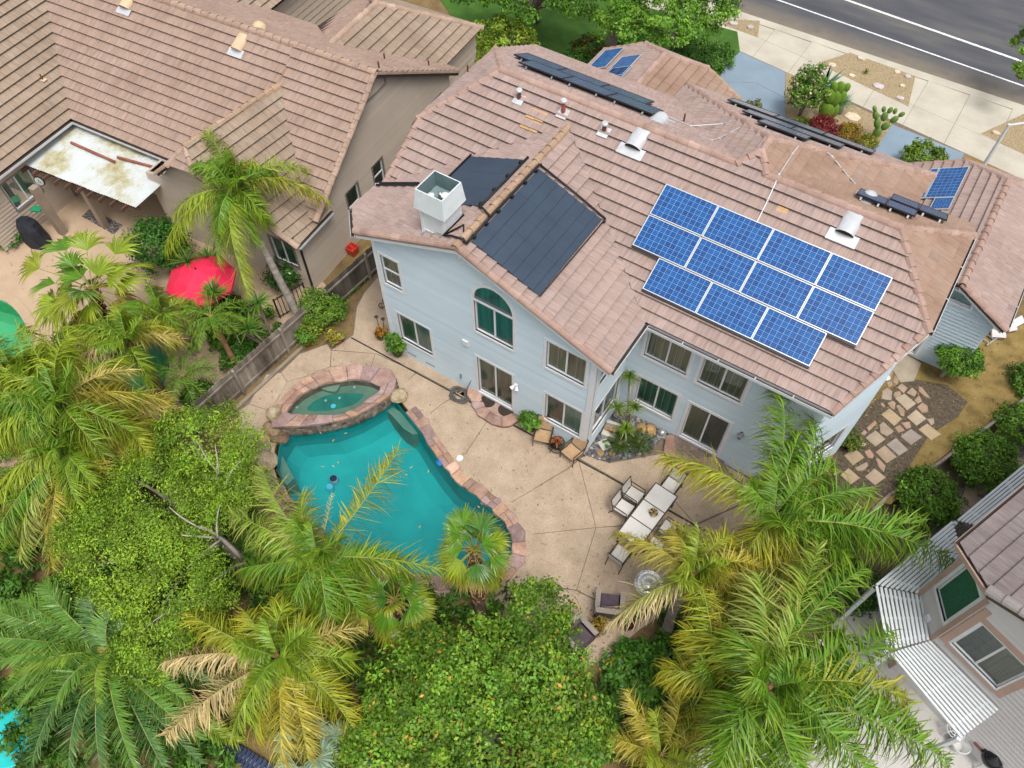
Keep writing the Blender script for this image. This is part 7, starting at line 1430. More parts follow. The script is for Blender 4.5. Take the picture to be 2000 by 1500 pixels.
# ------------------------------------------------------------------ furniture
plain('frame_bronze', (0.055, .042, .034), .5, .2); mk('sling_tan', [(.3, (0.42, .27, .15)), (.7, (0.52, .35, .20))], 5, .8); mk('sling_cream', [(.3, (0.60, .57, .53)), (.7, (0.70, .67, .63))], 5, .7); plain('table_cream', (0.68, .65, .61), .45, var=.05)
glass_mat('table_glass', (.55, .62, .6))
def sling_chair(name, label, px, rz, sling, w=.56, group=None, recline=.35, seat_h=.40, arms=True, z=.018, tall=.55):
    t = thing(name, label, 'chair', (0, 0, 0), group); d = .50
    bx, by, bz = 0, d/2+math.sin(recline)*tall, seat_h+math.cos(recline)*tall
    for s in (-1, 1):
        x = s*w/2
        MB().tube([(x, -d/2, 0), (x, -d/2, seat_h+.02), (x, d/2, seat_h-.04), (x, by, bz)], .016, 6).build('side_frame', 'frame_bronze', t); MB().tube([(x, d/2+.12, 0), (x, d/2-.05, seat_h-.05)], .016, 6).build('leg', 'frame_bronze', t)
        if arms: MB().tube([(x, -d/2, seat_h), (x, -d/2+.02, seat_h+.22), (x, d/2+.05, seat_h+.20)], .018, 6).build('arm', 'frame_bronze', t)
    def sheet(a, b, nm):
        mb = MB(); n = 6; V = []
        for i in range(n+1):
            k = i/n; p = Vector(a)+(Vector(b)-Vector(a))*k; sg = -.03*math.sin(math.pi*k)
            for x in (-w/2+.01, 0, w/2-.01): V.append((x, p.y, p.z+sg-(.012 if x == 0 else 0)))
        F = []
        for i in range(n):
            for j in range(2): F.append((3*i+j, 3*i+j+1, 3*i+j+4, 3*i+j+3))
        mb.add(V, F); mb.add([(x, y, zz-.012) for x, y, zz in V], [f[::-1] for f in F]); mb.build(nm, sling, t, True)
    sheet((0, -d/2, seat_h+.02), (0, d/2-.02, seat_h-.03), 'seat'); sheet((0, d/2+.02, seat_h), (0, by, bz), 'backrest')
    MB().tube([(-w/2, by, bz), (w/2, by, bz)], .016, 6).build('top_rail', 'frame_bronze', t)
    c = U(px[0], px[1], z); place(t, (c[0], c[1], z), rz); return t
sling_chair('sling_chair', 'tan sling chair left of the small glass table', (1060, 862), math.radians(18), 'sling_tan', group='tan sling chairs'); sling_chair('sling_chair', 'tan sling chair right of the small glass table, at the bay corner', (1116, 894), math.radians(-12), 'sling_tan', group='tan sling chairs')
q = U(1087, 878); t = thing('side_table', 'small round glass table between the tan chairs', 'table', (q[0], q[1], .018)); MB().lathe([(.26, .44), (.26, .455)], (q[0], q[1], 0), 24).build('table_top', 'table_glass', t)
MB().tube([(q[0]+.26*math.cos(a), q[1]+.26*math.sin(a), .44) for a in np.linspace(0, 6.283, 25)], .014, 6).build('rim', 'frame_bronze', t); MB().tube([(q[0]+.2*math.cos(a), q[1]+.2*math.sin(a), .12) for a in np.linspace(0, 6.283, 25)], .012, 6).build('ring', 'frame_bronze', t)
for k in range(3): a = k*2.09; MB().tube([(q[0]+.26*math.cos(a), q[1]+.26*math.sin(a), .44), (q[0]+.15*math.cos(a), q[1]+.15*math.sin(a), .2), (q[0]+.27*math.cos(a), q[1]+.27*math.sin(a), .02)], .014, 6).build('leg', 'frame_bronze', t)
t = thing('coral_plant', 'red-brown spiky plant standing on the small glass table', 'plant', (q[0], q[1], .46)); rb = Ribbons(); rosette(rb, (q[0], q[1], .52), .24, 36, (0.30, .075, .03), (0.4, .14, .06), .05, .2, .8); rb.build('leaves', 'leaf_dull', t); MB().lathe([(.07, 0), (.09, .08), (.08, .09)], (q[0], q[1], .46), 14).build('pot', 'frame_bronze', t)
# dining set
T0, T1, T2 = (np.array(U(*p, .74)) for p in ((1280, 942), (1324, 971), (1206, 1041)))
du = T1-T0; dv = T2-T0; W_ = np.linalg.norm(du); L_ = np.linalg.norm(dv); du /= W_; dv -= du*(dv@du); L_ = np.linalg.norm(dv); dv /= L_; ctr = T0+du*W_/2+dv*L_/2; rzt = math.atan2(dv[1], dv[0])
t = thing('dining_table', 'long cream dining table in three sections on the patio', 'table', (ctr[0], ctr[1], .018))
for k in range(3): c = T0+du*W_/2+dv*(L_*(k+.5)/3); MB().box((c[0], c[1], .735), (L_/3-.035, W_-.06, .022), rzt).build('top_section', 'table_cream', t)
for s in (-1, 1): a, b = ctr-dv*L_/2+du*s*(W_/2-.02), ctr+dv*L_/2+du*s*(W_/2-.02); MB().bar((a[0], a[1], .725), (b[0], b[1], .725), .035, .05).build('side_rail', 'frame_bronze', t)
for k in range(4): c = T0+dv*(L_*k/3); a, b = c+du*.02, c+du*(W_-.02); MB().bar((a[0], a[1], .722), (b[0], b[1], .722), .035, .05).build('cross_rail', 'frame_bronze', t)
for s in (-1, 1):
    for k in (-1, 1): c = ctr+du*s*(W_/2-.06)+dv*k*(L_/2-.06); MB().box((c[0], c[1], .36), (.05, .05, .69), rzt).build('leg', 'frame_bronze', t)
ca = math.atan2(dv[1], dv[0])
def dchair(label, c, face): return sling_chair('dining_chair', label, proj((c[0], c[1], .018)), face, 'sling_cream', .5, 'cream dining chairs', .22, .44, True, tall=.5)
f_from = lambda v: math.atan2(v[1], v[0])+math.pi/2       # chair front (-y) turned towards v
dchair('cream dining chair at the far end of the long table', T0+du*W_/2-dv*.38, f_from(dv)); dchair('cream dining chair at the near end of the long table', T2+du*W_/2+dv*.42, f_from(-dv))
for lab, k, s in (('cream dining chair on the pool side, nearer the house', .30, -1), ('cream dining chair on the pool side, middle', .56, -1), ('cream dining chair on the planting side, nearer the house', .45, 1), ('cream dining chair on the planting side, under a palm frond', .78, 1)): dchair(lab, T0+dv*L_*k+(du*(-.34) if s < 0 else du*(W_+.34)), f_from(du*(-s)))
q = U(1276, 1002, .76); t = thing('centrepiece', 'dried succulent bowl on the dining table', 'plant', tuple(q)); MB().lathe([(.05, 0), (.13, .05), (.14, .07)], (q[0], q[1], .748), 16).build('bowl', 'frame_bronze', t); rb = Ribbons(); rosette(rb, (q[0], q[1], .82), .2, 40, (0.40, .30, .16), (0.5, .38, .3), .035, .1, .8); rb.build('leaves', 'leaf_dull', t)
# wicker armchairs, round table
mk('wicker', [(.3, (0.06, .045, .05)), (.7, (0.12, .09, .10))], 30, .8, 3, .6, 80); mk('wicker_pale', [(.3, (0.30, .25, .21)), (.7, (0.42, .36, .31))], 20, .8, 3, .5, 80); mk('cushion_plum', [(.3, (0.085, .062, .082)), (.7, (0.135, .10, .125))], 6, .85, 4, .15, 40)
def wicker_chair(label, px, rz):
    t = thing('wicker_armchair', label, 'armchair', (0, 0, 0), 'wicker armchairs')
    MB().box((0, 0, .17), (.74, .70, .30)).build('base', 'wicker', t); MB().box((0, -.03, .37), (.52, .56, .13)).build('cushion', 'cushion_plum', t)
    for s in (-1, 1): MB().box((s*.36, 0, .36), (.13, .72, .40)).build('arm', 'wicker', t); MB().box((s*.36, 0, .575), (.15, .74, .03)).build('arm_cap', 'wicker_pale', t)
    MB().box((0, .33, .48), (.80, .12, .62)).build('backrest', 'wicker', t); MB().box((0, .33, .80), (.82, .15, .03)).build('back_cap', 'wicker_pale', t); MB().box((0, .22, .58), (.52, .10, .38)).build('back_cushion', 'cushion_plum', t)
    c = U(*px); place(t, (c[0], c[1], .018), rz)
wicker_chair('plum wicker armchair beside the round silver table', (1188, 1190), math.radians(205)); wicker_chair('plum wicker armchair half hidden by the leafy tree', (1128, 1248), math.radians(75))
mk('silver', [(.3, (0.55, .56, .58)), (.7, (0.8, .8, .8))], 9, .25, 4, metallic=.7)
q = U(1268, 1156); t = thing('round_table', 'round silver metal table by the yellow palm', 'table', (q[0], q[1], .018)); c = U(1267, 1140, .62)
MB().lathe([(.40, .60), (.425, .61), (.425, .64), (.40, .645), (.39, .63), (.26, .63), (.25, .64), (.235, .63), (.10, .632), (.09, .645), (.02, .645)], (c[0], c[1], 0), 36).build('table_top', 'silver', t, True); MB().lathe([(.2, .02), (.05, .06), (.04, .5), (.12, .6)], (c[0], c[1], 0), 14).build('pedestal', 'silver', t)
for k in range(8): a = k*math.pi/4; MB().bar((c[0]+.1*math.cos(a), c[1]+.1*math.sin(a), .642), (c[0]+.25*math.cos(a), c[1]+.25*math.sin(a), .642), .02, .012).build('rib', 'silver', t)
# ------------------------------------------------------------------ pots
plain('pot_black', (0.015, .015, .016), .35); plain('pot_terracotta', (0.42, .15, .07), .8); plain('pot_maroon', (0.06, .018, .018), .3); plain('pot_white', (0.68, .68, .66), .5); plain('pot_grey', (0.28, .29, .29), .6); plain('pot_ochre', (0.36, .17, .05), .7)
GR = ((0.045, .14, .015), (0.10, .24, .025), (0.22, .33, .04))
def potted(label, px, r, h, pot, fr, fh, n, size, cols=GR, blossoms=None, seed=0, spiky=0, z=.018, tilt=0):
    c = U(*px, z); t = thing('potted_plant', label, 'potted plant', (c[0], c[1], z)); MB().lathe([(r*.68, 0), (r*.9, h*.5), (r, h*.92), (r*1.06, h), (r*.92, h), (r*.88, h*.9), (.01, h*.88)], (c[0], c[1], z), 20).build('pot', pot, t, True)
    if spiky: rb = Ribbons(); rosette(rb, (c[0], c[1], z+h), fr, spiky, cols[1], cols[2], size, .2, .8); rb.build('leaves', 'leaf', t)
    else:
        leafy(t, [((c[0], c[1], z+h+fh*.45), (fr, fr, fh*.55))], n, size, cols, 'leaf', 'foliage', .16, .2, .45, 24, blossoms=blossoms, seed=seed, aspect=.6); MB().tube([(c[0], c[1], z+h*.8), (c[0]+.02, c[1], z+h+fh*.5)], .02, 6).build('stem', 'bark', t)
potted('leafy potted shrub in a black pot under the left windows', (777, 692), .22, .34, 'pot_black', .40, .85, 900, .13, seed=3); potted('black pot of orange flowers with two solar lamps at the house corner', (745, 660), .20, .30, 'pot_black', .2, .18, 260, .08, ((0.4, .15, .02), (0.55, .26, .04), (0.2, .2, .03)), seed=4)
potted('pot of trailing broad leaves against the wall left of the tan chairs', (1035, 838), .2, .32, 'pot_black', .34, .55, 420, .17, seed=5); potted('terracotta pot of yellow-green foliage at the bed edge', (660, 668), .17, .2, 'pot_terracotta', .32, .5, 500, .09, ((0.15, .17, .02), (0.30, .28, .04), (0.42, .3, .06)), seed=6); potted('ochre pot under the shrubs beside the weathered fence', (601, 672), .16, .24, 'pot_ochre', .35, .6, 500, .1, seed=7)
potted('small grey pot next to the terracotta pot', (668, 661), .1, .14, 'pot_grey', .13, .15, 90, .07, seed=8); potted('terracotta pot of orange stems between the wicker chairs', (1168, 1226), .15, .2, 'pot_black', .24, .3, 260, .09, ((0.3, .12, .02), (0.35, .24, .04), (0.16, .2, .03)), seed=9); potted('large maroon glazed pot by the dry palm frond', (1222, 1222), .24, .36, 'pot_maroon', .15, .1, 60, .08, seed=10); potted('black planter bowl in front of the palm trunk', (1248, 1198), .22, .24, 'pot_black', .2, .15, 120, .09, seed=11); potted('white ring planter with yellow succulents beside the green ground cover', (1198, 1300), .26, .28, 'pot_white', .16, .2, 160, .09, ((0.3, .22, .02), (0.45, .33, .04), (0.2, .22, .03)), seed=12)
potted('grey pot half under the leafy tree near the curved wall', (1146, 1346), .2, .26, 'pot_grey', .2, .2, 120, .09, seed=13); potted('terracotta pot at the foot of the blue wall near the palm', (1492, 958), .15, .2, 'pot_terracotta', .2, .25, 200, .1, seed=14); potted('small dark pot with a succulent left of the terracotta pot by the blue wall', (1474, 942), .12, .14, 'pot_grey', .16, .16, 140, .08, seed=15); potted('spiky potted plant at the angled house corner', (1655, 872), .2, .2, 'pot_black', .4, .4, 700, .09, ((0.06, .12, .015), (0.13, .2, .03), (0.28, .26, .05)), seed=16)
q = U(745, 655); 
for k, (dx, dy) in enumerate(((-.14, .1), (.05, .14))):
    t = thing('solar_lamp', ['left one of two stake lamps in the orange flower pot', 'right one of two stake lamps in the orange flower pot'][k], 'lamp', (q[0]+dx, q[1]+dy, .3), 'stake lamps'); MB().tube([(q[0]+dx, q[1]+dy, .3), (q[0]+dx*1.4, q[1]+dy*1.3, .78)], .012, 6).build('stake', 'frame_bronze', t); MB().lathe([(.03, 0), (.06, .06), (.075, .09), (.03, .11)], (q[0]+dx*1.4, q[1]+dy*1.3, .74), 12).build('lamp_head', 'frame_bronze', t)
q = U(772, 645); t = thing('cactus', 'flat green cactus pad at the left house corner', 'cactus', (q[0], q[1], 0)); plain('cactus', (0.10, .22, .05), .7)
for k, (h_, r_) in enumerate(((.25, .16), (.6, .15), (.9, .12))): MB().lathe([(.02, -r_*1.2), (r_, -.05), (r_, .08), (.02, r_*1.2)], (q[0]+.05*k, q[1], h_), 12, 1, .3).build('pad', 'cactus', t, True)
q = U(747, 603); t = thing('plant_stand', 'black wrought iron plant stand at the side of the house', 'plant stand', (q[0], q[1], 0))
for k in range(3): MB().tube([(q[0]+.12*math.cos(a)+.1*k, q[1]+.12*math.sin(a)+.16*k, .2+.22*k) for a in np.linspace(0, 6.283, 13)], .018, 6).build('ring', 'black_metal', t); MB().tube([(q[0]+.1*k, q[1]+.16*k, 0), (q[0]+.1*k, q[1]+.16*k, .2+.22*k)], .014, 6).build('leg', 'black_metal', t)
# hose coil
mk('hose', [(.3, (0.10, .095, .085)), (.7, (0.17, .16, .145))], 6, .6); q = U(898, 775); t = thing('garden_hose', 'coiled grey garden hose against the blue wall', 'hose', (q[0], q[1], .018)); pts = []
for i in range(150): a = i*.42; rr = .30+.07*math.sin(i*.37)+.03*math.sin(i*1.3); pts.append((q[0]+rr*math.cos(a)*1.05, q[1]+rr*math.sin(a)*.85, .035+.0009*i+.01*math.sin(i*.9)))
pts += [(q[0]+.12, q[1]+.25, .25), (-4.6, -.1, .55), (-4.55, -.09, .74)]; MB().tube(pts, .015, 6).build('coil', 'hose', t, True)
# ------------------------------------------------------------------ bed at the inner corner
bedp = [p[:2] for p in PX([(1148, 889), (1162, 896), (1187, 901), (1227, 897), (1265, 882), (1285, 866), (1292, 846)])]+[(2.25, 2.19), (.02, 2.19), (.02, .0)]
t = MB().prism(bedp, -.05, .03).build('pebble_bed', 'mulch'); tag(t, 'bed of grey river pebbles at the inner house corner', kind='structure')
R = random.Random(9); mb = MB(); cnt = 0
while cnt < 900:
    x, y = R.uniform(0, 2.5), R.uniform(-.25, 2.15)
    if not in_poly((x, y), bedp): continue
    cnt += 1; r_ = R.uniform(.025, .06); g = R.choice([.5, .7, .9, 1.2, 1.6]); w_ = R.uniform(-.1, .15); mb.tint = (g+w_, g+w_*.4, g); a = R.uniform(0, 3.14); V = []
    for (k, zz) in ((1, .03), (.85, .03+r_*.6), (.3, .03+r_*.9)):
        for j in range(6): th = j*1.047; u, v = r_*1.3*k*math.cos(th), r_*k*math.sin(th); V.append((x+u*math.cos(a)-v*math.sin(a), y+u*math.sin(a)+v*math.cos(a), zz))
    mb.add(V, [(i*6+j, i*6+(j+1) % 6, i*6+6+(j+1) % 6, i*6+6+j) for i in range(2) for j in range(6)]+[(12, 13, 14, 15, 16, 17)])
tag(mb.build('river_pebbles', 'river_pebble'), 'rounded grey and tan pebbles filling the corner bed', kind='stuff')
B = U(1228, 850); t = thing('dragon_tree', 'dragon tree with three spiky heads at the inner house corner', 'plant', (B[0], B[1], 0))
for (px, py, z) in ((1230, 735, 2.3), (1204, 795, 1.5), (1240, 795, 1.45)): Hh = hubz(px, py, z); trunk(t, (B[0], B[1], 0), np.array(Hh), .035, .03, 'bark_grey', .06, False, 7, 'stem'); rb = Ribbons(); rosette(rb, Hh, .46, 46, (0.10, .19, .03), (0.28, .28, .06), .035, .3, .6); rb.build('leaf_head', 'leaf_glossy', t)
yucca('low bright yucca in the corner pebble bed', [(1222, 838, .7)], (1222, 852), .42, (0.16, .25, .04), 'corner bed plants')
for lab, px, s in (('dark sago palm left in the corner pebble bed', (1210, 875), 0), ('dark sago palm right in the corner pebble bed', (1246, 872), 1)):
    c = U(*px); t = thing('sago_palm', lab, 'cycad', (c[0], c[1], 0), 'sago palms'); MB().lathe([(.08, 0), (.1, .15), (.04, .24)], (c[0], c[1], .02), 10).build('trunk', 'bark_rough', t)
    for i in range(22): a = i*2.4+s; l = .55*R.uniform(.7, 1.05); rb = Ribbons(); pinnate(rb, (c[0], c[1], .25), (c[0]+math.cos(a)*l, c[1]+math.sin(a)*l, .12+R.uniform(0, .35)), .22, .11, 26, w=.018, col=(0.022, .07, .014), tipcol=(0.07, .12, .02), stiff=True, rach=.008); rb.build('frond', 'leaf_glossy', t)
for lab, px, r_, tt in (('rust-brown rock in the front of the corner bed', (1172, 887), .15, (.8, .65, .5)), ('ochre rock beside the right sago palm', (1270, 842), .22, (1.1, .85, .55)), ('flat tan rock under the left sago palm', (1195, 887), .13, (.9, .75, .5)), ('ochre rock behind the sago palms', (1252, 838), .2, (1.0, .8, .5))): rock(lab, px, r_, r_*.7, tint=tt, group='rocks in the corner bed')
mk('stone_pale', [(.3, (0.48, .46, .40)), (.7, (0.62, .60, .54))], 5, .85, 6, .3, 30); mk('cushion_red', [(.38, (0.38, .05, .03)), (.46, (0.5, .4, .25)), (.56, (0.12, .2, .1)), (.64, (0.45, .1, .05))], 16, .85, 2)
q = U(1190, 850); t = thing('stone_bench', 'pale stone seat with a red patterned cushion in the pebble bed', 'seat', (q[0], q[1], .03)); MB().box((q[0]-.02, q[1]+.25, .22), (.48, .12, .44), .15).build('backrest', 'stone_pale', t); MB().box((q[0], q[1], .13), (.48, .40, .22), .15).build('seat', 'stone_pale', t); MB().box((q[0], q[1]+.08, .285), (.42, .18, .09), .15).build('cushion', 'cushion_red', t)
q = U(1180, 872); t = thing('garden_tray', 'pale slab with green bowls in front of the stone seat', 'ornament', (q[0], q[1], .03)); MB().box((q[0], q[1], .10), (.36, .34, .10), -.5).build('slab', 'stone_pale', t)
for dx, dy in ((-.06, .05), (.08, -.03)): MB().lathe([(.03, 0), (.06, .05), (.055, .06)], (q[0]+dx, q[1]+dy, .15), 12).build('bowl', 'cactus', t)
q = U(1291, 852); t = thing('stone_lantern', 'small round grey stone lantern at the right end of the bed', 'ornament', (q[0], q[1], .03)); MB().box((q[0], q[1], .07), (.3, .3, .12), .4).build('base', 'pot_grey', t); MB().lathe([(.05, .13), (.11, .18), (.13, .26), (.09, .34), (.02, .36)], (q[0], q[1], .0), 14).build('lantern_body', 'silver', t, True)
# ------------------------------------------------------------------ shrubs
bush('leafy_shrub', 'tall bright shrub in the bed beside the weathered fence', (628, 628), .75, 1.5, 4200, .09, ((0.07, .17, .02), (0.15, .29, .03), (0.28, .36, .05)), seed=21, clump=.22); bush('leafy_shrub', 'low shrub nearest the spa in the fence bed', (612, 655), .5, .8, 2000, .09, ((0.09, .17, .02), (0.18, .28, .03), (0.34, .36, .05)), seed=22); bush('leafy_shrub', 'green shrub at the path side of the fence bed', (655, 620), .5, 1.0, 2200, .09, seed=23, cols=((0.05, .15, .02), (0.12, .25, .03), (0.2, .32, .04))); bush('leafy_shrub', 'narrow ground plants along the path by the dark fence', (686, 560), .35, .35, 1200, .09, GR, seed=24, squash=2.6)
bush('round_bush', 'clipped round bush on a short leaning trunk in the side yard', (1862, 715), .74, .9, 6000, .10, ((0.05, .14, .012), (0.10, .235, .022), (0.18, .31, .03)), seed=25, z=.55, clump=.18, group='side yard bushes', stems=2); bush('round_bush', 'large clipped mound left of the retaining wall end', (1796, 985), 1.0, 1.15, 8000, .10, ((0.055, .15, .016), (0.115, .25, .024), (0.2, .33, .035)), seed=26, z=Z_LOW, clump=.2, group='side yard bushes'); bush('round_bush', 'large clipped mound on the far side of the retaining wall', (1912, 915), 1.02, 1.15, 8500, .10, ((0.055, .15, .016), (0.115, .25, .024), (0.2, .33, .035)), seed=27, z=Z_LOW, clump=.2, group='side yard bushes', squash=1.1); bush('round_bush', 'dark bush at the right edge above the large mound', (1985, 845), .9, 1.1, 4500, .10, ((0.055, .15, .016), (0.115, .25, .024), (0.2, .33, .035)), seed=28, z=Z_LOW, clump=.2, group='side yard bushes'); bush('round_bush', 'bush cut by the right edge beside the dry yard', (1998, 765), .8, 1.1, 4000, .10, ((0.035, .1, .012), (0.075, .18, .02), (0.16, .26, .03)), seed=29, z=Z_LOW, clump=.2, group='side yard bushes')
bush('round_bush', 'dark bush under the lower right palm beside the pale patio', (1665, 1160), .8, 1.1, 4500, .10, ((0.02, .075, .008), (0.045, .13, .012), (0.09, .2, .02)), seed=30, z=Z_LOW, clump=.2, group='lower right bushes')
bush('leafy_shrub', 'broad green shrub in front of the garage panels', (1795, 330), .85, 1.1, 2600, .15, ((0.06, .13, .012), (0.13, .22, .025), (0.24, .3, .04)), seed=31, clump=.25)
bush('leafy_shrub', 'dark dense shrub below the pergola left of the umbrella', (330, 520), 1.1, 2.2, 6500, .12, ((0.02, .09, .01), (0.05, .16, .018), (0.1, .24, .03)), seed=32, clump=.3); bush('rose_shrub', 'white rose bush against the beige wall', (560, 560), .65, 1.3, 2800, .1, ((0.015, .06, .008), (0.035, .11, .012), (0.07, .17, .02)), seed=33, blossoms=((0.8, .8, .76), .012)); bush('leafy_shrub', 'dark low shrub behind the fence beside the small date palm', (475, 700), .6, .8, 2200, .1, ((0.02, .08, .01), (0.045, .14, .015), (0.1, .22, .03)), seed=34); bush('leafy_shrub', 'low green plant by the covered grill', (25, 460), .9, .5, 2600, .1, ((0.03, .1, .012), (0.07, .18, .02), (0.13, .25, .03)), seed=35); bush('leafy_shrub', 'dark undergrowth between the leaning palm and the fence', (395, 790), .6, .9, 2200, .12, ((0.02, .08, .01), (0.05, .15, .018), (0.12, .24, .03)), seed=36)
for i, (px, r_, h_, lab) in enumerate((((1235, 1320), .95, .7, 'dark green ground cover right of the ring planter'), ((1310, 1310), .9, .8, 'dark green ground cover below the palm trunk'), ((1210, 1410), .9, .7, 'dark green ground cover above the curved wall'), ((1290, 1380), .8, .7, 'dark green ground cover left of the orange palm'), ((1370, 1270), .8, .7, 'dark green ground cover under the yellowing palm'), ((1160, 1440), .7, .6, 'dark green ground cover beside the grey board'))):
    bush('ground_cover', lab, px, r_, h_, 3200, .12, ((0.04, .13, .016), (0.085, .23, .028), (0.16, .32, .04)), seed=40+i, clump=.2, group='dark green ground cover', aspect=.8)
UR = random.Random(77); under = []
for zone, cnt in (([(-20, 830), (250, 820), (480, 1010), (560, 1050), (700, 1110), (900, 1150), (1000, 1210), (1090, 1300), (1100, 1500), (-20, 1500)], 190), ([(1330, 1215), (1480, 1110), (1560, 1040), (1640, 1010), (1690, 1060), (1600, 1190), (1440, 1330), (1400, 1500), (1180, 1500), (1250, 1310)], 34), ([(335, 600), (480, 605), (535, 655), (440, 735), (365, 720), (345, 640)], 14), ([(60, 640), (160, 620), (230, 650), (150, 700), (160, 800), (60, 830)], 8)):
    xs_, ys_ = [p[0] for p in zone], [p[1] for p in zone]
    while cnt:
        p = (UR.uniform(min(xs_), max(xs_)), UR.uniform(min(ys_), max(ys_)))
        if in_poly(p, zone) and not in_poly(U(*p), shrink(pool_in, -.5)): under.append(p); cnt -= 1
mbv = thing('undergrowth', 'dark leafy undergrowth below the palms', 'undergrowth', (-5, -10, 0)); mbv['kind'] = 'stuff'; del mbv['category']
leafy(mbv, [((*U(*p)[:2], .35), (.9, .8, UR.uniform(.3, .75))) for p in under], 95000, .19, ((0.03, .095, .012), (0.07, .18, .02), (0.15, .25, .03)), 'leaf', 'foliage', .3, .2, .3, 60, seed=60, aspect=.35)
# bird of paradise
def paddle(rb, base, tip, w, col, R=nrs):
    P = bez(base, tip, .25, 12); T = np.gradient(P, axis=0); rb.tube(P[:6], np.linspace(.025, .015, 6), lerp(col, (0.3, .3, .1), .5), 5)
    for i in range(5, 11):
        d = vnorm(T[i]); sd = vnorm(np.cross(d, [0, 0, 1])); k = math.sin(math.pi*(i-4)/7)*.5+.5
        for sg in (-1, 1): Q = np.array([P[i], P[i]+sd*sg*w*k*.5+d*.03-np.array([0, 0, .02]), P[i]+sd*sg*w*k+d*.06-np.array([0, 0, .09])]); c = R.uniform(.85, 1.15); rb.add(Q, np.repeat(d[None], 3, 0), np.array([.2, .19, .13]), tuple(np.array(col)*c))
c = U(455, 1035); t = thing('bird_of_paradise', 'broad-leaved bird of paradise behind the pale limbs', 'plant', (c[0], c[1], 0))
for (px, py, z) in ((400, 985, 2.2), (425, 1005, 2.4), (445, 980, 2.4), (470, 965, 2.3), (480, 1000, 2.2), (420, 1040, 1.9), (510, 1060, 1.8), (500, 1090, 1.5), (455, 945, 2.2)): rb = Ribbons(); paddle(rb, (c[0], c[1], .1), hubz(px, py, z), .2, (0.06, .17, .035)); rb.build('leaf', 'leaf_glossy', t)
# ------------------------------------------------------------------ side yard stones
mk('paver', [(.3, (0.34, .28, .21)), (.7, (0.46, .39, .30))], 1.6, .9, 8, .3, 40, fine=.2, tint=True); mk('flagstone', [(.3, (0.30, .22, .16)), (.7, (0.44, .34, .26))], 2, .9, 8, .4, 26, fine=.2, tint=True)
sw = thing('stepping_path', 'path of square pavers and flagstones in the dark mulch of the side yard', 'path', tuple(U(1720, 870))); pav = lambda z: (lambda x, y: (1560+x/3.75, 560+y/3.75))
Z5 = lambda pts: [p[:2] for p in PX([(1560+x/3.75, 560+y/3.75) for x, y in pts], .03)]
for pts in ([(705, 815), (775, 782), (862, 855), (795, 905)], [(603, 935), (665, 888), (758, 968), (700, 1020)], [(790, 955), (860, 897), (937, 965), (865, 1018)], [(875, 1045), (940, 1000), (1045, 1080), (970, 1125)], [(745, 1095), (820, 1040), (907, 1100), (822, 1160)], [(487, 1105), (562, 1050), (637, 1115), (560, 1172)], [(642, 1155), (712, 1105), (803, 1195), (735, 1238)], [(560, 1210), (630, 1160), (720, 1245), (645, 1293)], [(330, 1235), (410, 1178), (483, 1250), (398, 1308)], [(305, 1380), (365, 1325), (450, 1400), (380, 1450)], [(485, 1390), (555, 1330), (640, 1395), (560, 1455)]): stone(Z5(pts), -.02, .035, 'paver', sw, 'paver', 1+rnd.gauss(0, .05), .015, .005)
MB().prism(Z5([(740, 510), (780, 495), (898, 560), (845, 690), (745, 700), (690, 610)]), -.05, .03).build('landing_slab', 'paver', sw)
for pts, tn in (([(605, 820), (610, 760), (650, 738), (688, 765), (680, 832)], (.85, .95, 1.0)), ([(650, 850), (690, 832), (712, 850), (700, 905), (672, 885)], (1.2, .9, .7)), ([(712, 870), (735, 862), (778, 905), (775, 950), (745, 940)], (1, .85, .75)), ([(865, 880), (905, 845), (945, 870), (950, 915), (905, 925)], (1.2, .88, .68)), ([(790, 775), (830, 735), (870, 770), (850, 805)], (1, .85, .8)), ([(845, 830), (882, 790), (905, 840), (870, 855)], (1.1, .85, .7)), ([(590, 1010), (620, 985), (700, 1060), (650, 1095), (600, 1070)], (.95, 1.05, 1.1)), ([(497, 1030), (560, 975), (575, 1000), (515, 1058)], (1.3, .85, .6)), ([(450, 1075), (480, 1047), (505, 1065), (485, 1090)], (.95, 1, 1.1)), ([(480, 1205), (520, 1185), (553, 1230), (545, 1258), (505, 1250)], (1.3, .85, .6)), ([(410, 1325), (500, 1280), (510, 1310), (480, 1345), (430, 1350)], (1.05, 1.1, 1.15)), ([(560, 1250), (590, 1260), (640, 1310), (625, 1360), (585, 1320)], (1.2, .9, .8)), ([(685, 695), (705, 640), (737, 680), (720, 720)], (.95, .9, .8)), ([(720, 735), (755, 705), (800, 740), (770, 780)], (1.0, .9, .75)), ([(695, 800), (700, 770), (740, 762), (755, 785), (720, 815)], (1, .85, .75)), ([(935, 965), (990, 962), (997, 1000), (970, 1015)], (1.1, 1.15, 1.2)), ([(750, 995), (815, 985), (825, 1030), (790, 1040)], (1.2, .9, .75)), ([(700, 1030), (740, 1010), (780, 1050), (730, 1070)], (1.1, .8, .7)), ([(597, 860), (610, 845), (635, 870), (620, 885)], (1, 1, 1)), ([(875, 725), (905, 735), (968, 820), (925, 805), (880, 765)], (1.2, .9, .65)), ([(625, 645), (700, 610), (680, 660), (640, 680)], (.9, .8, .65)), ([(640, 700), (680, 680), (690, 720), (660, 740)], (1, .85, .7)), ([(200, 1345), (270, 1325), (315, 1345), (290, 1375), (230, 1385)], (1.25, .85, .6)), ([(440, 1150), (465, 1110), (500, 1155), (460, 1180)], (1.1, .95, .8))): stone(Z5(pts), -.02, .035, 'flagstone', sw, 'flagstone', tuple(1.05+(v-1)*.35 for v in tn), .02, .01)
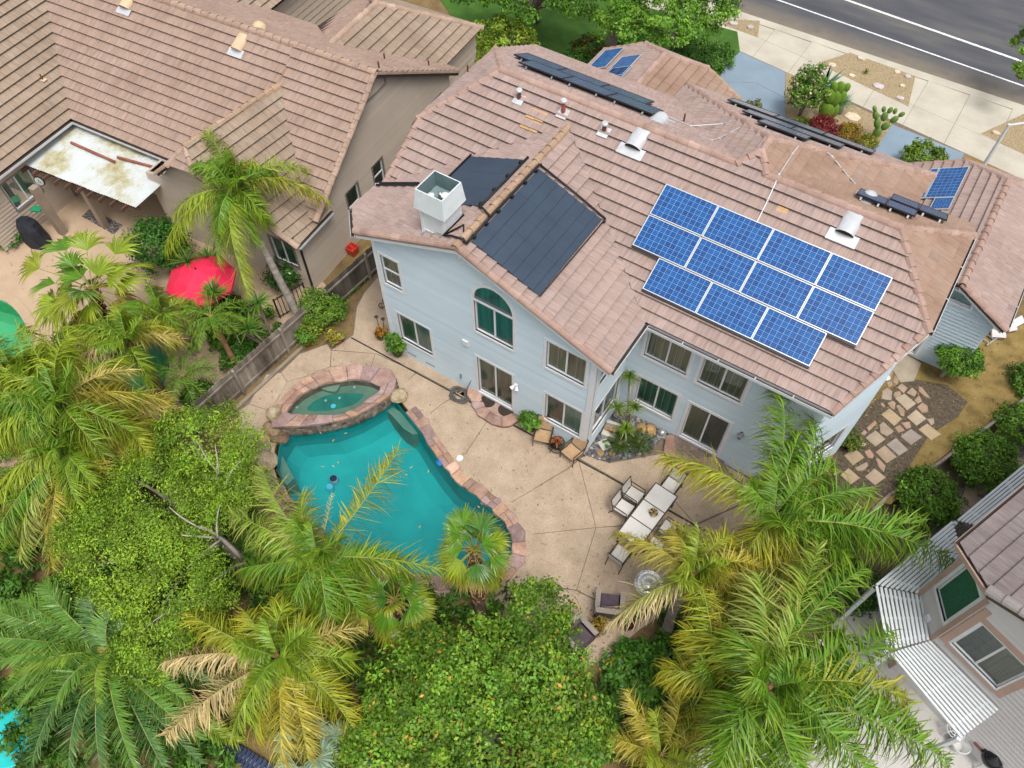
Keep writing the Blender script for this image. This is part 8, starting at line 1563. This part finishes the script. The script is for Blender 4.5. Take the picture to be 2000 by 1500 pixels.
q = U(1727, 742); tag(MB().lathe([(.1, 0), (.15, .18), (.13, .2), (.06, .2)], (q[0], q[1], .0), 16).build('bucket', 'pot_white'), 'white bucket against the side of the blue house', 'bucket')
plain('log_pale', (0.42, .36, .28), .9); a, b = U(1838, 735, .05), U(1858, 716, .05); tag(MB().bar(a, b, .12, .1).build('timber_offcut', 'log_pale'), 'pale timber offcut lying under the round bush', 'timber')
gp = thing('side_path', 'row of tan paving blocks between the mounds and the slatted cover', 'path', tuple(U(1920, 950, Z_LOW)))
for (x_, y_) in ((1868, 985), (1893, 968), (1916, 954), (1940, 938), (1963, 922), (1985, 905), (1880, 1000), (1905, 983)): c = U(x_, y_, Z_LOW); stone([(c[0]+a_*.2, c[1]+b_*.26) for a_, b_ in ((-1, -1), (1, -1), (1, 1), (-1, 1))], Z_LOW, Z_LOW+.06, 'paver', gp, 'paver', .85, .015, .01)
# things by the garage wall
plain('bin_brown', (0.16, .06, .045), .6); plain('cushion_stripe', (0.62, .6, .58), .7); plain('alu', (0.5, .5, .5), .4, .5)
for i, (px, lab) in enumerate((((1950, 652), 'brown and white folded seat cushion nearest the ladder'), ((1972, 640), 'brown and white folded seat cushion leaning in the middle of the row'), ((1988, 628), 'brown and white folded seat cushion at the right picture edge'))):
    c = U(*px, .2); t = thing('seat_cushion', lab, 'cushion', tuple(c), 'folded seat cushions'); M = Matrix.Rotation(.5+.3*i, 3, 'Z') @ Matrix.Rotation(.5, 3, 'X'); MB().box(tuple(c), (.5, .28, .10), M=M).build('pad', 'cushion_stripe', t); MB().box((c[0], c[1], c[2]-.08), (.52, .30, .05), M=M).build('edge', 'bin_brown', t)
a, b = np.array(U(1920, 668, .1)), np.array(U(1985, 622, .1)); t = thing('ladder', 'aluminium ladder lying along the garage wall', 'ladder', tuple(a)); d = vnorm(b-a); n_ = np.cross(d, [0, 0, 1])
for s in (-.17, .17): MB().bar(tuple(a+n_*s), tuple(b+n_*s), .05, .03).build('side_rail', 'alu', t)
for k in range(7): p = a+(b-a)*(k+.5)/7; MB().bar(tuple(p-n_*.17), tuple(p+n_*.17), .03, .03).build('rung', 'alu', t)
# ------------------------------------------------------------------ front garden
R8 = lambda *a: None
bush('rose_bush', 'tall rose bush covered in pink flowers beside the blue driveway', (1560, 228), .78, 2.5, 7000, .12, ((0.05, .14, .015), (0.11, .24, .025), (0.2, .3, .04)), seed=70, blossoms=((0.85, .55, .56), .11), clump=.22)
def agave(label, px, z, rad, n, col, w, up=.9): c = U(*px); t = thing('agave', label, 'agave', (c[0], c[1], 0), 'front garden succulents'); rb = Ribbons(); rosette(rb, (c[0], c[1], z), rad, n, col, lerp(col, (0.4, .45, .3), .3), w, .1, up); rb.build('leaves', 'leaf_dull', t); MB().lathe([(.12, 0), (.12, z), (.03, z+.1)], (c[0], c[1], 0), 10).build('stem', 'bark', t)
agave('large blue-grey agave behind the rose bush', (1600, 190), .5, 1.3, 34, (0.08, .19, .17), .13, 1.0); agave('round spiky blue-green yucca by the pavement', (1638, 222), .55, .62, 170, (0.13, .27, .20), .022, 1.0)
def pads(label, px, spec, col): 
    c = U(*px); nm = 'prickly_pear'; t = thing(nm, label, 'cactus', (c[0], c[1], 0), 'front garden cacti'); plain('pad_'+str(int(px[0])), col, .6)
    for (dx, dz, r_, tl) in spec:
        mb = MB(); N = 10; V = []
        for (rr, yy) in ((.2, -.05), (.95, -.03), (1.0, 0), (.95, .03), (.2, .05)):
            for k in range(N): a = 2*math.pi*k/N; u, v = rr*r_*.62*math.cos(a), rr*r_*math.sin(a); x, zz = u*math.cos(tl)-v*math.sin(tl), u*math.sin(tl)+v*math.cos(tl); V.append((c[0]+dx+x, c[1]+yy+dx*.3, dz+zz))
        F = [(i*N+k, i*N+(k+1) % N, i*N+N+(k+1) % N, i*N+N+k) for i in range(4) for k in range(N)]+[tuple(range(N))[::-1], tuple(range(4*N, 5*N))]; mb.add(V, F); mb.build('pad', 'pad_'+str(int(px[0])), t, True)
pads('prickly pear cactus with many flat pads in the driveway island', (1708, 270), [(0, .3, .3, 0), (-.15, .75, .25, .3), (.2, .7, .26, -.4), (-.35, 1.15, .22, .4), (.0, 1.15, .24, 0), (.42, 1.1, .22, -.5), (-.5, 1.45, .15, .5), (.1, 1.5, .17, -.2), (.6, 1.4, .16, -.6), (.3, 1.5, .15, 0), (-.15, 1.5, .15, .2)], (0.16, .27, .05))
pads('tall bright green column cactus clump next to the rose bush', (1612, 232), [(0, .4, .42, 0), (.18, .5, .42, -.05), (-.18, .5, .42, .05), (.05, 1.1, .45, 0), (.28, 1.2, .4, -.1), (-.2, 1.15, .42, .08), (.1, 1.65, .34, 0), (.35, 1.7, .26, -.2), (-.15, 1.65, .28, .15)], (0.16, .29, .03))
bush('maple_shrub', 'dark red feathery maple in the driveway island', (1605, 262), .62, .75, 3200, .10, ((0.10, .01, .015), (0.22, .025, .03), (0.35, .06, .05)), seed=71); bush('leafy_shrub', 'orange-brown shrub right of the red maple', (1655, 272), .55, .65, 2400, .09, ((0.16, .08, .01), (0.30, .18, .02), (0.25, .24, .03)), seed=72); bush('leafy_shrub', 'low yellow-green shrub in front of the prickly pear', (1690, 283), .4, .4, 1300, .09, ((0.12, .15, .01), (0.24, .26, .03), (0.35, .34, .05)), seed=73); bush('leafy_shrub', 'olive shrub below the rose bush by the dark panels', (1565, 255), .5, .5, 1600, .1, ((0.06, .09, .01), (0.13, .17, .02), (0.22, .2, .03)), seed=74)
bush('leafy_shrub', 'low green hedge by the left driveway edge', (1395, 118), .9, .45, 4200, .1, ((0.03, .1, .01), (0.07, .19, .02), (0.13, .27, .03)), seed=75, squash=1.3); bush('leafy_shrub', 'green hedge beyond the front wing roof', (1345, 108), .9, .6, 3600, .1, ((0.03, .1, .01), (0.07, .19, .02), (0.13, .27, .03)), seed=76)
bush('flower_shrub', 'shrub with clusters of red flowers beside the palm trunk', (1152, 110), .9, .9, 3000, .12, ((0.02, .09, .01), (0.05, .15, .015), (0.1, .22, .03)), seed=77, blossoms=((0.55, .03, .02), .09)); bush('leafy_shrub', 'dark shrub with a few white flowers left of the front wing', (1125, 140), .9, .8, 3200, .12, ((0.015, .07, .008), (0.04, .12, .012), (0.08, .19, .02)), seed=78, blossoms=((0.75, .75, .7), .01)); bush('leafy_shrub', 'small dusty shrub in front of the driveway-side panels', (1468, 215), .35, .5, 420, .12, ((0.08, .10, .04), (0.16, .18, .07), (0.3, .26, .12)), seed=79)
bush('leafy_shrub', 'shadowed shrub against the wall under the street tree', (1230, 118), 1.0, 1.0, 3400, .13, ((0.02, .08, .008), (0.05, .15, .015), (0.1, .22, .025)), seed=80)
mk('pale_stone', [(.3, (0.50, .43, .36)), (.7, (0.70, .63, .55))], 4, .9, 6, .3, 30, tint=True)
for i, (px, w_, lab) in enumerate((((1625, 128), .42, 'pale flat stone at the left tip of the gravel verge'), ((1683, 116), .38, 'pale flat stone on the kerb side of the gravel verge'), ((1716, 170), .48, 'large pale stone in the middle of the gravel verge'), ((1752, 142), .28, 'small pale stone near the far corner of the gravel verge'), ((1773, 151), .32, 'square pale stone at the far corner of the gravel verge'), ((1762, 169), .24, 'small pale stone on the right of the gravel verge'), ((1758, 193), .34, 'pinkish stone at the lower right of the gravel verge'), ((1663, 149), .26, 'small pale stone on the pavement side of the gravel verge'), ((1433, 47), .4, 'pale stone in the gravel beside the street tree'), ((1465, 54), .36, 'pinkish stone in the left gravel verge'), ((1944, 261), .32, 'pale stone in the gravel under the street light'), ((1665, 230), .7, 'long pinkish rock in the driveway island'))):
    c = U(*px); a0 = rnd.uniform(0, 3); P = [(c[0]+math.cos(a0+k*1.05)*w_*.62*rnd.uniform(.75, 1.15), c[1]+math.sin(a0+k*1.05)*w_*.5*rnd.uniform(.75, 1.15)) for k in range(6)]; tag(stone(P, 0, .09, 'pale_stone', None, 'flat_stone', 1+rnd.gauss(0, .08), .03), lab, 'stone', 'pale stones in the gravel')
# small grass tuft in the gravel verge
c = U(1690, 142); t = thing('grass_tuft', 'small grass tuft in the gravel verge', 'grass', (c[0], c[1], 0)); rb = Ribbons(); rosette(rb, (c[0], c[1], .02), .3, 50, (0.12, .14, .03), (0.25, .22, .08), .02, .2, 1); rb.build('blades', 'leaf_dull', t)
for i, px in enumerate(((1372, 95), (1395, 100))): c = U(*px); t = thing('agave', ['small agave in the hedge by the driveway, left', 'small agave in the hedge by the driveway, right'][i], 'agave', (c[0], c[1], 0), 'hedge agaves'); rb = Ribbons(); rosette(rb, (c[0], c[1], .3), .4, 40, (0.10, .2, .06), (0.2, .28, .1), .05, .2, .9); rb.build('leaves', 'leaf_dull', t)
# street light
plain('pole_white', (0.68, .68, .68), .5); b = np.array(U(1908, 345)); zt = 4.6
best = min(np.linspace(2, 8, 120), key=lambda z: abs(proj((b[0], b[1], z))[1]-243)); tp = np.array([b[0], b[1], best])
t = thing('street_light', 'white street light pole standing by the pavement', 'street light', tuple(b)); MB().tube([tuple(b), tuple(tp)], [.10, .06], 10).build('pole', 'pole_white', t); MB().tube([tuple(tp-np.array([0, 0, .05])), tuple(tp+np.array([.5, .25, .12])), tuple(tp+np.array([1.2, .6, .15]))], .045, 8).build('arm', 'pole_white', t); MB().box(tuple(tp+np.array([1.4, .7, .13])), (.5, .2, .12), .46).build('lamp_head', 'pole_white', t)
# ------------------------------------------------------------------ neighbour's patio things
mk('umbrella_red', [(.3, (0.72, .02, .07)), (.7, (0.85, .035, .10))], 2, .6, 3); c = np.array(U(388, 538, 2.3)); t = thing('patio_umbrella', 'bright red patio umbrella behind the yucca heads', 'umbrella', (c[0], c[1], 0)); N = 8; rr = 1.25
for k in range(N):
    a0, a1 = 2*math.pi*k/N+.2, 2*math.pi*(k+1)/N+.2; e0, e1 = (c[0]+rr*math.cos(a0), c[1]+rr*math.sin(a0), 2.05), (c[0]+rr*math.cos(a1), c[1]+rr*math.sin(a1), 2.05); m0 = (c[0]+rr*.55*math.cos(a0), c[1]+rr*.55*math.sin(a0), 2.42); m1 = (c[0]+rr*.55*math.cos(a1), c[1]+rr*.55*math.sin(a1), 2.42); tp = (c[0], c[1], 2.62)
    MB().add([e0, e1, m1, m0, tp, (e0[0], e0[1], 1.93), (e1[0], e1[1], 1.93)], [(0, 1, 2, 3), (3, 2, 4), (5, 6, 1, 0)]).build('panel', 'umbrella_red', t); MB().tube([e0, m0, tp], .008, 5).build('rib', 'umbrella_red', t)
MB().tube([(c[0], c[1], 0), (c[0], c[1], 2.7)], .03, 8).build('pole', 'frame_bronze', t); MB().lathe([(.3, 0), (.28, .06), (.05, .1)], (c[0], c[1], 0), 16).build('base', 'frame_bronze', t)
mk('stripe', [(.45, (0.02, .02, .02)), (.55, (0.7, .7, .68))], 9, .8, 0, stretch=(1, .05, 1)); q = U(425, 608); t = thing('lounge_chair', 'striped lounge chair half hidden below the umbrella', 'chair', (q[0], q[1], 0)); MB().box((q[0], q[1], .35), (.55, .6, .08), .4).build('seat', 'stripe', t); MB().box((q[0]+.12, q[1]+.3, .6), (.55, .08, .5), .4).build('backrest', 'stripe', t)
for sx in (-.22, .22):
    for sy in (-.25, .25): MB().box((q[0]+sx, q[1]+sy, .16), (.04, .04, .31)).build('leg', 'frame_bronze', t)
plain('bucket_red', (0.62, .06, .035), .5); q = U(690, 495); t = thing('storage_bucket', 'red plastic bucket beside the beige wall', 'bucket', (q[0], q[1], 0)); mb = MB(); V = []; w0, w1 = .15, .2
mb.add([(q[0]+sx*w, q[1]+sy*w, z) for (w, z) in ((w0, 0), (w1, .38), (w1*.88, .38), (w0*.85, .05)) for sx, sy in ((-1, -1), (1, -1), (1, 1), (-1, 1))], [(l*4+k, l*4+(k+1) % 4, l*4+4+(k+1) % 4, l*4+4+k) for l in range(3) for k in range(4)]+[(12, 13, 14, 15)]); mb.build('body', 'bucket_red', t); MB().tube([(q[0]-w1, q[1], .36), (q[0]-.05, q[1]-.05, .47), (q[0]+w1, q[1], .36)], .015, 6).build('handle', 'bucket_red', t)
a, b = U(548, 622), U(603, 590); t = thing('metal_gate', 'black metal gate between the beige wall and the fence', 'gate', tuple(a)); a, b = np.array(a), np.array(b)
for z in (.12, 1.05): MB().bar((a[0], a[1], z), (b[0], b[1], z), .03, .03).build('rail', 'black_metal', t)
for k in range(9): p = a+(b-a)*k/8; MB().bar((p[0], p[1], .05), (p[0], p[1], 1.12), .022 if 0 < k < 8 else .05).build('bar', 'black_metal', t)
mk('cover_black', [(.3, (0.012, .014, .02)), (.7, (0.03, .034, .045))], 3, .6, 5, .4, 8); plain('lid_green', (0.02, .26, .12), .5); q = U(75, 470); t = thing('covered_grill', 'barbecue under a black cover with a green tray on top', 'grill', (q[0], q[1], 0)); MB().lathe([(.62, 0), (.58, .3), (.5, .85), (.4, 1.05), (.1, 1.1)], (q[0], q[1], 0), 9, 1.1, .75).build('cover', 'cover_black', t); c = U(72, 408, 1.15); MB().box((c[0], c[1], 1.15), (.42, .3, .06), .5).build('tray', 'lid_green', t)
c = np.array(U(78, 353, 2.2)); t = thing('wall_clock', 'round wall clock on the pergola beam', 'clock', tuple(c)); ax = vnorm(np.array([.35, -.9, .1])); plain('clock_face', (0.55, .6, .52), .5); MB().tube([tuple(c), tuple(c+ax*.05)], .22, 22).build('rim', 'black_metal', t); MB().tube([tuple(c+ax*.045), tuple(c+ax*.058)], .18, 22).build('clock_face', 'clock_face', t)
MB().bar(tuple(c+ax*.065), tuple(c+ax*.065+np.array([.02, .01, .12])), .015, .01).build('hand', 'black_metal', t); MB().bar(tuple(c+ax*.065), tuple(c+ax*.065+np.array([.08, .03, -.03])), .015, .01).build('hand', 'black_metal', t)
mk('rug', [(.46, (0.09, .075, .07)), (.5, (0.42, .38, .33)), (.54, (0.09, .075, .07))], 5, .9, 0); tag(MB().prism([p[:2] for p in PX([(160, 423), (176, 408), (240, 440), (222, 458)])], .0, .014).build('rug', 'rug'), 'dark patterned outdoor rug under the pergola', 'rug')
# lower right patio things
q = U(1868, 1458, Z_LOW); t = thing('white_pot', 'empty white pot at the foot of the white house', 'pot', (q[0], q[1], Z_LOW)); MB().lathe([(.17, 0), (.23, .3), (.26, .33), (.22, .33), (.16, .05), (.01, .05)], (q[0], q[1], Z_LOW+.012), 22).build('body', 'pot_white', t, True)
plain('enamel_black', (0.008, .008, .009), .12, spec=.6); q = U(1915, 1490, Z_LOW); t = thing('kettle_grill', 'shiny black kettle grill against the white house', 'grill', (q[0], q[1], Z_LOW)); MB().lathe([(.05, .45), (.22, .5), (.29, .65), (.29, .72), (.2, .86), (.05, .92), (.03, .95)], (q[0], q[1], Z_LOW), 24).build('bowl', 'enamel_black', t, True); MB().box((q[0]-.3, q[1]+.2, Z_LOW+.62), (.35, .3, .04), -.4).build('shelf', 'bin_brown', t)
for k in range(3): a = k*2.1; MB().tube([(q[0]+.1*math.cos(a), q[1]+.1*math.sin(a), Z_LOW+.5), (q[0]+.3*math.cos(a), q[1]+.3*math.sin(a), Z_LOW)], .018, 6).build('leg', 'alu', t)
q = U(1853, 1432, Z_LOW); t = thing('metal_stool', 'round white openwork stool under the slatted cover', 'stool', (q[0], q[1], Z_LOW))
for r_ in (.08, .16, .24): MB().tube([(q[0]+r_*math.cos(a), q[1]+r_*math.sin(a), Z_LOW+.45) for a in np.linspace(0, 6.283, 21)], .014, 6).build('ring', 'white_trim', t)
for k in range(8): a = k*.785; MB().tube([(q[0]+.06*math.cos(a), q[1]+.06*math.sin(a), Z_LOW+.45), (q[0]+.25*math.cos(a), q[1]+.25*math.sin(a), Z_LOW+.45), (q[0]+.25*math.cos(a), q[1]+.25*math.sin(a), Z_LOW+.02)], .012, 6).build('leg', 'white_trim', t)
# curved wall and board in the lower planting
cv = curve_pts([U(*p, .25) for p in ((1095, 1440), (1125, 1458), (1145, 1485), (1158, 1520))], 5); t = thing('curved_edging', 'curved rusty garden edging at the bottom edge', 'edging', tuple(cv[0])); mb = MB(); V = []
for p in cv: V += [(p[0], p[1], 0), (p[0], p[1], .3), (p[0]+.06, p[1]+.02, .3), (p[0]+.06, p[1]+.02, 0)]
mb.add(V, [(4*i+k, 4*i+(k+1) % 4, 4*i+4+(k+1) % 4, 4*i+4+k) for i in range(len(cv)-1) for k in range(4)]); mb.build('strip', 'fence_brown', t)
a, b = U(1140, 1462, .2), U(1175, 1440, .2); tag(MB().bar(a, b, .12, .3).build('grey_board', 'pot_grey'), 'grey board standing in the lower planting', 'board')
q = U(1385, 1480, .2); t = thing('pegboard', 'white panel with punched holes at the bottom edge', 'pegboard', tuple(q)); MB().box(tuple(q), (.5, 1.2, .06), -.5).build('board', 'pot_white', t)
for k in range(3): MB().box((q[0]-.12+.06*k, q[1]-.25+.14*k, q[2]+.035), (.1, .08, .012), -.5).build('hole', 'bin_brown', t)
# leaf litter on the hard surfaces
LR = np.random.RandomState(5); V = []; Fq = []; Tt = []
def litter(px_poly, n, z):
    xs_, ys_ = [p[0] for p in px_poly], [p[1] for p in px_poly]; k = 0
    while k < n:
        p = (LR.uniform(min(xs_), max(xs_)), LR.uniform(min(ys_), max(ys_)))
        if not in_poly(p, px_poly): continue
        c = U(*p); k += 1
        if in_poly(c, shrink(pool_in, -.1)): continue
        a = LR.uniform(0, 6.28); l = LR.uniform(.02, .06); w_ = l*.35; b = len(V)
        V.extend([(c[0]-math.cos(a)*l, c[1]-math.sin(a)*l, z+.004), (c[0]+math.sin(a)*w_, c[1]-math.cos(a)*w_, z+.012), (c[0]+math.cos(a)*l, c[1]+math.sin(a)*l, z+.006), (c[0]-math.sin(a)*w_, c[1]+math.cos(a)*w_, z+.014)]); Fq.append((b, b+1, b+2, b+3)); Tt.append(np.array([(0.30, .20, .09), (0.17, .11, .05), (0.42, .33, .16), (0.2, .22, .06)][LR.randint(4)])*LR.uniform(.7, 1.2))
litter([(480, 850), (520, 735), (640, 675), (760, 720), (900, 770), (1130, 900), (1300, 970), (1450, 1010), (1330, 1180), (1190, 1280), (1030, 1150), (1020, 1050), (900, 930), (790, 780), (560, 760)], 420, .018); litter([(1120, 1100), (1330, 1080), (1330, 1180), (1190, 1280), (1090, 1250)], 160, .018); litter([(1690, 800), (1760, 700), (1960, 640), (2000, 760), (1810, 910), (1640, 960)], 500, .01); litter([(0, 480), (250, 400), (560, 560), (400, 790), (100, 700)], 260, .0)
tag(link('leaf_litter', np_mesh('leaf_litter', V, Fq, np.array(Tt)), 'leaf_dull'), 'scattered dry leaves on the paving and yards', kind='stuff')
